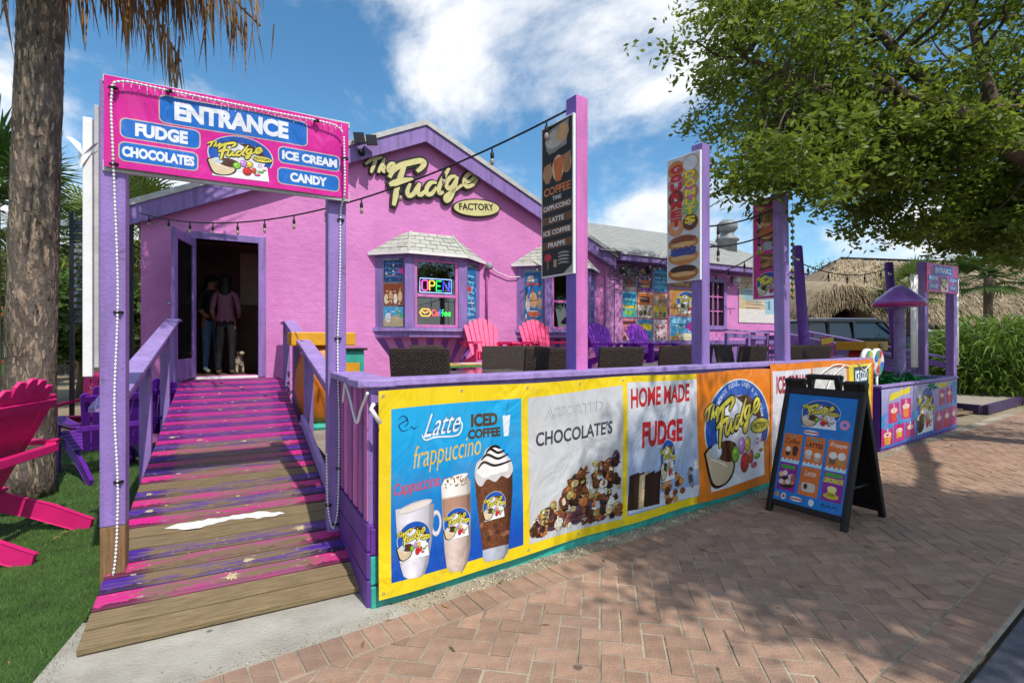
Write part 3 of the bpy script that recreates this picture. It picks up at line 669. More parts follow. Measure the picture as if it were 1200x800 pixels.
def emblem(P, u0, v0, w, h, ly=2, arc=False, fine=True):
    """the shop's round badge: blue ring, script name, bowl of chocolate and sweets"""
    X = lambda x: u0 + x*w; Y = lambda y: v0 + y*h; M = V if P.maxe < 5 else flat
    P.poly([(X(.10), Y(0)), (X(.93), Y(.02)), (X(.90), Y(.36)), (X(.08), Y(.36))], M('#E4E6EA'), ly)
    P.ell(X(.51), Y(.54), .485*w, .46*h, M('#CFCFC6'), ly+.5, 32, a0=-25, a1=205, hole=.3)
    P.ell(X(.51), Y(.54), .47*w, .445*h, M('#1450A8'), ly+1, 32, a0=-25, a1=205, hole=.3)
    P.ell(X(.53), Y(.50), .345*w, .34*h, M('#D9DADF'), ly+1.6, 28)
    P.poly([(X(.46), Y(.83)), (X(.62), Y(.84)), (X(.78), Y(.76)), (X(.88), Y(.6)), (X(.86), Y(.5)), (X(.74), Y(.66)), (X(.6), Y(.74))], M('#4A2614'), ly+2.2)
    # bowl
    P.poly(loop([(X(.01), Y(.36)), (X(.12), Y(.42)), (X(.30), Y(.31)), (X(.44), Y(.23)), (X(.40), Y(.10)), (X(.26), Y(.03)), (X(.10), Y(.06))]), M('#1A1412'), ly+2.6)
    P.poly(loop([(X(.035), Y(.35)), (X(.12), Y(.395)), (X(.29), Y(.29)), (X(.415), Y(.22)), (X(.375), Y(.115)), (X(.26), Y(.05)), (X(.12), Y(.085))]), M('#CDB894'), ly+3.2)
    P.poly(loop([(X(.10), Y(.345)), (X(.22), Y(.43)), (X(.36), Y(.44)), (X(.47), Y(.38)), (X(.44), Y(.26)), (X(.30), Y(.25))]), M('#4A2614'), ly+3.8)
    P.ell(X(.17), Y(.36), .075*w, .07*h, M('#B9C4CC'), ly+4.4, 14); P.stroke([(X(.09), Y(.30)), (X(.2), Y(.26)), (X(.33), Y(.2))], .012*w, M('#F0E6D0'), ly+4.4)
    for x, y, a, b, c in ((.45, .30, .06, .08, '#78B82E'), (.545, .37, .055, .085, '#B77FC4'), (.64, .37, .05, .08, '#D2B444'), (.60, .20, .07, .10, '#C41E22'), (.70, .24, .04, .07, '#B5482A'), (.80, .23, .05, .03, '#5FA83A'), (.75, .15, .05, .03, '#C9526A'), (.86, .28, .03, .02, '#B56A30')):
        P.ell(X(x), Y(y), a*w, b*h, M(tone(c, .62)), ly+4.4, 12).ell(X(x)-.08*a*w, Y(y)+.08*b*h, a*w*.86, b*h*.86, M(c), ly+5, 12)
        if fine: P.ell(X(x)-.3*a*w, Y(y)+.35*b*h, a*w*.3, b*h*.25, M(tone(c, 1.5)), ly+5.6, 8)
    if fine:
        P.ell(X(.79), Y(.38), .045*w, .055*h, M('#E8E4EC'), ly+5, 14).ell(X(.79), Y(.38), .030*w, .036*h, M('#8E3FA0'), ly+5.6, 12, hole=.6)
        P.stroke([(X(.79), Y(.33)), (X(.785), Y(.22))], .012*w, M('#D8D4D0'), ly+4.2)
    script(P, X(.03), Y(.40), .80*w, .42*h, M('#D9CB4A'), M('#17160F'), ly+6)
    P.ell(X(.83), Y(.53), .155*w, .075*h, M('#17160F'), ly+9, 20).ell(X(.83), Y(.53), .145*w, .066*h, M('#D9CB4A'), ly+9.6, 20)
    P.text('FACTORY', X(.705), Y(.503), .25*w, .055*h, M('#17160F'), ly+10.4, .02)
    if arc: P.arc('HOMEMADE FUDGE, CANDY & ICE CREAM', X(.51), Y(.54), .345*w, .045*h, 150, 12, M('#C9D2E4'), ly+2.8, .012)
es = thing('entrance_sign', 'pink vinyl ENTRANCE banner stretched between the two gate posts', 'sign', F(-0.4985, 5.29), TH)
mb = MB(); gx = 40; gz = 10; vs = []
for back in (0, 1):
    for j in range(gz+1):
        for i in range(gx+1):
            x, y, z = sag(SIGNW*i/gx, SZ0 + (SZ1-SZ0)*j/gz, 0); vs.append((x, y + 0.004*back, z))
q = (gx+1)*(gz+1); fs = [(j*(gx+1)+i, j*(gx+1)+i+1, (j+1)*(gx+1)+i+1, (j+1)*(gx+1)+i) for j in range(gz) for i in range(gx)]
mb.add(vs, fs + [tuple(q+k for k in reversed(f)) for f in fs], V('#C9188A'), True); mb.build('vinyl_sheet', es)
mb = MB(); mb.box((-.01, .012, SZ0-.02), (SIGNW+.01, .035, SZ0+.04), SILVER); mb.box((-.01, .012, SZ1-.03), (SIGNW+.01, .035, SZ1+.012), SILVER); mb.build('backing_batten', es, bevel=.003)
P = Print(sag, .14)
def ZS(x, y):
    k = (100 + x/3.636 - 600)/600; o = O + EN*5.29; q = (o.y*k - o.x)/(EX.x - EX.y*k); return q + .4985, 1.45 + (400 - 70 - y/3.636)/600*(o.y + EX.y*q)
def plate(txt, x0, y0, x1, y1, tx0, tx1, fh):
    u0, v1 = ZS(x0, y0); u1, v0 = ZS(x1, y1); t0, t1 = ZS(tx0, y0)[0], ZS(tx1, y0)[0]; h = (v1-v0)*fh
    P.rrect(u0-.006, v0-.006, u1+.006, v1+.006, .03, V('#C9A9A4'), 1.5).rrect(u0, v0, u1, v1, .027, V('#1264B8'), 2.6)
    P.text(txt, t0, (v0+v1)/2-h/2, t1-t0, h, V('#DADCE4'), 4, .055); P.done('lettered_plate', es, 'blue plate reading ' + txt)
plate('ENTRANCE', 318, 152, 943, 370, 380, 865, .72)
plate('FUDGE', 153, 250, 486, 380, 213, 437, .74)
plate('CHOCOLATES', 148, 352, 477, 474, 158, 465, .60)
plate('ICE CREAM', 825, 372, 1082, 475, 838, 1073, .60)
plate('CANDY', 822, 460, 1080, 560, 872, 1030, .62)
_e0, _e1 = ZS(512, 335), ZS(802, 530)
emblem(P, _e0[0], SZ0+.03, _e1[0]-_e0[0], .26, 3, fine=True); P.done('badge', es)
# torn fringe of staples along the top edge
mb = MB(); rg = random.Random(2)
for i in range(34):
    u = .05 + i*(SIGNW-.1)/33; mb.box((u-.0015, -.016, SZ1-.03-rg.uniform(.015, .045)), (u+.0015, -.013, SZ1-.025), flat('#D8D0D0'))
mb.build('loose_threads', es, kind='stuff')
def rope(name, label, path, step=.021, r=.0075):
    t = thing(name, label, 'rope light', path[0]); o = Vector(path[0]); p = [Vector(a) for a in spline([tuple(a) for a in path], 14)]
    mb = MB(); mb.tube([a - o for a in p], .0045, mat('clear_cord', '#B9B6B2', .3, .05)); mb.build('cord', t)
    mb = MB(); acc = 0; bm = mat('white_bead', '#F0EEEE', .3, .03)
    for a, b in zip(p[:-1], p[1:]):
        d = (b-a).length
        while acc < d: mb.blob(a + (b-a)*(acc/d) - o, r, bm, 6, 4); acc += step
        acc -= d
    mb.build('beads', t, kind='stuff')
    for a in p[6::24]: one('box', a - o + Vector((-.02, -.006, -.006)), a - o + Vector((.02, .02, .006)), CABLE).build('cable_tie', t)
nn = 5.21 + POSTW/2 + .012
rope('rope_light', 'white beaded rope light climbing the lawn side gate post and over the sign',
     [F(-.53, nn, .02), F(-.46, nn, .16), F(-.44, nn, .6), F(-.455, nn, 1.1), F(-.44, nn, 1.7), F(-.455, nn, 2.3), F(-.455, 5.325, 2.5), F(-.46, 5.325, 2.8), F(-.42, 5.33, 2.88), F(-.2, 5.325, 2.885), F(.3, 5.32, 2.88), F(.68, 5.325, 2.875), F(.765, 5.325, 2.83)])
rope('rope_light', 'white beaded rope light running down the gate post nearest the banner fence',
     [F(.77, 5.325, 2.80), F(.775, 5.325, 2.45), F(.765, 5.235, 2.32), F(.76, 5.232, 1.9), F(.745, 5.232, 1.4), F(.755, 5.232, .9), F(.75, 5.232, .4), F(.735, 5.232, .24), F(.71, 5.232, .20), F(.685, 5.225, .35), F(.68, 5.20, .7)])
# white plastic pole with a rag, tied behind the lawn side post
t = thing('plastic_pole', 'white plastic pole with a torn rag tied behind the lawn side gate post', 'pole', F(-.60, 5.12), TH)
mb = MB(); mb.box((-.022, -.022, 1.25), (.022, .022, 2.72), WHITE); mb.box((.028, -.015, 1.3), (.05, .015, 2.8), SILVER); mb.build('shaft', t, bevel=.004)
mb = MB(); mb.add([(-.02, -.03, 2.5), (-.085, -.06, 2.58), (-.075, 0, 2.60), (-.04, .03, 2.58), (.03, -.05, 2.56), (.055, -.04, 2.58), (.02, -.03, 2.52), (-.03, -.04, 2.42), (-.05, .02, 2.5)], [(0, 1, 2), (0, 2, 3), (0, 3, 8), (0, 4, 5), (0, 5, 6), (0, 6, 7), (0, 7, 8)], WHITE); mb.build('rag', t)

# ------------------------------------------------------------------ the shop
S0, S1, SW = -1.015, 7.25, 13.9        # left corner, end of gable front, end of the wing
APX, APZ, RS = 3.12, 5.36, 0.465       # apex of the roof surface
shop = thing('shop_building', 'pink stucco gabled shop with purple trim, two bay windows and a low wing', 'building', O, TH)
def wall_holes(outline, holes, y0, y1, m, mb):
    lists = [[Vector((a, b, 0)) for a, b in outline]] + [[Vector((a, b, 0)) for a, b in h] for h in holes]
    flatp = [(p.x, p.y) for l in lists for p in l]; tri = tessellate_polygon(lists); n = len(flatp)
    mb.add([(a, y0, b) for a, b in flatp] + [(a, y1, b) for a, b in flatp], [tuple(t) for t in tri] + [tuple(n+i for i in reversed(t)) for t in tri], m)
    for l in lists:
        k = len(l); mb.add([(p.x, y0, p.y) for p in l] + [(p.x, y1, p.y) for p in l], [(i, (i+1) % k, k+(i+1) % k, k+i) for i in range(k)], m)
def rect(a, b, c, d): return [(a, b), (c, b), (c, d), (a, d)]
def roofz(s): return APZ - RS*abs(s-APX)
B1, B2 = (2.27, 2.75, 3.72, 4.24), (5.05, 5.53, 6.48, 6.98)
BZ0, BZ1 = 1.66, 2.86
wt = 0.10
mb = MB()
wall_holes([(S0, 0.0), (S1, 0.0), (S1, roofz(S1)-wt), (APX, APZ-wt), (S0, roofz(S0)-wt)],
           [rect(-.37, .93, .47, 2.96), rect(B1[0]+.1, BZ0, B1[3]-.1, BZ1), rect(B2[0]+.1, BZ0, B2[3]-.1, BZ1)], 0, .2, STUCCO, mb)
mb.build('front_wall', shop)
mb = MB(); mb.box((S0, .2, 0), (S0+.2, 9, roofz(S0)-wt), STUCCO); mb.box((S1-.2, .2, 0), (S1, 9, roofz(S1)-wt), STUCCO); mb.box((S0+.2, 8.8, 0), (S1-.2, 9, 3.2), STUCCO); mb.build('side_wall', shop)
ROOF = mat('grey_shingle_roof', '#9FA09A', 0.85, 0.12, 5, 0.7, 30, hue='#85867F')
mb = MB()
for sgn in (-1, 1):
    e = APX + sgn*4.33; mb.add([(APX, -.17, APZ), (e, -.17, roofz(e)), (e, 9.3, roofz(e)), (APX, 9.3, APZ), (APX, -.17, APZ-.07), (e, -.17, roofz(e)-.07), (e, 9.3, roofz(e)-.07), (APX, 9.3, APZ-.07)],
           [(0,1,2,3), (7,6,5,4), (0,4,5,1), (1,5,6,2), (2,6,7,3)], ROOF)
mb.build('main_roof', shop)
mb = MB(); dk = mat('dark_edge', '#4A4458', .6, .1)
for sgn in (-1, 1):
    e = APX + sgn*4.33; a = (APX, APZ); b = (e, roofz(e))
    mb.prism([(a[0], a[1]-.005), b, (b[0], b[1]-.085), (a[0], a[1]-.095)], -.21, -.185, SILVER)
mb.build('drip_edge', shop)
mb = MB()
for sgn in (-1, 1):
    e = APX + sgn*4.3; mb.prism([(APX, APZ-.10), (e, roofz(e)-.09), (e, roofz(e)-.34), (APX, APZ-.38)], -.18, -.14, PURPLE)
mb.build('fascia', shop, bevel=.006)
mb = MB()
for sgn in (-1, 1):
    e = APX + sgn*4.3; mb.prism([(APX, APZ-.12), (e, roofz(e)-.12), (e, roofz(e)-.16), (APX, APZ-.16)], -.135, -.005, PURPLE)
mb.build('soffit', shop)
# dark room inside
DIM = mat('interior_wall', '#8A7064', .8, .15, 2); mb = MB()
mb.box((S0+.25, .25, .84), (S1-.25, 5.0, .90), mat('interior_floor', '#6A5242', .6, .2, 3)); mb.box((S0+.25, 4.9, .9), (S1-.25, 5.0, 3.15), DIM); mb.box((S0+.25, .25, 3.15), (S1-.25, 5.0, 3.2), DIM)
mb.box((S0+.22, .25, .9), (S0+.25, 4.9, 3.15), DIM); mb.box((S1-.25, .25, .9), (S1-.22, 4.9, 3.15), DIM); mb.box((1.3, 2.2, .9), (1.4, 4.9, 3.15), mat('interior_cream', '#A89880', .7, .1)); mb.build('interior', shop)
mb = MB(); mb.box((-.95, 2.3, .9), (.25, 2.4, 3.15), mat('interior_plum', '#6A4450', .7, .15, 3)); mb.box((.25, 2.3, 2.15), (1.3, 2.4, 3.15), mat('interior_cream2', '#C0AE94', .7, .1)); mb.box((.25, 2.25, .9), (1.3, 2.4, 2.15), mat('interior_wainscot', '#7A5A44', .7, .15, 4)); mb.build('partition', shop)
one('box', (.75, 2.22, 2.3), (1.15, 2.248, 2.85), mat('picture_dark', '#3A3640', .4, .2, 8)).build('wall_picture', shop)
# door frame and open leaf
mb = MB(); fr = .105
mb.box((-.37-fr, -.035, .9), (-.37, .2, 2.96+fr), PURPLE); mb.box((.47, -.035, .9), (.47+fr, .2, 2.96+fr), PURPLE); mb.box((-.37, -.034, 2.96), (.47, .2, 2.96+fr-.002), PURPLE); mb.build('door_frame', shop, bevel=.006)
mb = MB(); mb.box((-.365, -.05, .86), (.465, .2, .925), WHITE); mb.build('door_sill', shop, bevel=.005)
leaf = MB(); m = PURPLE
D0, D1 = .93, 2.95
leaf.box((0, -.022, D0), (.82, .022, D0+.28), m); leaf.box((0, -.022, D1-.13), (.82, .022, D1), m); leaf.box((0, -.022, D0+.28), (.11, .022, D1-.13), m); leaf.box((.71, -.022, D0+.28), (.82, .022, D1-.13), m)
lf = leaf.build('door', shop, bevel=.004); lf.location = (-.365, -.05, 0); lf.rotation_euler = (0, 0, R(-104))
GLASS = bpy.data.materials.new('window_glass'); GLASS.use_nodes = True
def glass_nodes():
    nt = GLASS.node_tree; N = nt.nodes; L = nt.links; N.remove(N['Principled BSDF'])
    tr = N.new('ShaderNodeBsdfTransparent'); tr.inputs[0].default_value = (.72, .75, .75, 1); gl = N.new('ShaderNodeBsdfGlossy'); gl.inputs['Roughness'].default_value = .02
    fr = N.new('ShaderNodeFresnel'); fr.inputs[0].default_value = 1.6; ad = N.new('ShaderNodeMath'); ad.operation = 'ADD'; ad.inputs[1].default_value = .05; L.new(fr.outputs[0], ad.inputs[0])
    mx = N.new('ShaderNodeMixShader'); L.new(ad.outputs[0], mx.inputs[0]); L.new(tr.outputs[0], mx.inputs[1]); L.new(gl.outputs[0], mx.inputs[2]); L.new(mx.outputs[0], N['Material Output'].inputs[0])
glass_nodes()
one('box', (.11, -.005, D0+.28), (.71, .005, D1-.13), mat('dark_door_glass', '#15181A', .08, .05, spec=.8)).build('pane', lf)
mb = MB(); mb.tube([(.765, -.03, 1.95), (.765, -.075, 1.95), (.66, -.08, 1.95)], .012, CHROME); mb.lathe([(.03, -.022), (.03, -.03)], (.765, 0, 1.95), CHROME, 12, ax='y'); mb.lathe([(.027, -.022), (.027, -.035)], (.765, 0, 2.08), CHROME, 12, ax='y'); mb.build('handle', lf)
# bay windows
SHIN = mat('pale_shingle', '#BDBDB4', 0.85, 0.12, 9, 0.6, 50, rnd=.12, island=True, hue='#9B9C93')
POST_BLUE = '#1E5A9A'
def bay(B, nm):
    a, b, c, d = B; dep = .42
    root = MB(); plan = [(a, -.002), (b, -dep), (c, -dep), (d, -.002)]
    root.prism(plan, BZ0-.13, BZ0-.005, PURPLE, 'z')                     # base
    sill = [(a-.04, -.002), (b-.02, -dep-.05), (c+.02, -dep-.05), (d+.04, -.002)]
    root.prism(sill, BZ0-.03, BZ0+.03, LILAC, 'z'); root.prism([(x, y) for x, y in plan], BZ1, BZ1+.12, PURPLE, 'z')
    w = .085
    for x, y in ((b, -dep), (c, -dep)):
        root.prism([(x-w, y+.0), (x+w, y+.0), (x+w, y+.11), (x-w, y+.11)], BZ0+.03, BZ1, PURPLE, 'z')
    for x, sg in ((a, 1), (d, -1)):
        root.prism([(x, -.002), (x+sg*.1, -.09), (x+sg*.15, -.06), (x+sg*.1, -.002)], BZ0+.03, BZ1, PURPLE, 'z')
    r = root.build(nm, shop, 'faceted purple bay with a shingled roof', bevel=.004)
    # sashes
    fm = MB(); x0, x1 = b+w, c-w
    fm.box((x0, -dep+.02, BZ0+.03), (x0+.05, -dep+.07, BZ1), PINKP); fm.box((x1-.05, -dep+.02, BZ0+.03), (x1, -dep+.07, BZ1), PINKP)
    fm.box((x0+.05, -dep+.02, BZ0+.03), (x1-.05, -dep+.07, BZ0+.08), PINKP); fm.box((x0+.05, -dep+.02, BZ1-.04), (x1-.05, -dep+.07, BZ1), PINKP); zm = (BZ0+BZ1)/2 - .02
    fm.box((x0+.05, -dep+.015, zm-.025), (x1-.05, -dep+.065, zm+.025), PINKP); fm.build('sash_frame', r, bevel=.003)
    one('box', (x0+.05, -dep+.045, BZ0+.08), (x1-.05, -dep+.05, zm-.025), GLASS).build('pane', r); one('box', (x0+.05, -dep+.045, zm+.025), (x1-.05, -dep+.05, BZ1-.04), GLASS).build('pane', r)
    for (p, q) in (((a+.10, -.09), (b-.06, -dep+.06)), ((c+.06, -dep+.06), (d-.10, -.09))):
        g = MB(); P3 = Vector((*p, 0)); Q3 = Vector((*q, 0)); g.bar(P3 + Vector((0, .01, (BZ0+BZ1)/2+.015)), Q3 + Vector((0, .01, (BZ0+BZ1)/2+.015)), .006, BZ1-BZ0-.03, GLASS); g.build('pane', r)
    # mansard roof of single shingles
    e = .10; low = [(a-e-.02, -.0), (b-e*.5, -dep-e), (c+e*.5, -dep-e), (d+e+.02, -.0)]; hi = [(a+.50, -.0), (b+.10, -.15), (c-.10, -.15), (d-.50, -.0)]
    z0, z1 = BZ1+.10, BZ1+.50
    core = MB(); core.add([(x, y+.012, z0+.0) for x, y in low] + [(x, y+.012, z1-.02) for x, y in hi], [(0, 1, 5, 4), (1, 2, 6, 5), (2, 3, 7, 6), (4, 5, 6, 7), (3, 2, 1, 0)], SHIN); core.build('roof_core', r)
    ev = MB()
    for i in range(3): ev.bar((*low[i], z0-.015), (*low[i+1], z0-.015), .03, .05, WHITE)
    ev.build('eave_board', r)
    rows = 5; rg = random.Random(len(nm)+int(a*10))
    for f in range(3):
        A, Bq, C, Dq = Vector((*low[f], z0)), Vector((*low[f+1], z0)), Vector((*hi[f+1], z1)), Vector((*hi[f], z1))
        nrm = (Bq-A).cross(Dq-A).normalized(); nrm = nrm if nrm.y < 0 else -nrm; cnt = max(3, round((Bq-A).length/.21))
        for j in range(rows):
            t0, t1 = j/rows, min(1, (j+1.12)/rows); off = .5 if j % 2 else 0
            cuts = [0] + [min(1, max(0, (k+off)/cnt)) for k in range(0 if off else 1, cnt)] + [1]
            for u0, u1 in zip(cuts[:-1], cuts[1:]):
                if u1-u0 < .02: continue
                g = .006; P_ = lambda u, t: (A + (Bq-A)*u)*(1-t) + (Dq + (C-Dq)*u)*t
                du = g/(Bq-A).length; lo = rg.uniform(.010, .018); dt = rg.uniform(-.02, .01) if j else 0
                q = [P_(u0+du, t0+dt)+nrm*lo, P_(u1-du, t0+dt)+nrm*(lo+rg.uniform(-.003, .003)), P_(u1-du, t1)+nrm*.003, P_(u0+du, t1)+nrm*.003]; cen = sum(q, Vector())/4
                s_ = MB(); s_.add([p-cen for p in q] + [p-cen-nrm*.009 for p in q], [(0,1,2,3),(7,6,5,4),(0,4,5,1),(1,5,6,2),(2,6,7,3),(3,7,4,0)], SHIN); o = s_.build('shingle', r, loc=cen)
    rc = MB()
    for i in (1, 2): rc.bar((*low[i], z0+.012), (*hi[i], z1+.012), .05, .022, SHIN)
    rc.bar((hi[0][0], -.02, z1), (hi[3][0], -.02, z1), .04, .05, PINKP); rc.build('hip_cap', r)
    return r
bay1 = bay(B1, 'bay_window'); bay2 = bay(B2, 'bay_window')
# purple stripes narrowing downwards on the wall under the bays
RAY = mat('ray_purple', '#8A4FA8', .6, .2, 4)
for B in (B1, B2):
    cx = (B[0]+B[3])/2; mb = MB()
    for k in range(7):
        x = cx + (k-3)*.30; xb = cx + (k-3)*.13
        mb.add([(x-.07, -.004, BZ0-.16), (x+.07, -.004, BZ0-.16), (xb+.02, -.004, .75), (xb-.02, -.004, .75)], [(3, 2, 1, 0)], RAY)
    mb.build('purple_rays', shop)
# wing
WZ = 3.36
mb = MB(); wall_holes([(S1+.002, 0), (SW, 0), (SW, WZ-.16), (S1+.002, WZ-.16)], [rect(10.60, 1.85, 11.16, 2.95)], .1, .3, STUCCO, mb); mb.box((SW-.2, .3, 0), (SW, 7, WZ-.16), STUCCO); mb.build('wing_wall', shop)
mb = MB(); RG = mat('wing_roof_shingle', '#A9ABA8', .85, .12, 3, .6, 40, hue='#8F918D', stretch=(1, 3, 3))
mb.add([(S1-.3, -.28, WZ+.02), (SW+.2, -.28, WZ+.02), (SW+.1, 3.2, WZ+1.55), (S1-.3, 3.2, WZ+1.55), (SW+.2, 6.8, WZ+.02), (S1-.3, 6.8, WZ+.02), (SW+.2, 6.8, WZ+.02)], [(0, 1, 2, 3), (3, 2, 4, 5), (1, 4, 2)], RG); mb.build('wing_roof', shop)
# shingle courses on the wing roof as real steps
mb = MB(); rows = 16
for j in range(rows):
    t0, t1 = j/rows, (j+1)/rows; y0, y1 = -.28 + 3.48*t0, -.28 + 3.48*t1; z0, z1 = WZ+.02+1.53*t0, WZ+.02+1.53*t1; e0 = SW+.2-.1*t0; n = 36; sh = .5 if j % 2 else 0
    for k in range(n):
        x0 = S1+.12 + (k-sh)*(e0-S1-.12)/n; x1 = x0 + (e0-S1-.12)/n - .008
        if x0 < S1 or x1 > e0: continue
        mb.add([(x0, y0, z0+.026), (x1, y0, z0+.026), (x1, y1, z1+.006), (x0, y1, z1+.006), (x0, y0, z0+.003), (x1, y0, z0+.003)], [(0, 1, 2, 3), (4, 5, 1, 0)], RG)
mb.build('roof_shingles', shop, kind='stuff')
mb = MB(); mb.box((S1+.2, -.30, WZ-.16), (SW+.2, -.27, WZ+.005), PURPLE); mb.box((S1+.2, -.27, WZ-.15), (SW+.18, .1, WZ-.12), PURPLE); mb.build('wing_fascia', shop, bevel=.005)
mb = MB(); mb.box((S1+.2, -.335, WZ-.03), (SW+.22, -.302, WZ+.04), SILVER); mb.build('wing_drip_edge', shop)
for k in range(4):     # boarded corner column
    one('box', (S1-.02+k*.125, -.06 + .02*(k % 2), .3), (S1+.095+k*.125, .12, WZ-.2), mat('pale_pink_board', '#C98ABF', .6, .12, 4, .3, 40, rnd=.1)).build('corner_board', shop, bevel=.005)
mb = MB(); x0, x1, z0, z1 = 10.60, 11.16, 1.85, 2.95; t_ = .06
mb.box((x0-.10, .06, z0-.10), (x0, .22, z1+.1), PINKP); mb.box((x1, .06, z0-.1), (x1+.10, .22, z1+.1), PURPLE); mb.box((x0, .06, z1), (x1, .22, z1+.1), PURPLE); mb.box((x0, .06, z0-.1), (x1, .22, z0), PURPLE)
wf = mb.build('wing_window', shop)
mb = MB()
for k in (1, 2): mb.box((x0+k*(x1-x0)/3-.014, .10, z0), (x0+k*(x1-x0)/3+.014, .14, z1), PINKP); mb.box((x0, .102, z0+k*(z1-z0)/3-.016), (x1, .138, z0+k*(z1-z0)/3+.016), PINKP)
mb.build('muntin', wf); one('box', (x0, .15, z0), (x1, .155, z1), mat('dark_pane', '#2A2A2E', .08, .1, spec=.8)).build('pane', wf)
mb = MB(); mb.box((S1+.3, .04, 1.38), (SW, .099, 1.48), PURPLE); mb.build('dado_rail', shop)
mb = MB()
for k in range(7): x = 10.3 + k*.42; mb.box((x, .085, .5), (x+.17, .0995, 1.38), PURPLE)
mb.build('painted_stripe', shop)
# gutter lights, conduit, floodlight, roof vent
mb = MB(); mb.tube([(4.38, -.03, 1.75), (4.38, -.03, 2.78), (4.40, -.03, 2.9)], .022, PINKP); mb.lathe([(.05, 0), (.075, .02), (.06, .11), (.03, .13)], (4.40, -.09, 2.82), mat('grey_plastic', '#9A9AA0', .5, .1), 14)
mb.tube([(4.43, -.07, 2.88), (4.6, -.05, 2.78), (4.85, -.05, 2.70), (5.05, -.05, 2.72), (5.2, -.05, 2.72)], .010, WHITE, 6); tag(mb.build('wall_conduit', loc=O, rotz=TH), 'pink conduit with a grey cap and white cable between the two bay windows', 'conduit')
t = thing('floodlight', 'black twin floodlight under the left slope of the gable', 'floodlight', F(2.0, .30, 4.62), TH)
mb = MB(); mb.tube([(0, .15, -.04), (0, .02, -.05), (0, -.02, 0)], .018, DARKMETAL); mb.lathe([(.06, .10), (.06, .15)], (0, 0, -.04), DARKMETAL, 12, ax='y'); mb.build('bracket', t)
for sx in (-.08, .12):
    mb = MB(); mb.add([(sx-.09, -.03, .22), (sx+.07, -.10, .22), (sx+.09, -.16, .03), (sx-.07, -.09, .03), (sx-.07, .05, .20), (sx+.08, -.02, .20), (sx+.09, -.06, .05), (sx-.06, 0, .05)], [(0,1,2,3),(7,6,5,4),(0,4,5,1),(1,5,6,2),(2,6,7,3),(3,7,4,0)], DARKMETAL); mb.build('lamp_head', t, bevel=.006)
t = thing('roof_vent', 'grey metal turbine vent on the wing roof', 'vent', F(13.2, -1.6, WZ+.75), TH)
mb = MB(); mb.lathe([(.28, -.2), (.28, .35), (.34, .36), (.34, .42), (.2, .5), (.2, .62)], (0, 0, 0), mat('dull_metal', '#86888A', .5, .2, 5), 18); mb.build('stack', t); mb = MB(); mb.lathe([(.2, .62), (.3, .72), (.3, .86), (.16, .98), (.02, 1.0)], (0, 0, 0), MATS['dull_metal'], 18); mb.build('turbine', t)
mb = MB(); mb.lathe([(.05, 0), (.10, .05), (.09, .2), (.05, .24)], (0, 0, 0), WHITE, 12); tag(mb.build('wall_lamp', loc=F(11.55, 0.0, 2.9)), 'small white wall lamp beside the wing window', 'lamp')

# the raised name on the gable: cream script with dark backing, and an oval plate
t = thing('name_sign', 'raised cream and black script name sign with FACTORY oval on the gable', 'sign', O, TH)
CREAM = mat('cream_letter', '#CFC68A', .5, .08, 6); SBLK = mat('sign_black', '#1B1D16', .5, .1)
def raised(name, keys):
    mb = MB(); j = 0
    for k in keys:
        bw = {'The': .056, 'F': .098, 'udge': .078}[k]
        for l in LOGO[k]:
            q = spline(l, 7); kk = len(q)
            for w, y0, y1, m in ((bw*1.85, -.06, -.001, SBLK), (bw, -.075, -.061, CREAM)):
                vs = []; fs = []; y0 -= .0007*j
                for i, p in enumerate(q):
                    a, b = q[max(0, i-1)], q[min(kk-1, i+1)]; dx, dy = b[0]-a[0], b[1]-a[1]; L = math.hypot(dx, dy) or 1; tt = i/(kk-1); ww = w/2*(.6+.4*min(1, 4*min(tt, 1-tt)))
                    e = 1 if w > bw else 0
                    if i == 0: p = (p[0]-dx/L*e*bw*.35, p[1]-dy/L*e*bw*.35)
                    if i == kk-1: p = (p[0]+dx/L*e*bw*.35, p[1]+dy/L*e*bw*.35)
                    A = (p[0]-dy/L*ww, p[1]+dx/L*ww); Bq = (p[0]+dy/L*ww, p[1]-dx/L*ww)
                    vs += [(A[0], y0, A[1]), (Bq[0], y0, Bq[1]), (A[0], y1, A[1]), (Bq[0], y1, Bq[1])]
                    if i: o = 4*i; fs += [(o-4, o, o+1, o-3), (o-4, o-2, o+2, o), (o-3, o+1, o+3, o-1)]
                fs += [(0, 1, 3, 2), (4*kk-4, 4*kk-2, 4*kk-1, 4*kk-3)]; mb.add(vs, fs, m); 
            j += 1
    mb.build(name, t)
raised('script_word', ('The',)); raised('script_word', ('F', 'udge'))
fu, fz = suv(557.5, 244.5)
def oval(a, b, y0, y1, m, nm):
    mb = MB(); mb.prism([(fu + a*math.cos(R(12*k))*math.cos(R(6)) - b*math.sin(R(12*k))*math.sin(R(6)), fz + a*math.cos(R(12*k))*math.sin(R(6)) + b*math.sin(R(12*k))*math.cos(R(6))) for k in range(30)], y0, y1, m); mb.build(nm, t)
oval(.50, .175, -.001, -.05, SBLK, 'oval_backing'); oval(.47, .15, -.0505, -.062, CREAM, 'oval_plate')
P = Print(lambda u, v, o: (u, -.063-o, v)); P.text('FACTORY', fu-.36, fz-.085, .72, .13, SBLK, 1, .03, rot=6); P.done('lettering', t)

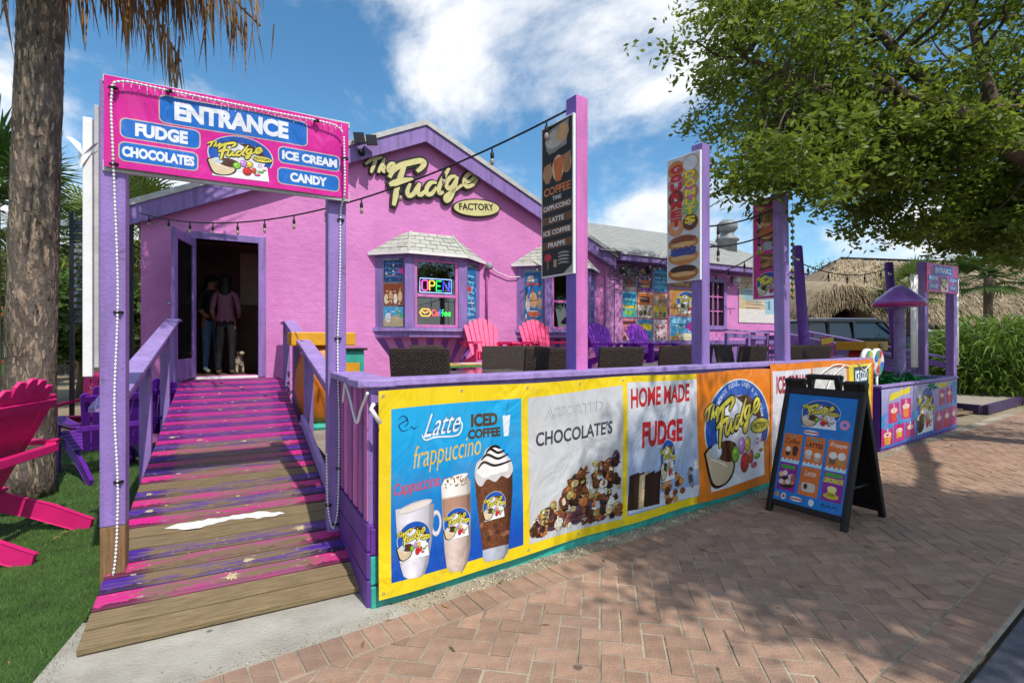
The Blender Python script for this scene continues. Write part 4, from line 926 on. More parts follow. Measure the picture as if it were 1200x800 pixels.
# neon in the bay window
def neon(name, label, items, s, z, border=None):
    t = thing(name, label, 'neon sign', F(s, .36, z), TH)
    for (nm, pts, c, w) in items:
        mb = MB(); hx = c; mm = mat('neon_' + c.strip('#'), c, .3, .02, emit=5.0)
        for l in pts: mb.tube([(x, 0, y) for x, y in l], w, mm, 6)
        mb.build(nm, t)
    if 'OPEN' in label: one('box', (-.30, .02, -.13), (.30, .028, .13), BLACKP).build('back_board', t)
def ltr(ch, x, w, h):
    B = {'O': [[(0, .1), (0, .9), (.2, 1), (.8, 1), (1, .9), (1, .1), (.8, 0), (.2, 0), (0, .1)]], 'P': [[(0, 0), (0, 1), (.8, 1), (1, .85), (1, .6), (.8, .48), (0, .48)]],
         'E': [[(1, 1), (0, 1), (0, 0), (1, 0)], [(0, .5), (.8, .5)]], 'N': [[(0, 0), (0, 1), (1, 0), (1, 1)]], 'C': [[(1, .85), (.7, 1), (.2, .95), (0, .6), (0, .35), (.25, .02), (.7, 0), (1, .15)]],
         'o': [[(0, .3), (.25, .6), (.75, .6), (1, .3), (.75, 0), (.25, 0), (0, .3)]], 'f': [[(1, .9), (.7, 1), (.4, .8), (.4, 0)], [(0, .55), (.9, .55)]], 'e': [[(0, .32), (1, .32), (.75, .6), (.25, .6), (0, .3), (.25, 0), (.9, .05)]]}[ch]
    return [[(x + a*w, -h/2 + b*h) for a, b in l] for l in B]
neon('neon_sign', 'glowing OPEN neon in the upper sash of the first bay window', [('neon_letter', ltr('O', -.25, .10, .17), '#FF4FA0', .009), ('neon_letter', ltr('P', -.115, .09, .17), '#FFC23A', .009), ('neon_letter', ltr('E', .01, .09, .17), '#2EE86A', .009), ('neon_letter', ltr('N', .135, .11, .17), '#4A50FF', .009),
     ('neon_border', [[(-.29, -.12), (.29, -.12), (.29, .12), (-.29, .12), (-.29, -.12)]], '#8FA8E8', .007)], 3.235, 2.42)
neon('neon_sign', 'glowing cup and Coffee neon in the lower sash of the first bay window', [('neon_cup', [[(-.29, 0), (-.25, .06), (-.13, .06), (-.09, 0), (-.13, -.06), (-.25, -.06), (-.29, 0)], [(-.25, .02), (-.20, -.01), (-.14, .02)]], '#FF9A1A', .010), ('neon_letter', ltr('C', -.07, .06, .10) + ltr('o', .0, .05, .10), '#FF2A3A', .008),
     ('neon_letter', ltr('f', .06, .04, .12), '#3A50FF', .008), ('neon_letter', ltr('f', .105, .04, .12) + ltr('e', .15, .055, .10) + ltr('e', .22, .055, .10), '#20E040', .008)], 3.235, 1.95)

# ------------------------------------------------------------------ banner fence
FT = 1.245
fence = thing('fence', 'purple capped patio fence carrying the long row of vinyl banners', 'fence', P0, TF)
UE = 6.45
mb = MB(); mb.box((-.06, -.03, FT-.04), (UE+.05, .15, FT), LILAC); mb.build('cap_rail', fence, bevel=.006)
mb = MB(); mb.box((.02, .0, FT-.14), (UE, .04, FT-.045), PURPLE); mb.build('top_rail', fence)
mb = MB(); mb.box((.02, -.012, .0), (UE, .03, .13), TEAL); mb.build('base_board', fence, bevel=.005)
mb = MB(); mb.box((.02, -.004, .14), (UE, .03, .29), TEAL); mb.build('base_board', fence, bevel=.005)
mb = MB(); mb.box((.02, -.004, .30), (UE, .03, .44), PURPLE_D); mb.build('base_board', fence, bevel=.005)
for u in (0.02, 1.5, 3.0, 4.5, 5.9, UE-.05):
    one('box', (u-.0, .032, 0), (u+.09, .122, FT-.041), PURPLE).build('post', fence, bevel=.005)
for k in range(48):
    u = .13 + k*.132
    if u < UE-.1: one('box', (u, .004, .45), (u+.085, .028, FT-.142), MAUVE).build('picket', fence)
# the short return beside the ramp
ret = thing('fence_return', 'short purple picket return between the fence corner and the gate post', 'fence', F(.775, 6.05), TH)
L_ = .86
mb = MB(); mb.box((-.07, -.04, FT-.042), (.13, L_, FT-.002), LILAC); mb.build('cap_rail', ret, bevel=.006)
for k, (z0, z1, m) in enumerate(((.015, .16, PURPLE_D), (.17, .31, PURPLE_D), (.32, .46, PURPLE_D))):
    one('box', (-.02, .0, z0), (.02, L_, z1), m).build('skirt_board', ret, bevel=.006)
for k in range(6):
    y = .03 + k*.142; one('box', (-.012, y, .47), (.016, y+.092, FT-.05), MAUVE if k % 2 else PINKP).build('picket', ret, bevel=.004)
one('box', (.022, .0, .0), (.10, .08, FT-.05), PURPLE_D).build('post', ret, bevel=.005)
mb = MB(); mb.tube(spline([(-.03, .62, 1.06), (-.03, .55, 1.2), (-.05, .45, 1.21), (-.05, .3, 1.12), (-.05, .12, 1.0), (-.04, .05, 1.08), (-.03, -.06, 1.18)], 6), .008, WHITE, 6); mb.tube([(.0, -.07, 1.12), (-.02, -.09, 1.1), (.03, -.09, 1.02)], .012, WHITE, 6); mb.build('white_cord', ret)
# the far return of the fence
ret = thing('fence_return', 'purple railing closing the far end of the patio', 'fence', G(UE, -.02), TH)
mb = MB(); mb.box((-.06, .02, FT-.045), (.06, 1.6, FT-.005), LILAC); mb.box((-.02, .05, .42), (.02, 1.6, .52), PURPLE); mb.box((-.02, .05, 1.05), (.02, 1.6, 1.15), PURPLE); mb.build('rail', ret)
for k in range(3): one('box', (-.045, .1 + k*.7, 0), (.045, .19 + k*.7, FT-.05), PURPLE).build('post', ret)

def bw(u, v, o):
    t = (v-.1)/1.08; lo = 1-t
    return (u, -o - .044 - .008*math.sin(2.3*u+.4)*(.4+lo) - .006*math.sin(6.1*u+2.2*v+1)*lo - .005*math.sin(3.1*u-5*v), v + .006*math.sin(4*u)*(1 if t > .5 else -1))
def sheet(root, u0, u1, v0, v1, m, name, ly=0, nu=None):
    nu = nu or max(4, int((u1-u0)/.06)); nv = 18; mb = MB(); vs = [bw(u0+(u1-u0)*i/nu, v0+(v1-v0)*j/nv, ly*.0012) for j in range(nv+1) for i in range(nu+1)]
    mb.add(vs, [(j*(nu+1)+i, j*(nu+1)+i+1, (j+1)*(nu+1)+i+1, (j+1)*(nu+1)+i) for j in range(nv) for i in range(nu)], m, True); return mb.build(name, root)
def ptext(P, t, BL, BR, TL, m, ly, bold=.015, shear=0, gap=1.0):
    vs, fs, _ = text2d(t, bold, shear, gap)
    P.tri([(BL[0] + x*(BR[0]-BL[0]) + y*(TL[0]-BL[0]), BL[1] + x*(BR[1]-BL[1]) + y*(TL[1]-BL[1])) for x, y in vs], fs, m, ly)
def grad(name, top, bot, z0, z1):
    m = vinyl(name, top); nt = m.node_tree; N = nt.nodes; L = nt.links
    mx = [n for n in N if n.type == 'MIX'][0]; tc = [n for n in N if n.type == 'TEX_COORD'][0]
    sp = N.new('ShaderNodeSeparateXYZ'); L.new(tc.outputs['Object'], sp.inputs[0]); r = N.new('ShaderNodeMapRange'); r.inputs['From Min'].default_value = z0; r.inputs['From Max'].default_value = z1; L.new(sp.outputs['Z'], r.inputs['Value'])
    g = N.new('ShaderNodeMix'); g.data_type = 'RGBA'; g.inputs['A'].default_value = lin(bot); g.inputs['B'].default_value = lin(top); L.new(r.outputs[0], g.inputs['Factor']); L.new(g.outputs['Result'], mx.inputs['A']); return m
ban = thing('fence_banner', 'long yellow and orange vinyl banner advertising drinks, chocolates and fudge on the fence', 'banner', P0, TF)
YEL, ORA = V('#E2C41A'), V('#DE7A18')
BT, BB = 1.185, .075
sheet(ban, .045, 2.82, BB, BT, YEL, 'yellow_sheet'); sheet(ban, 2.82, 4.0, BB, BT, ORA, 'orange_sheet')
P = Print(bw, .07)
ZA = lambda x, y: fuv(430 + x/2.965, 440 + y/2.965)
ZB = lambda x, y: fuv(600 + x/3.477, 420 + y/3.477)
# --- drinks panel
P.poly([ZA(72, 115), (ZA(72, 115)[0], .15), (ZA(525, 74)[0], .15), ZA(523, 74)], grad('print_blue_fade', '#1E9FD4', '#0A4AA8', .25, .95), 1); P.done('drinks_panel', ban, 'blue panel with Latte, iced coffee, frappuccino and cappuccino')
wh = V('#DCE2E8'); br = V('#4A3B26')
def pair(t, BL, BR, TL, m, e, ly, b=.02, b2=.05, shear=0):
    ptext(P, t, BL, BR, TL, e, ly, b2, shear); ptext(P, t, BL, BR, TL, m, ly+1.2, b, shear)
pair('Latte', ZA(183, 215), ZA(306, 192), ZA(196, 135), wh, V('#2A5A8C'), 2.2, .0, .03, .3)
P.stroke([ZA(178, 205), ZA(190, 222), ZA(225, 212), ZA(300, 205), ZA(316, 168), ZA(300, 150)], .010, wh, 4.5)
P.done('latte_lettering', ban)
ptext(P, 'ICED', ZA(347, 178), ZA(440, 168), ZA(347, 132), br, 2.2, .05); ptext(P, 'COFFEE', ZA(337, 220), ZA(450, 205), ZA(337, 186), br, 2.2, .05)
P.poly([ZA(457, 135), ZA(484, 132), ZA(478, 203), ZA(462, 206)], wh, 2.2).stroke([ZA(470, 135), ZA(478, 84)], .007, br, 2.4); P.done('iced_coffee_lettering', ban)
ptext(P, 'frappuccino', ZA(150, 346), ZA(382, 292), ZA(150, 244), V('#E0B22A'), 2.2, -.006, .2); P.done('frappuccino_lettering', ban)
ptext(P, 'Cappuccino', ZA(78, 420), ZA(242, 382), ZA(82, 374), V('#C8344A'), 2.2, .012); P.done('cappuccino_lettering', ban)
for l in ([(98, 150), (112, 138), (128, 150), (112, 160), (98, 172), (110, 190), (130, 186)], [(118, 140), (130, 160), (118, 176)], [(136, 182), (144, 176), (150, 184), (160, 176)]): P.stroke([ZA(*p) for p in l], .006, V('#143A66'), 2.2)
P.done('coffee_swirl', ban)
milk, mocha = V('#CDBEB8'), V('#5A3422')
P.ell(*ZA(228, 500), .035, .075, V('#A9A4AC'), 2.0, 18, hole=.62).ell(*ZA(227, 499), .033, .072, V('#D2CDD2'), 2.1, 18, hole=.72)
P.vessel([(ZA(88, 455), ZA(221, 432)), (ZA(90, 500), ZA(220, 480)), (ZA(96, 580), ZA(212, 562)), (ZA(104, 650), ZA(199, 635)), (ZA(114, 682), ZA(186, 672)), (ZA(130, 690), ZA(172, 682))], '#D0CAD2', V, 2.2)
P.ell(*ZA(155, 444), .108, .026, V('#BDB6BC'), 3.0, 22, rot=9).ell(*ZA(155, 445), .096, .018, V('#D8CEC4'), 3.6, 22, rot=9); P.done('mug_picture', ban)
P.vessel([(ZA(246, 374), ZA(346, 356)), (ZA(250, 480), ZA(346, 460)), (ZA(256, 600), ZA(344, 580)), (ZA(262, 650), ZA(334, 634)), (ZA(276, 668), ZA(320, 660))], '#C6B2A8', V, 2.2)
P.vessel([(ZA(249, 420), ZA(345, 402)), (ZA(251, 482), ZA(345, 464))], '#A8806E', V, 2.8)
P.vessel([(ZA(258, 356), ZA(332, 344)), (ZA(246, 374), ZA(346, 356)), (ZA(248, 416), ZA(345, 398))], '#E6DED6', V, 3.4).ell(*ZA(296, 352), .082, .016, V('#EDE6DE'), 3.6, 18, rot=9)
for k in range(26): a = rr.random(); P.ell(*ZA(258 + 76*a, 368-12*a + rr.uniform(-16, 12)), .008, .004, V('#8A6040'), 4.6, 6, rot=k*40)
P.done('tall_glass_picture', ban)
P.vessel([(ZA(360, 345), ZA(490, 318)), (ZA(365, 410), ZA(489, 388)), (ZA(374, 500), ZA(482, 478)), (ZA(385, 592), ZA(474, 572)), (ZA(398, 604), ZA(460, 594))], '#6A3E28', VF, 2.2)
for k in range(16): P.ell(*ZA(380 + rr.random()*90, 380 + rr.random()*190), .014, .02, VF(rr.choice(['#7A4A30', '#552E1C', '#8A5C40'])), 2.8, 9, rot=k*30)
P.vessel([(ZA(385, 594), ZA(474, 574)), (ZA(386, 618), ZA(472, 602)), (ZA(394, 634), ZA(458, 624))], '#AEB4C4', V, 3.0)
P.poly(loop([ZA(360, 340), ZA(366, 302), ZA(388, 278), ZA(400, 252), ZA(425, 236), ZA(448, 246), ZA(462, 264), ZA(484, 286), ZA(491, 322), ZA(474, 350), ZA(452, 342), ZA(430, 362), ZA(404, 352), ZA(384, 376), ZA(368, 366)]), V('#C9C4C2'), 3.4)
P.poly(loop([ZA(366, 334), ZA(372, 306), ZA(392, 282), ZA(404, 258), ZA(425, 242), ZA(440, 250), ZA(452, 268), ZA(470, 290), ZA(474, 322), ZA(452, 330), ZA(420, 338), ZA(392, 348)]), V('#E8E5E2'), 4.0)
for l in ([(372, 318), (392, 296), (430, 306), (484, 288)], [(384, 288), (404, 270), (440, 282), (474, 266)], [(400, 264), (414, 250), (440, 262), (462, 254)], [(412, 246), (430, 240), (448, 246)]): P.stroke([ZA(*p) for p in l], .016, V('#20140F'), 4.8)
P.done('mocha_glass_picture', ban)
for c, w in (((150, 558), .21), ((298, 500), .18), ((425, 442), .17)):
    u, v = ZA(*c); emblem(P, u-w/2, v-w/2, w, w, 5, fine=False); P.done('badge', ban)
# --- chocolates panel
gw = V('#BDBEC0')
P.poly([ZB(50, 155), (ZB(50, 155)[0], .14), (ZB(440, 108)[0]-.01, .13), ZB(433, 110)], gw, 1); P.done('chocolates_panel', ban, "pale panel reading ASSORTED CHOCOLATE'S above a heap of sweets")
pair('ASSORTED', ZB(115, 244), ZB(357, 212), ZB(117, 192), gw, V('#7A7A7E'), 2, .012, .03); P.done('assorted_lettering', ban)
ptext(P, "CHOCOLATE'S", ZB(80, 352), ZB(390, 303), ZB(82, 292), V('#3C3C44'), 2, .025); P.done('chocolates_lettering', ban)
rc = random.Random(9)
cl = ['#4A2A1A', '#6A3E24', '#2E1A12', '#8A5230', '#C9B27A', '#B06A34', '#D9D2C0', '#5A3A4A', '#9A5A4A', '#A8A060', '#3A2A2A']
for k in range(170):
    x = rc.uniform(66, 426); hgt = 300*max(.12, min(1, (x-40)/260)); y = 700 - (x-60)*.16 - rc.uniform(0, 1)**1.2*hgt*(.75 if x < 200 else .85); u, v = ZB(x, y); r = rc.uniform(.026, .055)*(1 if v > .2 else .6); v = max(v, .18); ly = 2 + k*.05
    c1, c2 = rc.choice(cl), rc.choice(cl)
    if k % 3 == 0: P.poly([(u + r*1.1*math.cos(R(90*i+20+k*17)), v + r*math.sin(R(90*i+20+k*17))) for i in range(4)], VF(c1), ly)
    else: P.ell(u, v, r, r*.8, VF(c1), ly, 10, rot=k*31)
    if k % 2: P.ell(u+.004, v+.006, r*.55, r*.4, VF(c2), ly+.04, 8, rot=k*13)
    P.ell(u-r*.3, v+r*.35, r*.28, r*.16, VF(tone(c1, 1.7)), ly+.045, 7, rot=25).ell(u+r*.15, v-r*.62, r*.8, r*.2, VF(tone(c1, .45)), ly-.02, 8)
P.done('sweets_picture', ban)
# --- fudge panel
P.poly([ZB(452, 100), (ZB(456, 100)[0], .14), (ZB(740, 90)[0], .14), ZB(733, 80)], grad('print_sky_fade', '#C8CACE', '#86A2CA', .2, .95), 1); P.done('fudge_panel', ban, 'pale blue panel reading HOME MADE FUDGE above slabs of fudge')
RED = V('#B81E26')
ptext(P, 'HOME MADE', ZB(466, 205), ZB(704, 168), ZB(466, 124), RED, 2, .03); P.done('home_made_lettering', ban); ptext(P, 'FUDGE', ZB(514, 362), ZB(678, 334), ZB(514, 258), RED, 2, .045); P.done('fudge_lettering', ban)
P.poly([ZB(460, 625), ZB(735, 555), ZB(740, 510), ZB(470, 570)], V('#C6CCD8'), 1.8)
for i, (x, c) in enumerate(((478, '#2E1C14'), (500, '#3A2418'), (520, '#CDB48A'), (542, '#2A1A12'), (566, '#3A2016'))): P.vessel([(ZB(x-14, 470), ZB(x+26, 456-i*2)), (ZB(x-18, 540), ZB(x+22, 530-i*3)), (ZB(x-22, 612-i*5), ZB(x+18, 606-i*5))], c, VF, 2+i*.3, 6)
for k in range(26): x = rc.uniform(598, 676); u, v = ZB(x, rc.uniform(470, 585) - (x-600)*.25); c = rc.choice(['#8A4A1C', '#A86428', '#5E3216', '#C98A44']); P.ell(u, v, .034, .027, VF(c), 3.5+k*.05, 9).ell(u-.008, v+.008, .014, .008, VF(tone(c, 1.5)), 3.53+k*.05, 7)
for k in range(8): u, v = ZB(rc.uniform(690, 732), 420 + k*15); P.ell(u, v, .03, .026, VF(rc.choice(['#D9D6D4', '#8A8A94', '#5A4A44', '#C8C4C2'])), 3.5+k*.05, 10)
P.done('fudge_picture', ban)
u, v = ZB(588, 502); emblem(P, u, v, .19, .34, 6, fine=False); P.done('badge', ban)
# --- big badge panel
emblem(P, 2.90, .145, 1.09, .96, 1.5, arc=True); P.done('badge', ban, 'large round badge of the shop with bowl, sweets and script name')
for u in (.07, .55, 1.04, 1.5, 1.93, 2.4, 2.8, 3.4, 3.95): P.ell(u, BT-.03, .009, .009, V('#8A8A84'), 2, 10, hole=.45); P.ell(u, BB+.03, .009, .009, V('#8A8A84'), 2, 10, hole=.45)
P.done('eyelets', ban)
# --- second banner: ice cream and cold drinks
ban2 = thing('fence_banner', 'white and orange vinyl banner for ice cream and ICE COLD DRINKS at the far end', 'banner', P0, TF)
sheet(ban2, 4.01, UE, BB, 1.232, ORA, 'orange_sheet')
ZE = lambda x, y: fuv(870 + x/6.316, 390 + y/6.316)
P.rect(4.05, .10, 4.84, 1.16, V('#D5D2DA'), 1); P.done('ice_cream_panel', ban2); P.rect(4.88, .10, 5.70, 1.16, V('#CFCBC6'), 1); P.done('treats_panel', ban2)
ptext(P, 'ICE CREAM', (4.12, .93), (4.74, .93), (4.12, 1.11), V('#9A2030'), 2.2, .04); P.ell(4.35, .5, .16, .22, V('#C98A9A'), 2, 16).ell(4.6, .5, .12, .2, V('#D8C49A'), 2.6, 16).poly([(4.25, .45), (4.45, .45), (4.35, .16)], V('#B07A3A'), 3); P.done('ice_cream_lettering', ban2)
ptext(P, 'DELICIOUS', (4.98, .93), (5.6, .93), (4.98, 1.02), V('#B9AE94'), 2.2, .02) if False else None
for k in range(3): P.stroke([(4.95+.22*k+.05*j, .03 + 1.0 + .05*((j+k) % 2)) for j in range(5)], .02, V('#B7AE9C'), 2.2)
P.done('faded_lettering', ban2)
P.rect(5.76, .10, UE-.06, 1.18, V('#D8C61E'), 1).poly([(5.77, .10), (UE-.08, .10), (UE-.08, .6), (5.77, .8)], V('#3FA84A'), 1.6).rect(5.88, .76, 6.30, 1.15, V('#0E2F45'), 2.4)
ptext(P, 'ICE COLD', (5.92, .975), (6.26, .975), (5.92, 1.11), V('#DCE6EA'), 3.4, .04); ptext(P, 'DRINKS', (5.92, .80), (6.26, .80), (5.92, .935), V('#DCE6EA'), 3.4, .04); P.done('cold_drinks_panel', ban2, 'green and yellow panel reading ICE COLD DRINKS')
mb = MB(); mb.tube(spline([G(5.75, .06, 1.16), G(5.4, .06, 1.19), G(5.1, .06, 1.12), G(4.7, .06, .98), G(4.3, .07, .93)], 6), .007, WHITE, 6); mb.tube(spline([G(5.6, .06, 1.17), G(5.3, .06, 1.05), G(5.1, .07, .85)], 6), .007, WHITE, 6); mb.tube(spline([G(6.0, .06, 1.19), G(6.15, .06, 1.1), G(6.35, .06, 1.18)], 6), .007, WHITE, 6)
mb.v = [tuple(Vector(p) - G(5.4, .06, 1.0)) for p in mb.v]; tag(mb.build('loose_cord', loc=G(5.4, .06, 1.0)), 'loose white cord draped over the far end of the fence banners', 'cord')

# ------------------------------------------------------------------ flag signs on tall posts along the fence
def flag_post(u, h, lab, cols, lean=0, w=.115, nb=-.13):
    t = thing('sign_post', lab, 'post', G(u, nb), TF)
    mb = MB(); mb.box((-w/2, -w/2, 0), (w/2, w/2, h), cols[0]); mb.f = mb.f; o = mb.build('shaft', t, bevel=.006); o.data.materials.append(cols[1])
    for p in o.data.polygons:
        if p.normal.y < -.9: p.material_index = 1
    t.rotation_euler = (0, lean, TF); return t
BLUEV = mat('blue_violet_paint', '#7A5FB4', .5, .1, 3, .25, 55)
flag_post(1.626, 3.24, 'tall pink and purple post holding the coffee sign', (BLUEV, PINKP))
flag_post(3.136, 3.23, 'tall purple post holding the doughnut sign', (PURPLE, PURPLE))
flag_post(4.62, 3.05, 'tall purple post holding the pink dessert sign', (LILAC, PURPLE), R(-1.5))  # street face in the darker purple: tree shade put into its colour
def flag(u, z0, z1, wide, label, face, edge=WHITE):
    """board square to the fence, reaching inwards from its post; printed face looks back along the street"""
    t = thing('flag_sign', label, 'sign', G(u-.072, -.13+.055), TF - R(90))   # local -Y looks back along the fence, local X points to the street
    mb = MB(); mb.box((-wide, -.012, z0), (.0, .012, z1), edge); mb.build('board', t, bevel=.003)
    P = Print(lambda a, b, o: (-wide + .012 + a*(wide-.024), -.0135-o, z0 + .012 + b*(z1-z0-.024))); face(P, t, wide-.024, z1-z0-.024); return t
def coffee_face(P, t, w, h):
    f = flat; P.rect(0, 0, 1, 1, f('#17130F'), 0); P.done('printed_face', t)
    for x, y, a, b, c in ((.45, .9, .34, .06, '#B9AFA2'), (.7, .92, .2, .06, '#C89A6A'), (.4, .86, .26, .05, '#8A8078'), (.2, .69, .17, .06, '#C08A5A'), (.55, .70, .2, .085, '#D8B48A'), (.84, .71, .15, .065, '#B9814E')): P.ell(x, y, a, b, f(c), 1.2 + x, 14)
    P.poly([(.12, .97), (.9, .99), (.82, .83), (.24, .81)], f('#8F8881'), 1).poly([(.4, .76), (.72, .77), (.66, .61), (.48, .61)], f('#C9682A'), 2.6).poly([(.06, .74), (.32, .75), (.28, .62), (.12, .62)], f('#B07A4E'), 2.2).poly([(.72, .77), (.97, .78), (.93, .66), (.76, .65)], f('#A8744A'), 2.2); P.done('cups_picture', t)
    P.text('COFFEE', .06, .535, .9, .055, f('#D8783A'), 1.5, .03); P.done('lettering', t); P.text('TIME', .36, .495, .3, .028, f('#C8C4BE'), 1.5, .03); P.done('lettering', t)
    for i, tx in enumerate(('CAPPUCCINO', 'LATTE', 'ICE COFFEE', 'FRAPPE')):
        y = .425 - i*.083; P.rect(.0, y, 1, y+.052, f('#6E4422'), 1); P.text(tx, .5 - min(.9, .09*len(tx)+.03)/2, y+.010, min(.9, .09*len(tx)+.03), .032, f('#E2DCD2'), 2, .03); P.done('menu_bar', t, 'brown bar reading ' + tx)
    P.ell(.2, .12, .13, .028, f('#C2242A'), 1, 14).rect(.18, .04, .22, .1, f('#8A7A6A'), 1).rect(.4, .05, .5, .1, f('#B9946A'), 1)
    for k in range(4): P.stroke([(.55, .135-.022*k), (.7, .14-.022*k), (.9, .132-.022*k)], .012, f('#9A958E'), 1)
    P.poly([(.72, .0), (1, .0), (1, .05)], f('#B8AC96'), 1.4); P.done('small_print', t)
flag(1.626, 1.94, 3.10, .37, 'black coffee price board hung from the pink post', coffee_face)
def donut(P, x, y, a, b, c, hole=.38, ly=1, top=None):
    P.ell(x, y, a, b, flat('#B9834A'), ly, 16, hole=hole*.9); P.ell(x, y, a*.9, b*.9, flat(c), ly+.8, 16, hole=hole)
def donut_face(P, t, w, h):
    f = flat; P.rect(0, 0, 1, 1, f('#C9C6C4'), 0); P.done('printed_face', t)
    for i, c in enumerate(('#C9783A', '#C97A84', '#6A3A22', '#C9A284', '#D8905A')): donut(P, .27, .91 - i*.118, .27, .072, c)
    for i, c in enumerate(('#D2CFCC', '#B8905A', '#C86A98', '#7AB06A', '#5E3420')): donut(P, .73, .93 - i*.118, .26, .07, c)
    P.done('doughnut_picture', t)
    for i, ch in enumerate('GOURMET'): P.text(ch, .10, .880 - i*.073, .36, .064, f('#7A0E12'), 3.2, .06); P.text(ch, .115, .883 - i*.073, .33, .058, f('#D2202A'), 4.2, .045)
    P.done('gourmet_lettering', t)
    for i, ch in enumerate('DONUTS'): P.text(ch, .54, .810 - i*.073, .37, .064, f('#8A6A10'), 3.2, .06); P.text(ch, .555, .813 - i*.073, .34, .058, f('#E8CE24'), 4.2, .045)
    P.done('lettering', t)
    for i, (y, c1, c2) in enumerate(((.30, '#B5763A', '#8A4A24'), (.19, '#C48444', '#3A4A8A'), (.06, '#A8682E', '#3A2016'))):
        P.ell(.5, y, .49, .066, f(c1), 1, 20).ell(.5, y+.03, .42, .03, f(c2), 1.8, 18).ell(.5, y-.01, .40, .02, f('#D8A868'), 2.4, 16)
    for k in range(9): P.ell(.15+.09*k, .245+.012*(k % 2), .05, .014, f('#2E3E86'), 3, 8)
    P.done('filled_doughnut_picture', t)
flag(3.136, 2.0, 3.16, .36, 'white board with GOURMET DONUTS and stacked doughnuts', donut_face)
def dessert_face(P, t, w, h):
    f = flat; P.rect(0, 0, 1, 1, f('#C2287E'), 0); P.done('printed_face', t); rg = random.Random(4)
    for k in range(44): x, y = rg.uniform(.2, .8), .30 + .67*k/43; P.ell(x, y, .16, .02, f(rg.choice(['#5A3A1E', '#8A6A2E', '#A8843A', '#6E4A22', '#C8A45A'])), 1+k*.05, 10, rot=rg.uniform(-8, 8))
    P.done('dessert_picture', t)
    P.ell(.5, .66, .3, .05, f('#B5622A'), 3.4, 16); P.done('cake_picture', t); P.rect(.35, .48, .6, .56, f('#8FA8B0'), 3.4); P.done('label_picture', t)
    P.mb = MB(); emblem(P, .08, .02, .84, .24, 1, fine=False); P.done('badge', t)
flag(4.62, 1.91, 3.02, .36, 'pink board with stacked desserts and the shop badge', dessert_face)

# ------------------------------------------------------------------ folding pavement sign
EXa = Vector((.526, -.85, 0)).normalized(); AA = math.atan2(EXa.y, EXa.x)
af = thing('pavement_sign', 'black folding A-frame menu board standing on the brick pavement', 'sign', (2.315, 4.083, .024), AA)
TL_ = math.atan2(.335, 1.12); AW, AH = .635, 1.16
def tilt(u, v, o, back=False):
    y = v*math.sin(TL_) - o*math.cos(TL_); z = v*math.cos(TL_) + o*math.sin(TL_)
    return (u, .67 - y if back else y, z)
def aboard(mb, u0, v0, u1, v1, o0, o1, m, back=False):
    c = [(u0, v0), (u1, v0), (u1, v1), (u0, v1)]; mb.add([tilt(a, b, o1, back) for a, b in c] + [tilt(a, b, o0, back) for a, b in c], [(0,1,2,3),(7,6,5,4),(0,4,5,1),(1,5,6,2),(2,6,7,3),(3,7,4,0)], m)
hw = AW/2
for back in (False, True):
    mb = MB()
    aboard(mb, -hw, .0, -hw+.045, AH, -.05, .0, BLACKP, back); aboard(mb, hw-.045, .0, hw, AH, -.05, .0, BLACKP, back); aboard(mb, -hw+.045, .06, hw-.045, .11, -.05, -.001, BLACKP, back); aboard(mb, -hw+.045, AH-.14, hw-.045, AH-.08, -.05, -.001, BLACKP, back)
    aboard(mb, -hw+.045, AH-.08, -hw+.16, AH, -.05, -.001, BLACKP, back); aboard(mb, hw-.16, AH-.08, hw-.045, AH, -.05, -.001, BLACKP, back)
    aboard(mb, -.13, AH-.08, -.09, AH+.01, -.045, -.005, BLACKP, back); aboard(mb, .09, AH-.08, .13, AH+.01, -.045, -.005, BLACKP, back); aboard(mb, -.13, AH+.01, .13, AH+.045, -.045, -.005, BLACKP, back)
    mb.build('rear_frame' if back else 'front_frame', af, bevel=.008)
    mb = MB(); aboard(mb, -hw+.04, .10, hw-.04, AH-.13, -.03, -.012, BLACKP, back); mb.build('rear_panel' if back else 'front_panel', af)
mb = MB(); mb.tube([(hw-.06, .10, .28), (hw-.06, .56, .28)], .010, BLACKP); mb.tube([(-hw+.06, .10, .28), (-hw+.06, .56, .28)], .010, BLACKP); mb.build('stay', af)
pw, ph = AW-.09, AH-.25
P = Print(lambda a, b, o: tilt(-pw/2 + a*pw, .11 + b*ph, -.0115+o)); f = flat
P.rect(0, 0, 1, 1, f('#1678C4', .3), 0); P.done('poster', af, 'blue poster with six orange and purple menu tiles')
emblem(P, .22, .70, .58, .26, 1); P.done('badge', af)
donut(P, .87, .76, .07, .045, '#D88AC0'); P.done('doughnut_sticker', af); P.ell(.42, .655, .12, .022, f('#D8D6D4'), 1, 14).rect(.30, .65, .54, .661, f('#B82A34'), 1.6); P.done('oval_sticker', af)
def tile(x0, y0, x1, y1, c, name, fn):
    P.rect(x0, y0, x1, y1, f(c), 1); fn(x0, y0, x1-x0, y1-y0); P.done('menu_tile', af, name)
def cup(x, y, w, h, c, c2='#E2DCD2'):
    P.poly([(x-w*.5, y+h*.6), (x+w*.5, y+h*.6), (x+w*.36, y), (x-w*.36, y)], f(c), 2).ell(x, y+h*.68, w*.56, h*.28, f(c2), 2.6, 10)
def t1(x, y, w, h): P.text('FRESH', x+w*.25, y+h*.86, w*.4, h*.08, f('#5FA08A'), 2, .02).text('Coffee', x+w*.08, y+h*.62, w*.8, h*.2, f('#3A2016'), 2, .01, .3); cup(x+w*.32, y+h*.16, w*.26, h*.36, '#2A1C16'); cup(x+w*.7, y+h*.18, w*.3, h*.4, '#4A3028', '#3A2A22')
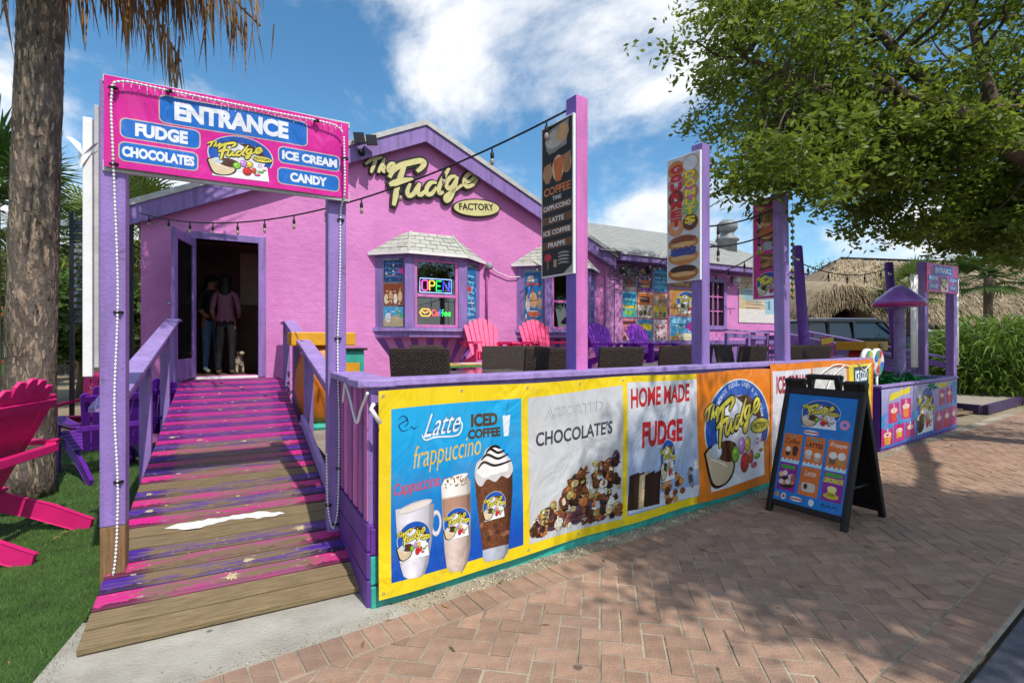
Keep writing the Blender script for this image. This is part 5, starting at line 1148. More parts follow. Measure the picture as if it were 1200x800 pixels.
def t2(x, y, w, h): P.text('LATTES', x+w*.06, y+h*.60, w*.86, h*.17, f('#241410'), 2, .03).rect(x+w*.25, y+h*.86, x+w*.75, y+h*.93, f('#4F9A8A'), 1.6); cup(x+w*.25, y+h*.16, w*.36, h*.36, '#C9BEB2'); cup(x+w*.72, y+h*.12, w*.34, h*.34, '#B9A898')
def t3(x, y, w, h): P.text('Frappe', x+w*.1, y+h*.72, w*.8, h*.2, f('#E8DED2'), 2, .01, .3); cup(x+w*.3, y+h*.14, w*.36, h*.46, '#6A5A44'); cup(x+w*.72, y+h*.12, w*.36, h*.5, '#B08A44')
def t4(x, y, w, h):
    P.rect(x+w*.1, y+h*.80, x+w*.85, y+h*.93, f('#3F9A3A'), 2); P.ell(x+w*.5, y+h*.3, w*.45, h*.22, f('#2A1A14'), 2, 14)
    for k in range(12): P.ell(x+w*rr.uniform(.15, .85), y+h*rr.uniform(.25, .66), w*.14, h*.10, f(rr.choice(['#C97A6A', '#D9B07A', '#E0C8C0', '#A85A5A', '#D8D0C8'])), 2.6+k*.1, 9)
def t5(x, y, w, h): P.text('Latte', x+w*.2, y+h*.70, w*.6, h*.2, f('#EADFD4'), 2, .005, .35); P.rrect(x+w*.12, y+h*.14, x+w*.85, y+h*.46, .03, f('#C9BEB2'), 2).ell(x+w*.35, y+h*.32, w*.1, h*.1, f('#2E2A28'), 2.6, 10)
def t6(x, y, w, h): P.rect(x+w*.05, y+h*.84, x+w*.9, y+h*.96, f('#3FA03A'), 2).text('LEMONADE', x+w*.02, y+h*.62, w*.94, h*.18, f('#D8D02A'), 2, .05); P.ell(x+w*.48, y+h*.18, w*.38, h*.10, f('#C9B42A'), 2, 14); cup(x+w*.48, y+h*.18, w*.42, h*.36, '#D8CE4A', '#E8E08A')
for i, (c, fn, nm) in enumerate((('#D8702A', t1, 'orange tile reading Coffee'), ('#D8702A', t2, 'orange tile reading LATTES'), ('#D8702A', t3, 'orange tile reading Frappe'))): tile(.03+.33*i, .375, .31+.33*i, .62, c, nm, fn)
for i, (c, fn, nm) in enumerate((('#8A2090', t4, 'purple tile with a dessert plate'), ('#D8702A', t5, 'orange tile reading Latte'), ('#8A2090', t6, 'purple tile reading LEMONADE'))): tile(.03+.33*i, .095, .31+.33*i, .345, c, nm, fn)
for i in range(3): P.poly([(.03+.33*i + .28*k/9, .375 + (.018 if k % 2 else -.004)) for k in range(10)] + [(.31+.33*i, .352), (.03+.33*i, .352)], f('#B9DCEA'), 2.2)
P.ell(.06, .05, .04, .025, f('#B08A6A'), 1, 10).ell(.16, .045, .04, .03, f('#D8D0D0'), 1, 12).ell(.16, .045, .02, .015, f('#C8303A'), 1.6, 10).ell(.35, .045, .10, .022, f('#D8D6D4'), 1, 14).rect(.25, .04, .45, .051, f('#B82A34'), 1.6).ell(.57, .045, .04, .03, f('#DCDCD8'), 1, 12); P.text('CLOUDS', .70, .03, .25, .035, f('#0E3A66'), 1, .02) if False else None
P.done('round_stickers', af).__setitem__('kind', 'stuff')
for k in range(3): P.stroke([(.70+.08*k, .04), (.73+.08*k, .06), (.77+.08*k, .038)], .012, f('#0E3A66'), 1)
P.done('blue_scrawl', af)

# ------------------------------------------------------------------ planter with a banner, mushroom and lollipops
PU0, PU1, PH = 6.80, 9.92, .875
pl = thing('planter', 'low purple planter box wrapped in a blue and pink drinks banner', 'planter', G(PU0, 0), TF); PLW = PU1-PU0
mb = MB(); mb.box((0, .0, 0), (PLW, .03, PH-.03), PURPLE_D); mb.box((0, .03, 0), (.03, .75, PH-.03), PURPLE_D); mb.box((PLW-.03, .03, 0), (PLW, .75, PH-.03), TEAL); mb.box((.03, .72, 0), (PLW-.03, .75, PH-.03), PURPLE_D); mb.build('box_side', pl)
mb = MB(); mb.box((-.02, -.03, PH-.03), (PLW+.02, .06, PH), LILAC); mb.box((-.02, .06, PH-.03), (.06, .69, PH), LILAC); mb.box((PLW-.06, .06, PH-.03), (PLW+.02, .69, PH), LILAC); mb.box((-.02, .69, PH-.03), (PLW+.02, .78, PH), LILAC); mb.build('rim', pl, bevel=.005)
mb = MB(); mb.box((.03, .03, 0), (PLW-.03, .72, PH-.12), mat('potting_soil', '#3A2C20', .95, .3, 9, .8, 60)); mb.build('soil', pl)
pb = thing('planter_banner', 'blue and pink vinyl banner of slush drinks wrapped round the planter', 'banner', G(PU0, 0), TF)
def wv(a, b, o): return (a*PLW, -.012-o-.006*math.sin(9*a+2*b)-.004*math.sin(23*a), .05 + b*(PH-.10))
P = Print(wv, .12)
P.rect(0, 0, 1, 1, grad('print_slush_fade', '#A8A0C8', '#1E62B0', .0, .9), 0); P.done('vinyl_sheet', pb)
P.poly([(0, .55), (.12, .62), (.3, .5), (.45, .56), (.45, .3), (0, .3)], V('#2A86C4'), .6).poly([(.62, .5), (.8, .42), (1, .5), (1, .98), (.9, .95), (.84, .6)], V('#2A86C4'), .6); P.done('wave_picture', pb)
P.poly([(.08, .78), (.33, .88), (.33, .98), (.09, .9)], V('#D8C61E'), 1.2); P.done('yellow_ribbon', pb); P.poly([(.70, .88), (.90, .90), (.90, .98), (.70, .97)], V('#D8C61E'), 1.2); P.done('yellow_ribbon', pb)
def drink(x0, y0, x1, y1, c):
    P.rect(x0, y0, x1, y1, V('#B81E72'), 1.8); xm = (x0+x1)/2; w = (x1-x0)*.3; h = y1-y0
    P.poly([(xm-w, y0+h*.55), (xm+w, y0+h*.55), (xm+w*.7, y0+h*.08), (xm-w*.7, y0+h*.08)], V(c), 2.8).ell(xm, y0+h*.62, w*1.1, h*.14, V('#E0C4B0'), 3.4, 12).rect(xm-.004, y0+h*.65, xm+.004, y0+h*.95, V('#E8E0E0'), 3.2); P.done('drink_tile', pb)
for x0, y0, x1, y1, c in ((.07, .40, .20, .74, '#D0402A'), (.22, .42, .34, .78, '#D87A2A'), (.0, .03, .12, .34, '#D8962A'), (.135, .05, .255, .36, '#D8A02A'), (.27, .06, .385, .37, '#A83A6A'), (.71, .52, .80, .84, '#7A4A5A'), (.82, .54, .915, .87, '#D8305A'), (.66, .04, .765, .42, '#B03050'), (.775, .05, .875, .44, '#B84050'), (.885, .06, .985, .45, '#A83060')): drink(x0, y0, x1, y1, c)
emblem(P, .41, .06, .235, .88, 2.5); P.done('badge', pb)
# mushroom lamp
MUX = mat('purple_gloss', '#A070C4', .18, .18, 6, .2, 20); ms = thing('mushroom_ornament', 'giant glossy purple mushroom rising from the planter', 'mushroom', G(8.55, -.36, 0), 0)
mb = MB(); mb.tube(spline([(-.03, 0, .5), (0, 0, .9), (.02, 0, 1.4), (.01, 0, 2.02)], 6), [.10]*4 + [.085]*6 + [.075]*9, mat('mauve_stalk', '#8A76A4', .5, .2, 9, .4, 40), 12); mb.build('stalk', ms)
mb = MB(); mb.lathe([(.05, -.06), (.27, -.05), (.33, -.02), (.345, .02), (.29, .09), (.20, .17), (.11, .25), (.04, .29), (.005, .295)], (.01, 0, 2.03), MUX, 26); mb.build('cap', ms)
mb = MB(); mb.lathe([(.31, -.045), (.345, -.03), (.352, .0), (.342, .02)], (.01, 0, 2.03), mat('pink_rim', '#B03A7A', .3, .1), 26); mb.build('rim', ms)
def tinsel():
    rng = np.random.default_rng(4); n = 1500; c = G(8.55, -.36, PH-.12); a = rng.uniform(0, 6.28, n); r = .42*np.sqrt(rng.random(n)); h = (.42-r)*.75*rng.uniform(.3, 1, n)
    x, y, z = c.x + r*np.cos(a)*1.2, c.y + r*np.sin(a)*.8, c.z + h; d = rng.normal(0, 1, (n, 3)); d /= np.linalg.norm(d, axis=1)[:, None]; e = np.cross(d, rng.normal(0, 1, (n, 3))); e /= np.linalg.norm(e, axis=1)[:, None]; p = np.stack([x, y, z], 1)
    L = rng.uniform(.03, .07, (n, 1)); Vv = np.stack([p-e*.012, p+e*.012, p+d*L+e*.01, p+d*L-e*.01], 1).reshape(-1, 3)
    return tag(new_obj('tinsel', np_mesh('tinsel', Vv, np.arange(4*n).reshape(-1, 4), mat('green_tinsel', '#1E8A3A', .25, .25, 5, rnd=.4, island=True, metal=.3))), 'green tinsel heaped round the mushroom stalk', 'tinsel', kind='stuff')
tinsel()
for i, (u, cols) in enumerate(((7.0, ('#D8D4CC', '#C8B83A', '#3A9A8A', '#C8503A')), (7.32, ('#D8D4CC', '#C83A3A', '#2E9A7A', '#3A6AC8')))):
    t = thing('lollipop_ornament', ('round swirled lollipop ornament nearest the fence end', 'round swirled lollipop ornament beside the mushroom')[i], 'ornament', G(u, -.22, PH-.24), TF)
    mb = MB(); mb.tube([(0, 0, 0), (0, 0, .38)], .018, WHITE); mb.build('stick', t)
    mb = MB(); mb.lathe([(.17, -.03), (.19, -.02), (.19, .02), (.17, .03)], (0, 0, .53), WHITE, 22, ax='y'); mb.build('disc', t)
    P = Print(lambda a, b, o: (a, -.031-o, .53+b)); 
    for k in range(8): P.ell(0, 0, .165, .165, flat(cols[k % 4]), 1, 6, a0=45*k, a1=45*k+44, hole=.25)
    P.ell(0, 0, .05, .05, flat('#D8A030'), 2, 12); P.done('swirl', t)

# ------------------------------------------------------------------ second gate and ramp at the far right
def gate2():
    for s, lab in ((11.95, 'lilac post of the far gate behind the mushroom'), (13.15, 'lilac post of the far gate nearest the pebbled pad')):
        t = thing('gate_post', lab, 'post', F(s, 3.9), TH, 'far gate posts'); mb = MB(); mb.box((-.07, -.07, 0), (.07, .07, 3.0), PURPLE); mb.build('shaft', t, bevel=.005)
    t = thing('entrance_sign', 'small looking pink entry banner over the far right gate', 'sign', F(11.9, 3.98), TH)
    mb = MB(); mb.box((0, -.01, 2.42), (1.32, .01, 2.98), V('#B81A7C')); mb.build('vinyl_sheet', t)
    P = Print(lambda a, b, o: (a*1.32, -.012-o, 2.42+b*.56)); f = flat
    for tx, x0, y0, x1, y1 in (('ENTRANCE', .2, .62, .82, .94), ('FUDGE', .05, .38, .36, .60), ('CHOCOLATES', .05, .10, .36, .32), ('ICE CREAM', .70, .38, .97, .58), ('CANDY', .70, .10, .97, .30)):
        P.rect(x0, y0, x1, y1, f('#1264B8'), 1).text(tx, x0+(x1-x0)*.1, y0+(y1-y0)*.2, (x1-x0)*.8, (y1-y0)*.6, f('#D8DAE2'), 2, .03); P.done('lettered_plate', t)
    emblem(P, .40, .04, .28, .56, 1, fine=False); P.done('badge', t)
    for s, lab in ((11.76, 'white curtain strip hanging at the inner side of the far gate'), (13.40, 'white curtain strip hanging at the outer side of the far gate')):
        mb = MB(); n = 14; vs = []
        for k in range(n+1):
            for z in (.95, 2.75): vs.append((-.15+.3*k/n, .02*math.sin(k*1.7), z))
        mb.add(vs, [(2*k, 2*k+2, 2*k+3, 2*k+1) for k in range(n)], WHITE, True); o = mb.build('curtain_strip', loc=F(s, 3.86), rotz=TH); so = o.modifiers.new('solid', 'SOLIDIFY'); so.thickness = .006; tag(o, lab, 'curtain')
    for s, lab in ((11.80, 'purple handrail of the far ramp on the patio side'), (13.2, 'purple handrail of the far ramp on the car park side')):
        t = thing('handrail', lab, 'handrail', F(s, 0), TH); pth = [(0, -3.85, 1.10), (0, -.85, 1.70), (0, -.2, 1.70)]
        for nm, dz, w, h, m in (('top_rail', 0, .13, .04, LILAC), ('mid_rail', -.16, .04, .12, PURPLE), ('low_rail', -.5, .04, .12, PURPLE)):
            mb = MB()
            for a, b in zip(pth[:-1], pth[1:]): mb.bar((a[0], a[1], a[2]+dz), (b[0], b[1], b[2]+dz), w, h, m)
            mb.build(nm, t)
        for n in (3.1, 2.0, .95, .3): one('box', (-.045, -n-.045, 0), (.045, -n+.045, 1.70 - max(0, n-.85)*.2 - .03), PURPLE).build('post', t)
    t = thing('far_ramp', 'plank ramp behind the far gate', 'ramp', F(11.9, 4.25), TH)
    for k in range(25): 
        n = k*.16; z = min(.88, .05 + n*.2); mb = MB(); mb.box((0, n, z-.03), (1.26, n+.15, z), (PL[('p', 0)], PL[('v', 0)])[k % 2] if k > 4 else WOOD); mb.build('plank', t)
gate2()
# patio end run of handrail seen in front of the wing wall
t = thing('handrail', 'lilac rail in front of the wing wall leading to the far ramp', 'handrail', F(10.2, .75), TH)
mb = MB(); mb.bar((0, 0, 1.72), (1.55, 0, 1.66), .12, .04, LILAC, (0, 0, 1)); mb.build('top_rail', t); mb = MB(); mb.bar((0, 0, 1.60), (1.55, 0, 1.54), .04, .1, PURPLE); mb.build('under_rail', t)
for x in (.05, .8, 1.5): one('box', (x-.04, -.04, PAT), (x+.04, .04, 1.64), PURPLE).build('post', t)
# slim leaning poles that carry the string lights
def slim(x, y, h, lx, lab, m=PURPLE_D):
    t = thing('light_pole', lab, 'pole', (x, y, 0)); mb = MB(); mb.tube([(lx, 0, 0), (lx*.5, 0, h*.5), (0, 0, h-.02), (0, 0, h)], [.075, .072, .068, .05], m, 12); mb.build('shaft', t); mb = MB(); mb.lathe([(.02, -.03), (.03, -.06), (.02, -.09)], (-.02, -.05, h-.15), CHROME, 8); mb.build('hook', t)
slim(4.18, 7.5, 2.85, .20, 'dark purple leaning pole between the pink dessert sign and the thatched roof')
slim(6.62, 9.0, 2.84, .24, 'dark purple leaning pole in front of the thatched roof')
# pebbled pad with a purple timber edge at the far right
pad = MB(); pts = [F(13.45, 4.3), F(24, 3.1), F(24, .8), F(13.45, 1.8)]; pad.prism([(p.x, p.y) for p in pts], -.02, .15, mat('pebbled_concrete', '#A89F90', .95, .2, 20, 1, 120, hue='#8A8070'), 'z'); tag(pad.build('pebbled_pad'), kind='structure')
t = thing('timber_edging', 'dark purple timber edging round the pebbled pad', 'edging', F(13.45, 4.3)); o = t.location
mb = MB(); mb.bar(F(13.42, 4.36, .075)-o, F(24, 3.16, .075)-o, .09, .19, mat('dark_edging', '#3E2C50', .6, .2, 4)); mb.build('beam', t, bevel=.008); mb = MB(); mb.bar(F(13.40, 4.28, .077)-o, F(13.40, 1.8, .077)-o, .09, .18, MATS['dark_edging']); mb.build('beam', t, bevel=.008)

# ------------------------------------------------------------------ patio furniture
def plank_poly(mb, pts, a, b, m, ax): mb.prism(pts, a, b, m, ax)
def adirondack(name, label, m, loc, rz_, group, lift=0.0, scale=1.0, slats=7):
    """fan-backed slatted chair; faces local -Y; lift raises the seat for the tall patio kind"""
    t = thing(name, label, 'chair', loc, rz_, group); h = lift; W_ = .30
    for sx in (-1, 1):
        # long sloping seat rail that is also the rear leg
        x = sx*(W_-.02); mb = MB(); mb.prism([(-.36, .40+h), (-.36, .29+h), (.28, .10+h*1.0), (.52, .0), (.60, .0), (.62, .06), (.40, .17+h*.9), (.0, .31+h)], x-.013, x+.013, m, 'x') if not h else mb.prism([(-.36, .40+h), (-.36, .30+h), (.25, .16+h), (.34, .0), (.42, .0), (.36, .26+h)], x-.013, x+.013, m, 'x'); mb.build('side_rail', t, bevel=.005)
        x = sx*(W_+.03); mb = MB(); mb.box((x-.013, -.38, 0), (x+.013, -.28, .55+h), m); mb.build('front_leg', t, bevel=.005)
        mb = MB(); pts = [(x-.08, -.45), (x+.07, -.45), (x+.08, -.3), (x+.055, .38), (x-.02, .40), (x-.04, .0)]; pts = pts if sx > 0 else [(2*x-a, b) for a, b in pts]
        mb.prism(pts, .55+h, .574+h, m, 'z'); mb.build('armrest', t, bevel=.006)
        mb = MB(); mb.prism([(-.33, .40+h), (-.33, .55+h), (-.43, .55+h)], x-.012+sx*.026, x+.012+sx*.026, m, 'x'); mb.build('arm_bracket', t)
    for k in range(6):
        y = -.37 + k*.088; z = .405+h - (y+.36)*.27; mb = MB(); mb.bar((-W_-.01, y+.04, z), (W_+.01, y+.04, z), .078, .02, m, (0, .26, 1)); mb.build('seat_slat', t, bevel=.004)
    mb = MB(); mb.box((-.34, .355, .50+h), (.34, .40, .55+h), m); mb.build('back_brace', t, bevel=.004)
    lean = R(24); base = Vector((0, .13, .26+h)); up = Vector((0, math.sin(lean), math.cos(lean))); nr = Vector((0, -math.cos(lean), math.sin(lean)))
    for k in range(slats):
        q = (k-(slats-1)/2)/((slats-1)/2); L = .80 - .13*q*q; x0, x1 = q*.20, q*.275; w0, w1 = .029, .041; mb = MB()
        sh = [(x0-w0, 0), (x0+w0, 0), (x1+w1, L-.03), (x1+w1*.6, L), (x1-w1*.6, L), (x1-w1, L-.03)]
        lo = [base + Vector((x, 0, 0)) + up*v for x, v in sh]; n = len(sh); mb.add([p+nr*.010 for p in lo] + [p-nr*.010 for p in lo], [tuple(range(n)), tuple(reversed(range(n, 2*n)))] + [(i, n+i, n+(i+1) % n, (i+1) % n) for i in range(n)], m); mb.build('back_slat', t, bevel=.004)
    mb = MB(); c = base + up*.62 - nr*.022; mb.bar(c + Vector((-.28, 0, 0)), c + Vector((.28, 0, 0)), .022, .06, m, up); mb.build('back_cross_bar', t)
    t.scale = (scale,)*3; return t
HOT = mat('hot_pink_plastic', '#D61F70', .42, .08, 5, .12, 60); CORAL = mat('coral_pink_plastic', '#F0417E', .45, .06, 5, .12, 60); VIO = mat('violet_plastic', '#8A2EB8', .42, .08, 5, .12, 60); GRAPE = mat('grape_plastic', '#5E2090', .42, .1, 5, .12, 60)
# tall pair against the shop front
def at(px, n, z): # on a line parallel to the front, n metres out
    k = (px-600)/600; o = O + EN*n; s = (o.y*k - o.x)/(EX.x - EX.y*k); return s
tall = 'tall pink chairs by the bay windows'
for px, lab in ((572, 'tall coral pink slatted chair below the first bay window'), (636, 'tall coral pink slatted chair below the second bay window')):
    adirondack('slatted_chair', lab, CORAL, F(at(px, .95, 0), .95, PAT), TH - R(6), tall, .45)
for px, lab in ((716, 'tall violet slatted chair beside the boarded corner'), (762, 'tall violet slatted chair in front of the menu posters')):
    adirondack('slatted_chair', lab, VIO, F(at(px, .95, 0), .95, PAT), TH + R(4), 'tall violet chairs by the posters', .42)
for pa, pb_, m, lab in ((572, 636, HOT, 'pink tray table joining the two tall pink chairs'), (716, 762, VIO, 'violet tray table joining the two tall violet chairs')):
    s = (at(pa, .95, 0) + at(pb_, .95, 0))/2; t = thing('tray_table', lab, 'table', F(s, 1.05, PAT), TH)
    for k in range(4): one('box', (-.32+.0, -.25+k*.13, .98), (.32, -.13+k*.13, 1.0), m).build('top_slat', t)
    for sx in (-.28, .28): one('box', (sx-.03, -.2, 0), (sx+.03, -.12, .98), m).build('leg', t); one('box', (sx-.03, .14, 0), (sx+.03, .22, .98), m).build('leg', t)
# chairs on the lawn
def face(dx, dy): return math.atan2(dy, dx) + math.pi/2
adirondack('slatted_chair', 'hot pink slatted chair cut by the left edge of the picture', HOT, (-3.90, 3.48, 0), face(-.97, -.24), 'slatted chairs on the lawn', scale=1.2)
adirondack('slatted_chair', 'dark violet slatted chair half hidden behind the palm and the gate post', GRAPE, (-4.55, 5.75, 0), face(-.80, .60), 'slatted chairs on the lawn', scale=1.05)
adirondack('slatted_chair', 'bright pink slatted chair beyond the dark violet one', HOT, (-5.95, 7.35, 0), face(.30, -.95), 'slatted chairs on the lawn', scale=1.05)
adirondack('slatted_chair', 'plum slatted chair behind the ramp handrail', GRAPE, (-4.75, 6.7, 0), face(-.7, .7), 'slatted chairs on the lawn')
# wicker chairs and tables
def wicker_proto():
    t = thing('wicker_chair', 'x', 'chair', (0, 0, 0), 0, 'dark wicker patio chairs')
    mb = MB(); mb.box((-.23, -.24, .40), (.23, .22, .46), WICKER); mb.build('seat', t, bevel=.01)
    mb = MB(); mb.add([(-.22, .20, .46), (.22, .20, .46), (.235, .31, .98), (-.235, .31, .98), (-.22, .245, .46), (.22, .245, .46), (.235, .345, .98), (-.235, .345, .98)], [(0,1,2,3),(7,6,5,4),(0,4,5,1),(1,5,6,2),(2,6,7,3),(3,7,4,0)], WICKER); bk = mb.build('backrest', t, bevel=.008)
    mb = MB()
    for j in range(28):        # woven bands standing proud of the backrest
        z = .48 + j*.0172; y = .245 + (z-.46)/.52*.10
        for i in range(14):
            x = -.205 + i*.03 + (.015 if j % 2 else 0)
            if x < .19: mb.box((x, y+.0, z), (x+.024, y+.0045, z+.011), WICKER)
    mb.build('weave', bk); KID.setdefault(bk.name, [])
    for x in (-.20, .20):
        for y in (-.21, .21): one('box', (x-.022, y-.022, 0), (x+.022, y+.022, .40), WICKER).build('leg', t)
    return t
wp = wicker_proto(); first = [True]
def wick(x, y, rz_, lab):
    o = wp if first[0] else copy_tree(wp); first[0] = False; o.location = (x, y, PAT); o.rotation_euler = (0, 0, rz_); o['label'] = lab
WC = [(-.70, 4.25, 170, 'wicker chair with its woven back to the fence, left of the near mosaic table'), (.16, 4.42, 200, 'wicker chair with its woven back to the fence, right of the near mosaic table'),
      (-1.12, 5.0, 250, 'wicker chair seen edge on at the left end of the near mosaic table'), (-1.02, 6.75, 20, 'wicker chair under the first bay window facing the street'),
      (-.12, 5.35, -12, 'wicker chair on the far side of the near mosaic table'), (.36, 5.6, 30, 'wicker chair between the coral chairs and the coffee post'), (.62, 5.35, 95, 'wicker chair just left of the coffee post'),
      (.92, 5.05, 190, 'wicker chair just right of the coffee post'), (1.75, 5.9, 185, 'wicker chair between the coffee and doughnut posts, left one'), (2.18, 6.5, 175, 'wicker chair between the coffee and doughnut posts, right one'),
      (2.62, 6.15, 200, 'wicker chair just right of the doughnut post'), (3.35, 7.4, 30, 'wicker chair in front of the wing window'), (3.55, 7.0, 190, 'wicker chair left of the dessert sign post'), (4.0, 7.1, 170, 'wicker chair just right of the dessert sign post'), (4.75, 8.2, 150, 'wicker chair at the far end of the patio')]
for x, y, a, lab in WC: wick(x, y, R(a) + R(8), lab)
MOS = mat('mosaic_glass', '#8A8C8C', .12, .1, 14, hue='#5A4A44', spec=.7)
def table(x, y, w, d, a, lab, top):
    t = thing('patio_table', lab, 'table', (x, y, PAT), R(a), 'patio tables')
    mb = MB(); mb.box((-w/2, -d/2, .715), (w/2, d/2, .745), top); mb.build('top', t, bevel=.006)
    for sx in (-1, 1):
        for sy in (-1, 1): one('box', (sx*(w/2-.06)-.025, sy*(d/2-.06)-.025, 0), (sx*(w/2-.06)+.025, sy*(d/2-.06)+.025, .714), DARKMETAL).build('leg', t)
    return t
table(-.28, 4.75, .95, .75, 28, 'mosaic glass topped patio table nearest the fence', MOS)
tt = table(-.38, 6.55, 1.1, .6, 28, 'long patio table with a brightly striped cloth under the coral chairs', mat('green_cloth', '#5A8A4A', .7, .2, 9))
mb = MB(); cols = ['#C8524A', '#D8B23A', '#4A8AA8', '#D8D0C4', '#6AA85A', '#C87A3A', '#E0D8CC']; rg = random.Random(8)
for i in range(16):
    for j in range(3): mb.box((-.55+i*.0687, -.30+j*.2, .747), (-.485+i*.0687, -.103+j*.2, .752), flat(rg.choice(cols)))
mb.build('patchwork_runner', tt)
table(1.95, 6.4, .9, .8, 28, 'pale patio table between the coffee and doughnut posts', mat('pale_top', '#C9B49A', .5, .1, 6)); table(3.3, 6.9, .9, .8, 28, 'patio table behind the dessert sign post', MOS)
# yellow topped novelty stands
YEL2 = mat('yellow_ochre_paint', '#D89A1E', .45, .12, 5, .2, 40); ORG = mat('orange_paint', '#C4701E', .45, .15, 5)
def stand(x, y, z0, ztop, lab, m2):
    t = thing('novelty_stand', lab, 'stand', (x, y, z0), TH); H = ztop-z0
    mb = MB(); mb.box((-.36, -.26, H-.16), (.36, .26, H), YEL2); mb.build('tray_top', t, bevel=.012)
    mb = MB(); mb.lathe([(.16, .05), (.24, .15), (.30, H*.4), (.29, H*.6), (.22, H-.22), (.18, H-.161)], (0, 0, 0), m2, 20); mb.build('body', t)
    mb = MB(); mb.lathe([(.30, 0), (.30, .05), (.17, .06)], (0, 0, 0), TEAL, 20); mb.build('foot', t)
    mb = MB(); mb.lathe([(.05, -.02), (.05, 0), (.03, .01)], (.1, -.27, H-.08), CREAMY, 10, ax='y'); mb.build('button', t); return t
stand(-2.33, 6.25, PAT, 1.56, 'ochre stand with a slab top behind the ramp handrail and gate post', ORG)
stand(6.35, 9.3, .05, 1.45, 'orange slab topped stand behind the lollipops', mat('red_paint', '#A8281E', .5, .2, 7))
t = thing('supply_box', 'teal box with a dark lid against the pink wall behind the gate post', 'box', F(at(411, .9, 0), .9, PAT), TH)
one('box', (-.15, -.22, 0), (.15, .22, .90), TEAL).build('body', t, bevel=.01); one('box', (-.19, -.27, .901), (.19, .27, .935), BLACKP).build('lid', t, bevel=.008)
mb = MB(); mb.box((-.13, -.24, .5), (.08, -.222, .72), YEL2); mb.build('yellow_sticker', t)
t = thing('price_card', 'small yellow and pink card standing on the far end of the patio', 'sign', (4.95, 8.05, .9), R(20)); mb = MB(); mb.box((-.13, -.008, .30), (.13, .008, .62), flat('#C22A6A')); mb.box((-.02, 0, -.48), (.02, .01, .30), WHITE); mb.build('card', t); P = Print(lambda a, b, o: (-.13+a*.26, -.009-o, .3+b*.32)); P.poly([(0, .6), (1, .75), (1, 1), (0, .9)], flat('#D8B82A'), 1).rect(.2, .1, .4, .5, flat('#D8503A'), 1).rect(.55, .1, .8, .55, flat('#D8503A'), 1); P.done('print', t)
# flower pot by the ramp rail
t = thing('potted_plant', 'small leggy plant in a pot at the top of the ramp', 'plant', F(1.05, .55, PAT), 0); mb = MB(); mb.lathe([(.11, 0), (.15, .26), (.16, .26), (.16, .3), (.13, .3), (.13, .26)], (0, 0, 0), mat('dark_pot', '#3A302C', .7, .2), 16); mb.build('pot', t)
mb = MB(); rg = random.Random(12); LG = mat('pot_leaf', '#5A6A3A', .6, .25, 9, rnd=.3, island=True, hue='#8A4A5A')
for k in range(120):
    a, r, z = rg.uniform(0, 6.3), rg.uniform(.02, .2), rg.uniform(.32, .75); c = Vector((r*math.cos(a), r*math.sin(a), z)); d = Vector((math.cos(a), math.sin(a), rg.uniform(-.3, .8))).normalized()*.07; e = d.cross(Vector((0, 0, 1))).normalized()*.02; mb.add([c, c+d*.5+e, c+d, c+d*.5-e], [(0, 1, 2, 3)], LG)
mb.build('foliage', t)

# ------------------------------------------------------------------ posters on the shop
def poster(label, s0, z0, s1, z1, n, fn, cat='poster', name='poster'):
    t = thing(name, label, cat, F(s0, n, z0), TH); w, h = s1-s0, z1-z0
    P = Print(lambda a, b, o: (a*w, -.004-o, b*h)); mb = MB(); mb.box((0, -.004, 0), (w, .004, h), flat('#B9ADB0')); mb.build('sheet', t); fn(P, t); return t
def blocks(bg, items, texts=()):
    def fn(P, t):
        P.rect(.02, .015, .98, .985, flat(bg), .6); P.done('ground_colour', t)
        q = random.Random(hash(bg) % 997 if False else sum(map(ord, bg)) + len(items)*7); pal = [tone(bg, .6), tone(bg, 1.35), '#D8CFC0', '#7A4A2A', '#C8A04A'] + [i[5] for i in items]
        for k in range(26): P.ell(q.uniform(.1, .9), q.uniform(.08, .92), q.uniform(.02, .09), q.uniform(.015, .06), flat(q.choice(pal)), 1.0+.01*k, 7, rot=q.uniform(0, 180))
        P.done('printed_specks', t)['kind'] = 'stuff'
        for k, (kind, x, y, a, b, c) in enumerate(items): (P.rect(x, y, x+a, y+b, flat(c), 1.4+.1*k) if kind == 'r' else P.ell(x, y, a, b, flat(c), 1.4+.1*k, 14))
        for k in range(5):
            y = q.uniform(.12, .9); P.stroke([(.15, y), (.15 + q.uniform(.3, .6), y + q.uniform(-.01, .01))], .02, flat(q.choice(['#E8E0D4', '#2A2226', tone(bg, .5)])), 4)
        if items: P.done('picture', t)
        for tx, x, y, w, h, c in texts: P.text(tx, x, y, w, h, flat(c), 5, .03)
        if texts: P.done('lettering', t)
    return fn
rg = random.Random(21)
def cups(cs, y0=.1, n=3, r=.13): return [('e', .2+.6*i/(max(1, n-1)), y0+.1+.03*(i % 2), r, .12, c) for i, c in zip(range(n), cs*3)]
PN = -.094; cw = .475; cx = 7.77
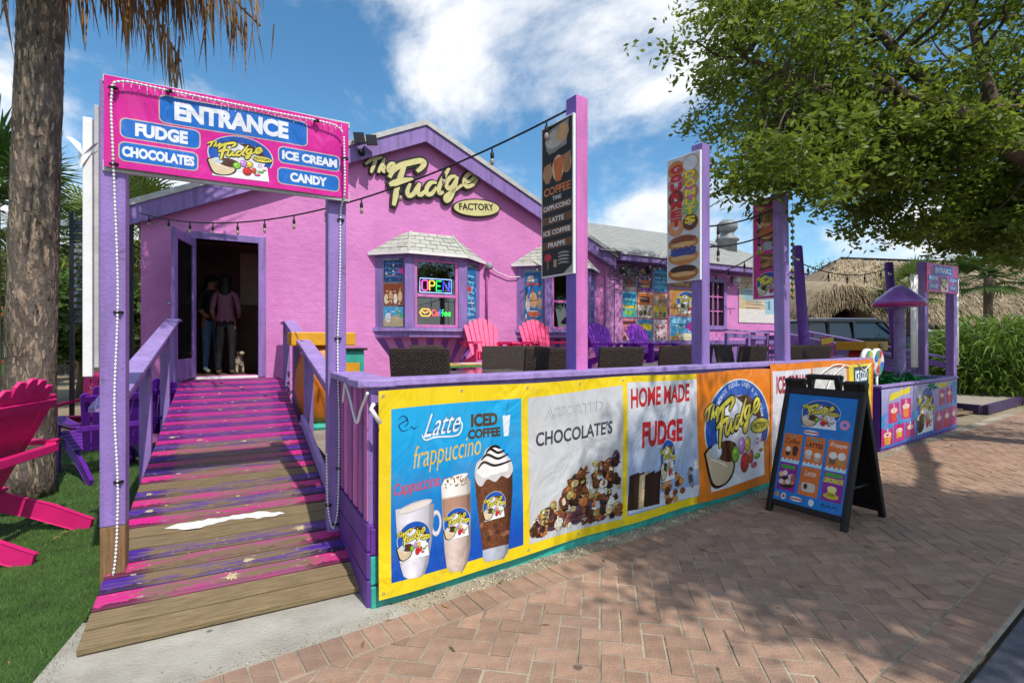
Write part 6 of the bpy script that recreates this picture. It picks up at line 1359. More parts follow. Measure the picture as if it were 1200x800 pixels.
cells = [[('photo poster of a cone on grey', blocks('#7A8490', [('e', .5, .72, .25, .12, '#C8C4C0'), ('r', .3, .1, .4, .4, '#A85A50')])), ('purple dessert poster with orange lettering', blocks('#5A1A7A', [('e', .5, .8, .3, .1, '#D8A83A'), ('r', .2, .3, .6, .14, '#E0702A'), ('e', .5, .2, .3, .06, '#D8C03A')])), ('bright blue poster of stacked lines', blocks('#1A86C8', [('r', .1, .15+.2*k, .8, .1, '#5AC0E8') for k in range(4)]))],
         [('turquoise poster with a yellow band', blocks('#3AB0C8', [('r', .05, .35, .9, .12, '#D8C83A'), ('r', .1, .75, .8, .16, '#1A6AA8'), ('e', .5, .18, .35, .12, '#7AB85A')])), ('orange and white poster with a dark box', blocks('#D8C8B4', [('r', .04, .5, .92, .46, '#D8702A'), ('r', .15, .6, .65, .24, '#4A2414')] + cups(['#6A5A3A', '#3A3A3A', '#8A7A4A'], .08))), ('peach poster of drinks with a yellow band', blocks('#D89A6A', [('r', .04, .25, .92, .2, '#D8B82A')] + cups(['#6A8A7A', '#A8503A'], .6) + cups(['#5A7A4A', '#8A6A3A'], .03)))],
         [('rose poster with a brown ribbon', blocks('#C87A8A', [('r', .08, .78, .84, .12, '#5A2A24')] + cups(['#7A2A34', '#D8C8C0', '#8A3A3A'], .1))), ('blue and yellow poster partly behind a violet chair', blocks('#3A86B8', [('r', .05, .55, .9, .25, '#D8C02A')])), ('pale pink poster with red lettering and faces of sweets', blocks('#E0C0C8', [('e', .2+.2*i, .2+.05*(i % 2), .1, .08, c) for i, c in enumerate(['#5A8A6A', '#A8503A', '#3A5A8A', '#8A6A4A'])], [('SWEET', .15, .62, .7, .1, '#C23A4A')]))]]
bd = MB(); bd.box((cx-.03, .078, 1.36), (cx+3*cw+.03, .092, 3.22), flat('#A8285A')); tag(bd.build('poster_board', loc=O, rotz=TH), 'crimson backing board behind the nine menu posters on the wing', 'board')
for r_ in range(3):
    for c_ in range(3):
        lab, fn = cells[r_][c_]; z1 = 3.19 - r_*.61; poster(lab, cx + c_*cw + .012, z1-.585, cx + (c_+1)*cw - .012, z1, -.072, fn)
def badgeposter(P, t):
    P.rect(.02, .015, .98, .985, flat('#B5803E'), .6); P.done('ground_colour', t); emblem(P, .2, .08, .68, .84, 2); P.done('badge', t)
poster('tan poster with the round shop badge on the wing', 9.27, 2.08, 10.32, 2.72, -.085, badgeposter)
poster('colourful candy land poster with a purple balloon cloud under the badge poster', 9.27, 1.36, 10.32, 2.05, -.085, blocks('#4AA0D0', [('r', .02, .02, .96, .3, '#A8B84A'), ('e', .78, .66, .2, .22, '#9A1E80'), ('e', .3, .85, .25, .1, '#8AC8E8'), ('e', .55, .3, .3, .12, '#D8D0B0'), ('e', .2, .22, .12, .1, '#C87A3A')]))
poster('brown chocolate poster behind the doughnut sign', 9.27, 2.76, 10.32, 3.2, -.085, blocks('#8A5A34', [('e', .3, .5, .2, .3, '#4A2A18'), ('r', .1, .1, .5, .2, '#C89A5A')]))
poster('large sandy beach picture with pale shapes on the far end of the wing', 11.75, 1.95, 13.6, 3.16, -.085, blocks('#C8B08A', [('r', .0, .0, 1, .3, '#D8D4CC'), ('e', .2, .62, .16, .14, '#9AB8BC'), ('r', .12, .48, .2, .14, '#8AAAB4'), ('r', .58, .2, .32, .4, '#9ABCC8'), ('e', .6, .9, .12, .07, '#D8D8D0'), ('r', .64, .3, .06, .2, '#5A86A0'), ('r', .78, .3, .06, .2, '#5A86A0')]))
# window posters inside the bays: stand behind the angled glass
def slanted(label, p, q, z0, z1, fn):
    A = F(*p); B = F(*q); d = (B-A); t = thing('window_poster', label, 'poster', (A.x, A.y, z0), math.atan2(d.y, d.x)); w, h = d.length, z1-z0
    P = Print(lambda a, b, o: (a*w, -.003-o, b*h)); mb = MB(); mb.box((0, -.003, 0), (w, .003, h), flat('#8A8A90')); mb.build('sheet', t); fn(P, t)
L1 = ((2.379, .108), (2.661, .346)); R1 = ((3.811, .346), (4.127, .108)); L2 = ((5.159, .108), (5.441, .346)); R2 = ((6.569, .346), (6.867, .108))
slanted('dark blue menu poster in the first bay window', *L1, 2.46, 2.84, blocks('#163A6A', [('r', .1, .2+.2*k, .8, .05, '#3A7AB0') for k in range(4)] + [('e', .9, .5, .12, .15, '#A82A7A')]))
slanted('brown poster of sundaes in the first bay window', *L1, 2.06, 2.44, blocks('#7A3A1E', [('e', .15+.23*i, .3+.1*(i % 2), .1, .24, c) for i, c in enumerate(['#D8C8A8', '#C89A6A', '#E0D8CC', '#C8B08A'])]))
slanted('sky blue poster of shakes in the first bay window', *L1, 1.70, 2.04, blocks('#3A9AC8', [('r', .02, .02, .96, .4, '#A89A7A'), ('e', .25, .45, .15, .25, '#D8D8D4'), ('e', .6, .4, .2, .2, '#B8A88A'), ('e', .9, .55, .08, .08, '#3AA84A')]))
slanted('tall blue list poster on the right cheek of the first bay', *R1, 1.72, 2.82, blocks('#1E6AA8', [('r', .15, .1+.09*k, .6, .03, '#7AC0E0') for k in range(9)] + [('e', .3, .62, .2, .05, '#C8342A')]))
slanted('blue poster of ice creams in the second bay window', *L2, 1.70, 2.82, blocks('#1E66A0', [('r', .1, .76, .75, .03, '#C8344A'), ('e', .5, .5, .2, .14, '#C89A6A'), ('e', .2, .42, .13, .11, '#C8C0B8'), ('e', .82, .44, .13, .12, '#B08A6A'), ('e', .5, .26, .3, .06, '#B85A3A'), ('e', .5, .1, .36, .07, '#A8865A'), ('e', .35, .9, .16, .03, '#E0E0E0')]))
slanted('deep blue poster on the right cheek of the second bay', *R2, 1.72, 2.82, blocks('#2A4A98', [('r', .15, .15+.2*k, .6, .04, '#6A8AC8') for k in range(4)]))

# ------------------------------------------------------------------ string lights
def lights(label, A, B, sagz, n, drop=.10, extra=()):
    A, B = Vector(A), Vector(B); t = thing('string_light', label, 'string light', A); pts = []
    for i in range(33):
        u = i/32; p = A.lerp(B, u); p.z -= sagz*4*u*(1-u); pts.append(p - A)
    mb = MB(); mb.tube(pts, .008, CABLE, 6); mb.build('cable', t)
    sock = MB(); sock.tube([(0, 0, 0), (0, 0, -.05)], .007, CABLE, 6); sock.lathe([(.010, -.04), (.015, -.045), (.015, -.085), (.010, -.09)], (0, 0, 0), CABLE, 8); sm = sock.mesh('socket')
    bl = MB(); bl.lathe([(.010, -.09), (.016, -.105), (.017, -.12), (.011, -.14), (.002, -.145)], (0, 0, 0), BULB, 8); bm_ = bl.mesh('bulb')
    for k in range(n):
        u = (k+.5)/n*32; i = int(u); p = pts[i].lerp(pts[min(32, i+1)], u-i)
        o = new_obj('socket', sm, t, p); new_obj('bulb', bm_, o)
    return t
lights('string of bulbs from the coffee post across the gable to the left corner', G(1.62, -.13, 3.19), F(-.98, .36, 3.18), .42, 13)
lights('string of bulbs from the doughnut post back to the wing eave', G(3.136, -.13, 2.62), F(8.2, .33, 3.25), .22, 6)
lights('upper string of bulbs between the doughnut and dessert posts', G(3.136, -.19, 2.50), G(4.60, -.19, 2.90), .05, 2)
lights('lower string of bulbs between the doughnut and dessert posts', G(3.136, -.19, 2.32), G(4.60, -.19, 2.66), .06, 2)
lights('string of bulbs under the wing eave', F(7.3, .36, 3.02), F(11.7, .36, 2.95), .12, 12)
lights('second string of bulbs hanging before the wing wall', F(9.2, .5, 2.98), G(4.62, -.2, 2.55), .18, 7)
lights('string of bulbs between the two leaning poles', (4.18, 7.5, 2.62), (6.62, 9.0, 2.74), .16, 5)
lights('string of bulbs looped over the second bay roof', F(5.15, .45, 2.98), F(6.2, .5, 3.25), .22, 6)
t = thing('wire_bundle', 'tangle of black wires and lamps on the boarded corner', 'wires', F(7.45, .1, 3.0), TH); rg = random.Random(3); mb = MB()
for k in range(7): mb.tube(spline([(rg.uniform(-.3, .6), -.05-rg.random()*.1, rg.uniform(-.3, .15)) for _ in range(5)], 5), .006, CABLE, 5)
mb.build('wire', t); mb = MB(); mb.lathe([(.03, 0), (.08, .03), (.09, .09), (.02, .1)], (.15, -.15, .0), DARKMETAL, 12, ax='y'); mb.lathe([(.03, 0), (.08, .03), (.09, .09), (.02, .1)], (.9, -.15, .05), DARKMETAL, 12, ax='y'); mb.build('lamp_head', t)
# wind bells on the dessert post
t = thing('wind_spinner', 'string of small green discs hanging beside the dessert sign post', 'ornament', G(4.74, -.1, 2.85))
for k in range(14): mb = MB(); mb.lathe([(.008, -.006), (.024, 0), (.008, .006)], (0, 0, -.07*k), (mat('spin_green', '#4A6A34', .4, .1), mat('spin_gold', '#7A6E3A', .4, .1))[k % 2], 8, ax='y'); mb.build('disc', t)
mb = MB(); mb.tube([(0, 0, .1), (0, 0, -.95)], .003, CABLE, 5); mb.build('thread', t)

# ------------------------------------------------------------------ vegetation
def leaf_mat(name, hx, hx2, trans=.35, rnd=.25, rough=.5):
    m = mat(name, hx, rough, .2, 1.3, rnd=rnd, island=True, hue=hx2, spec=.35); nt = m.node_tree; N = nt.nodes; L = nt.links; b = N['Principled BSDF']
    tr = N.new('ShaderNodeBsdfTranslucent'); mx = N.new('ShaderNodeMixShader'); mx.inputs[0].default_value = trans
    src = b.inputs['Base Color'].links[0].from_socket; hs = N.new('ShaderNodeHueSaturation'); hs.inputs['Hue'].default_value = .485; hs.inputs['Value'].default_value = 1.5; L.new(src, hs.inputs['Color']); L.new(hs.outputs[0], tr.inputs[0])
    out = N['Material Output']; L.new(b.outputs[0], mx.inputs[1]); L.new(tr.outputs[0], mx.inputs[2]); L.new(mx.outputs[0], out.inputs[0]); return m
def leaves(rng, C, L, W, up=.5):
    """rhombic leaves at points C; L, W arrays; returns verts and quads"""
    n = len(C); d = rng.normal(0, 1, (n, 3)); d[:, 2] *= .6; d /= np.linalg.norm(d, axis=1)[:, None]
    nn = rng.normal(0, 1, (n, 3)); nn[:, 2] += up*2; e = np.cross(d, nn); e /= np.linalg.norm(e, axis=1)[:, None]; L = L[:, None]; W = W[:, None]
    Vv = np.stack([C, C + d*L*.45 + e*W, C + d*L, C + d*L*.45 - e*W], 1).reshape(-1, 3); return Vv, np.arange(4*n).reshape(-1, 4)
BARK = mat('grey_bark', '#5E5044', .9, .25, 3, .9, 25, stretch=(1, 1, .4)); 
def branch(mb, a, b, r0, r1, rng, sagf=.12, seg=6, n=6):
    a, b = Vector(a), Vector(b); L = (b-a).length; mid = [a.lerp(b, t) + Vector((rng.uniform(-1, 1), rng.uniform(-1, 1), rng.uniform(-.3, 1)))*L*sagf*math.sin(math.pi*t) for t in (0, .33, .66, 1)]
    p = spline([tuple(q) for q in mid], 4); k = len(p); mb.tube(p, [r0 + (r1-r0)*i/(k-1) for i in range(k)], BARK, seg, False); return [Vector(q) for q in p]
def big_tree():
    t = thing('shade_tree', 'broad leafy shade tree reaching over the pavement from the right edge', 'tree', (8.3, 6.0, 0)); o = Vector(t.location); rng = random.Random(17); nr = np.random.default_rng(17)
    tr = MB(); pth = spline([(0, 0, -.05), (.05, 0, 1.2), (-.15, .05, 2.3), (-.7, .1, 3.1)], 6); tr.tube(pth, [.30 - .09*i/(len(pth)-1) for i in range(len(pth))], BARK, 14); nodes = []
    def limb(pts, r0, r1):
        p = spline([tuple(Vector(q)-o) for q in pts], 7); k = len(p); tr.tube(p, [r0 + (r1-r0)*i/(k-1) for i in range(k)], BARK, 9, False); nodes.extend((Vector(q), r0 + (r1-r0)*i/(k-1)) for i, q in enumerate(p))
    limb([(7.7, 6.1, 3.0), (6.9, 6.1, 3.45), (6.05, 6.15, 3.75), (5.3, 6.2, 4.25), (4.6, 6.3, 4.5), (3.8, 6.5, 4.75), (3.0, 6.6, 5.1)], .17, .03)
    limb([(5.4, 6.2, 4.2), (5.0, 6.5, 5.0), (4.6, 6.7, 5.8), (4.4, 6.8, 6.6)], .085, .03); limb([(5.9, 6.15, 3.85), (5.9, 6.4, 4.8), (6.1, 6.8, 5.9), (6.2, 7, 7)], .09, .03)
    limb([(4.9, 6.25, 4.35), (4.3, 6.0, 4.55), (3.7, 5.9, 4.4), (3.2, 5.9, 4.3)], .06, .02); limb([(7.0, 6.1, 3.4), (6.8, 6.9, 3.7), (6.2, 7.4, 3.9), (5.4, 7.6, 3.8)], .08, .025)
    limb([(7.6, 6.1, 3.1), (7.9, 5.6, 4.0), (7.6, 4.2, 4.8), (6.8, 2.6, 5.2), (5.8, 1.2, 5.4), (4.2, .3, 5.5)], .15, .03); limb([(7.2, 3.2, 5.0), (6.0, 1.6, 5.3), (4.6, -.6, 5.5)], .07, .02)
    limb([(7.7, 6.1, 3.1), (8.6, 6.6, 4.4), (9.6, 7.2, 5.6), (10.6, 7.6, 6.4)], .15, .03); limb([(7.9, 6.2, 3.4), (7.8, 7.2, 4.6), (7.6, 8.2, 5.6)], .1, .03); limb([(7.5, 6.1, 3.2), (7.4, 7.0, 3.3), (7.3, 7.8, 3.4)], .06, .02)
    ell = [((5.9, 7.2, 6.6), (3.3, 2.6, 2.2), 120), ((3.45, 6.6, 5.15), (1.45, 1.5, 1.15), 50), ((4.9, 7.0, 4.35), (1.75, 1.5, .8), 50), ((7.3, 7.6, 4.3), (1.9, 1.5, 1.3), 72), ((6.1, 7.4, 3.55), (1.15, 1.0, .75), 30), ((7.6, 7.8, 3.2), (1.0, 1.0, .6), 26),
           ((5.4, .45, 5.4), (2.5, 1.6, .7), 240), ((2.75, 5.25, 3.2), (.5, .4, .35), 12), ((3.3, 5.9, 3.75), (.7, .6, .4), 14), ((8.0, 6.9, 3.9), (1.4, 1.2, .9), 55), ((5.4, 7.0, 3.8), (1.5, 1.2, .5), 36), ((7.0, 6.9, 3.1), (.9, .9, .5), 22), ((9.2, 6.8, 6.0), (2.6, 2.6, 1.6), 70), ((3.9, 6.6, 3.95), (.75, .8, .5), 18)]
    Cs = []
    for c, r, n in ell:
        k = 0
        while k < n:
            p = Vector((rng.uniform(-1, 1), rng.uniform(-1, 1), rng.uniform(-1, 1)))
            if p.length > 1 or p.length < .35 and rng.random() < .5: continue
            q = Vector(c) + Vector((p.x*r[0], p.y*r[1], p.z*r[2])); Cs.append(q - o); k += 1
    for q in Cs:
        nd, rr_ = min(nodes, key=lambda a: (a[0]-q).length + .3*max(0, a[0].z-q.z)); br_ = branch(tr, nd, q, min(rr_*.6, .028), .006, rng, .13, 5)
    tr.build('trunk', t)
    A = []
    for q in Cs:      # each clump: flat sprays of leaves on short twigs
        m = rng.randint(9, 13)
        for _ in range(m):
            s = np.array(q) + nr.normal(0, 1, 3)*(.19, .19, .09); A.append(s + nr.normal(0, 1, (16, 3))*(.095, .095, .045))
    C = np.vstack(A); n = len(C); Vv, Fq = leaves(nr, C, nr.uniform(.065, .125, n), nr.uniform(.016, .028, n))
    o_ = new_obj('crown', np_mesh('crown', Vv, Fq, leaf_mat('shade_leaf', '#76882E', '#48601E', .42)), t); return t
big_tree()
# ---- fan palms
def fan(rng, base, d, size, droop, n=26, w=.02):
    """one fan leaf: radiating blades from the end of a stalk; returns vertices, quads"""
    d = d/np.linalg.norm(d); side = np.cross(d, (0, 0, 1)); side /= np.linalg.norm(side)+1e-9; upv = np.cross(side, d); Vv = []
    for i in range(n):
        a = math.radians(-115 + 230*i/(n-1)); L = size*(.75+.25*math.cos(a))*rng.uniform(.88, 1.08); di = d*math.cos(a) + side*math.sin(a) + upv*.10*math.cos(2*a); di /= np.linalg.norm(di)
        cr = np.cross(di, upv); cr /= np.linalg.norm(cr)+1e-9; p0 = base; p1 = base + di*L*.55; p2 = base + di*L - np.array((0, 0, droop*L*(.5+.5*abs(math.sin(a)))))
        m1 = p1 - np.array((0, 0, droop*L*.12)); ww = w*size
        Vv += [p0-cr*ww*.3, p0+cr*ww*.3, m1+cr*ww, m1-cr*ww, m1-cr*ww, m1+cr*ww, p2+cr*ww*.12, p2-cr*ww*.12]
    return Vv
def palm(name, label, base, h, r, crown, size, m, seed, trunk_m, dead=0, lean=(0, 0), group=None, wblade=.022, zmin=-.5):
    t = thing(name, label, 'palm tree', base, 0, group); rng = np.random.default_rng(seed); top = np.array((lean[0], lean[1], h))
    tb = MB(); n = 22; pp = [(lean[0]*(i/n)**1.4, lean[1]*(i/n)**1.4, h*i/n - (.05 if i == 0 else 0)) for i in range(n+1)]; tb.tube(pp, [r*(1.12 if i == 0 else (1.04 if i < 3 else 1))*(1 - .12*i/n)*(1 + .02*math.sin(i*2.3)) for i in range(n+1)], trunk_m, 20); tb.build('trunk', t)
    Vv = []; st = MB()
    for k in range(crown):
        az = 2.399*k + rng.uniform(-.3, .3); el = rng.uniform(zmin, 1.15); d = np.array((math.cos(az)*math.cos(el), math.sin(az)*math.cos(el), math.sin(el))); ln = size*rng.uniform(.8, 1.1); b = top + d*ln; b[2] -= ln*.12
        st.tube([top, (top+b)/2 + (0, 0, .05), b], [.022*size, .016*size, .01*size], m, 5, False); Vv += fan(rng, b, d, size*rng.uniform(.8, 1.05), .22, w=wblade)
    V_ = np.array(Vv); new_obj('crown', np_mesh('crown', V_, np.arange(len(V_)).reshape(-1, 4), m), t); st.build('stalk', t); return t, top
PALM = leaf_mat('palm_green', '#6A7A34', '#45592A', .25); PALMD = leaf_mat('palm_deep', '#4A6A2A', '#2E4A1E', .25)
def trunk_material():
    m = bpy.data.materials.new('palm_bark'); m.use_nodes = True; nt = m.node_tree; N = nt.nodes; L = nt.links; b = N['Principled BSDF']; b.inputs['Roughness'].default_value = .95; b.inputs['Specular IOR Level'].default_value = .1
    tc = N.new('ShaderNodeTexCoord')
    def nz(sc, st, det=6, ro=.65):
        mp = N.new('ShaderNodeMapping'); mp.inputs['Scale'].default_value = st; L.new(tc.outputs['Object'], mp.inputs[0]); t = N.new('ShaderNodeTexNoise'); t.inputs['Scale'].default_value = sc; t.inputs['Detail'].default_value = det; t.inputs['Roughness'].default_value = ro; L.new(mp.outputs[0], t.inputs['Vector']); return t.outputs['Fac']
    def rng_(o, a, c, d=0., e=1.):
        r = N.new('ShaderNodeMapRange'); r.inputs['From Min'].default_value = a; r.inputs['From Max'].default_value = c; r.inputs['To Min'].default_value = d; r.inputs['To Max'].default_value = e; L.new(o, r.inputs['Value']); return r.outputs[0]
    def mix(f, A, B):
        x = N.new('ShaderNodeMix'); x.data_type = 'RGBA'; L.new(f, x.inputs['Factor'])
        for s, c in (('A', A), ('B', B)): 
            if isinstance(c, str): x.inputs[s].default_value = lin(c)
            else: L.new(c, x.inputs[s])
        return x.outputs['Result']
    fl = nz(16, (1, 1, .38)); c = mix(rng_(nz(3, (1, 1, 1.2)), .35, .65), '#766C62', '#504840'); c = mix(rng_(fl, .54, .62, 0, .85), c, '#A8947E'); c = mix(rng_(nz(24, (1, 1, .3)), .60, .68), c, '#2C241E'); L.new(c, b.inputs['Base Color'])
    bp = N.new('ShaderNodeBump'); bp.inputs['Strength'].default_value = 1; bp.inputs['Distance'].default_value = .05; L.new(fl, bp.inputs['Height']); L.new(bp.outputs[0], b.inputs['Normal']); return m
PBARK = trunk_material()
PBX, PBY = -4.53, 4.8
pt, ptop = palm('palm_tree', 'thick barked palm with a skirt of dead fronds beside the entrance gate', (PBX, PBY, 0), 5.75, .19, 20, 1.15, PALM, 3, PBARK, lean=(.12, .05), zmin=.1)
def flakes():   # bark plates standing off the trunk
    rng = np.random.default_rng(8); n = 1500; Vv = []
    for i in range(n):
        z = rng.uniform(.02, 5.6); a = rng.uniform(0, 6.283); f = z/5.75; c = np.array((.12*f**1.4, .05*f**1.4, z)); rr_ = .19*(1-.12*f)*(1.05 if z < .6 else 1)+.001; L = rng.uniform(.03, .10); w = rng.uniform(.005, .013)
        t_ = np.array((-math.sin(a), math.cos(a), 0)); o_ = np.array((math.cos(a), math.sin(a), 0)); p = c + o_*rr_; u = np.array((0, 0, 1.)) + t_*rng.uniform(-.25, .25); lift = rng.uniform(.002, .010)
        Vv += [p - t_*w, p + t_*w, p + t_*w*.7 + u*L + o_*lift, p - t_*w*.7 + u*L + o_*lift]
    m = mat('bark_flake', '#A08E7A', .95, .2, 9, rnd=.45, island=True, hue='#54473C'); V_ = np.array(Vv); new_obj('bark_plates', np_mesh('bark_plates', V_, np.arange(len(V_)).reshape(-1, 4), m), pt)['kind'] = 'stuff'
flakes()
def dead_skirt():
    rng = np.random.default_rng(5); Vv = []; st = MB(); m = leaf_mat('dead_frond', '#A08055', '#6E5436', .15, .35, .8); rs = random.Random(5)
    for k in range(50):
        az = rng.uniform(-1.7, 1.5) if k < 38 else rng.uniform(0, 6.28); ln = rng.uniform(.7, 2.3); a0 = ptop + np.array((0, 0, rng.uniform(-.2, .45))); e = a0 + np.array((math.cos(az)*ln, math.sin(az)*ln, -.20 - .10*ln + rng.uniform(-.2, .12))); mid = (a0+e)/2 + (0, 0, .22)
        st.tube(spline([tuple(a0), tuple(mid), tuple(e)], 4), .014, m, 5, False)
        d = np.array((math.cos(az), math.sin(az), 0)); sd = np.array((-d[1], d[0], 0))
        for j in range(38):
            q = rng.uniform(.55, 1.0); b = a0*(1-q)**2 + 2*q*(1-q)*mid + e*q*q; b = b + sd*rng.normal(0, .13) + d*rng.normal(0, .1); L = rng.uniform(.40, .85); w = rng.uniform(.006, .014); tw = rng.uniform(0, 3.14); c = np.array((math.cos(tw), math.sin(tw), 0))*w; off = sd*rng.normal(0, .07) + d*rng.normal(.04, .06)
            p1 = b + off*.4 + (0, 0, -L*.45); p2 = b + off + (0, 0, -L); Vv += [b-c, b+c, p1+c*1.2, p1-c*1.2, p1-c*1.2, p1+c*1.2, p2+c*.15, p2-c*.15]
    V_ = np.array(Vv); new_obj('dead_fronds', np_mesh('dead_fronds', V_, np.arange(len(V_)).reshape(-1, 4), m), pt); st.build('dead_stalks', pt)
dead_skirt()
BGT = mat('palm_bark_plain', '#6A5C4E', .95, .2, 6, .7, 30)
def W_(px, d): return ((px-600)/600*d, d, 0)
for px, d, h, sz, lab, sd in ((-12, 9.5, 4.1, 1.0, 'green fan palm cut by the left edge behind the bark palm', 1), (112, 17, 4.9, 1.5, 'olive fan palm between the bark palm and the gate post', 2), (168, 20, 6.0, 1.4, 'fan palm whose top shows between the gate post and the roof', 4), (1068, 18.5, 3.3, .85, 'fan palm in front of the thatched roof', 6), (1158, 20, 4.0, 1.0, 'fan palm rising behind the green bush at right', 7)):
    palm('fan_palm', lab, W_(px, d), h, .16, 34, sz, PALM if sd % 2 == 0 else PALMD, sd, BGT, group='background palms', wblade=.03)
def tree(name, label, base, h, rx, rz_, n, seed, m, lsize=.10, trunk=.16):
    t = thing(name, label, 'tree', base, 0, 'background trees'); rng = random.Random(seed); nr = np.random.default_rng(seed); tb = MB(); tb.tube(spline([(0, 0, -.05), (.1, 0, h*.25), (-.05, 0, h*.55)], 5), [trunk*(1-.04*i) for i in range(11)], BARK, 10, False); A = []; top = Vector((-.05, 0, h*.5))
    for k in range(n):
        p = Vector((rng.gauss(0, .5), rng.gauss(0, .5), rng.gauss(0, .5))); p = p if p.length < 1.1 else p.normalized(); q = Vector((p.x*rx, p.y*rx, h*.66 + p.z*rz_)); branch(tb, top.lerp(Vector((0, 0, h*.3)), rng.random()*.5), q, .03, .008, rng, .1, 4)
        for _ in range(7): s = np.array(q) + nr.normal(0, 1, 3)*(.32, .32, .22)*rx/1.6; A.append(s + nr.normal(0, 1, (16, 3))*.14*rx/1.6)
    tb.build('trunk', t); C = np.vstack(A); Vv, Fq = leaves(nr, C, nr.uniform(.7, 1.2, len(C))*lsize*1.4, nr.uniform(.25, .4, len(C))*lsize); new_obj('crown', np_mesh('crown', Vv, Fq, m), t); return t
BGL = leaf_mat('background_leaf', '#4E6A2A', '#33491E', .25); BGL2 = leaf_mat('background_leaf_olive', '#6A7434', '#464F24', .25)
for px, d, h, rx, rz_, n, lab, m in ((95, 13.5, 3.1, 1.3, 1.0, 120, 'leafy tree low behind the bark palm', BGL), (150, 24, 5.0, 2.4, 1.8, 110, 'dense green tree beyond the tan shed', BGL), (30, 22, 5.5, 2.8, 2.0, 110, 'olive tree far behind the green kiosk', BGL2), (75, 28, 6.5, 3.2, 2.2, 110, 'broad tree at the far side of the sandy lot', BGL), (1188, 34, 5.4, 2.6, 1.8, 50, 'round tree beyond the white sign at the right edge', BGL), (962, 40, 8.2, 2.6, 1.6, 50, 'dark treetop peeping over the thatched roof', BGL)):
    tree('broadleaf_tree', lab, W_(px, d), h, rx, rz_, n, int(px), m, .16)
def bush(name, label, base, r, h, n, seed, m, L0=.5):
    """arching strap leaves, as on a clump of palmetto"""
    t = thing(name, label, 'bush', base); rng = np.random.default_rng(seed); Vv = []
    for i in range(n):
        a = rng.uniform(0, 6.283); rr_ = r*math.sqrt(rng.random()); b = np.array((rr_*math.cos(a), rr_*math.sin(a)*.8, h*rng.uniform(.05, .8)*(1-.4*(rr_/r)**2))); d = np.array((math.cos(a)*rng.uniform(.2, 1), math.sin(a)*rng.uniform(.2, 1), rng.uniform(.2, 1.1))) + rng.normal(0, .3, 3); d /= np.linalg.norm(d); L = L0*rng.uniform(.6, 1.2); c = np.cross(d, rng.normal(0, 1, 3)); c /= np.linalg.norm(c); w = .018*L0/.5
        p1 = b + d*L*.5; p2 = b + d*L*.95 - np.array((0, 0, L*.35)); Vv += [b-c*w*.6, b+c*w*.6, p1+c*w, p1-c*w, p1-c*w, p1+c*w, p2+c*w*.2, p2-c*w*.2]
    V_ = np.array(Vv); new_obj('foliage', np_mesh('foliage', V_, np.arange(len(V_)).reshape(-1, 4), m), t); st = MB()
    for k in range(9): a = k*.7; st.tube([(0, 0, -.05), (.3*r*math.cos(a), .3*r*math.sin(a), h*.4), (.5*r*math.cos(a), .5*r*math.sin(a), h*.7)], .03, BARK, 5, False)
    st.build('stems', t); return t
bush('palmetto_bush', 'large arching green bush beside the far gate at the right edge', W_(1172, 13.2), 1.75, 2.5, 5200, 31, leaf_mat('palmetto', '#708C38', '#4C682A', .35), .62); bush('palmetto_bush', 'lower green bush behind the large one at right', W_(1240, 15.5), 1.8, 2.2, 2600, 32, PALMD, .62)
bush('low_shrub', 'low yellow green shrub at the foot of the far gate', W_(1122, 14.0), .7, .5, 700, 33, PALM, .3)
def weeds(name, label, n, fn, seed, m, L0=.12):
    rng = np.random.default_rng(seed); Vv = []
    for i in range(n):
        x, y = fn(rng); a = rng.uniform(0, 6.28); b = np.array((x, y, -.03)); L = L0*rng.uniform(.4, 1.2); d = np.array((rng.normal(0, .4), rng.normal(0, .4), 1.)); c = np.array((math.cos(a), math.sin(a), 0))*.006; Vv += [b-c, b+c, b+d*L+c*.1, b+d*L-c*.1]
    V_ = np.array(Vv); tag(new_obj(name, np_mesh(name, V_, np.arange(len(V_)).reshape(-1, 4), m)), label, 'grass', kind='stuff')
weeds('verge_grass', 'sparse dry grass on the sandy verge at right', 6000, lambda r: (r.uniform(9.5, 22), r.uniform(11.2, 16)), 41, mat('dry_grass', '#7A7A3A', .8, .2, 2, rnd=.3, island=True))

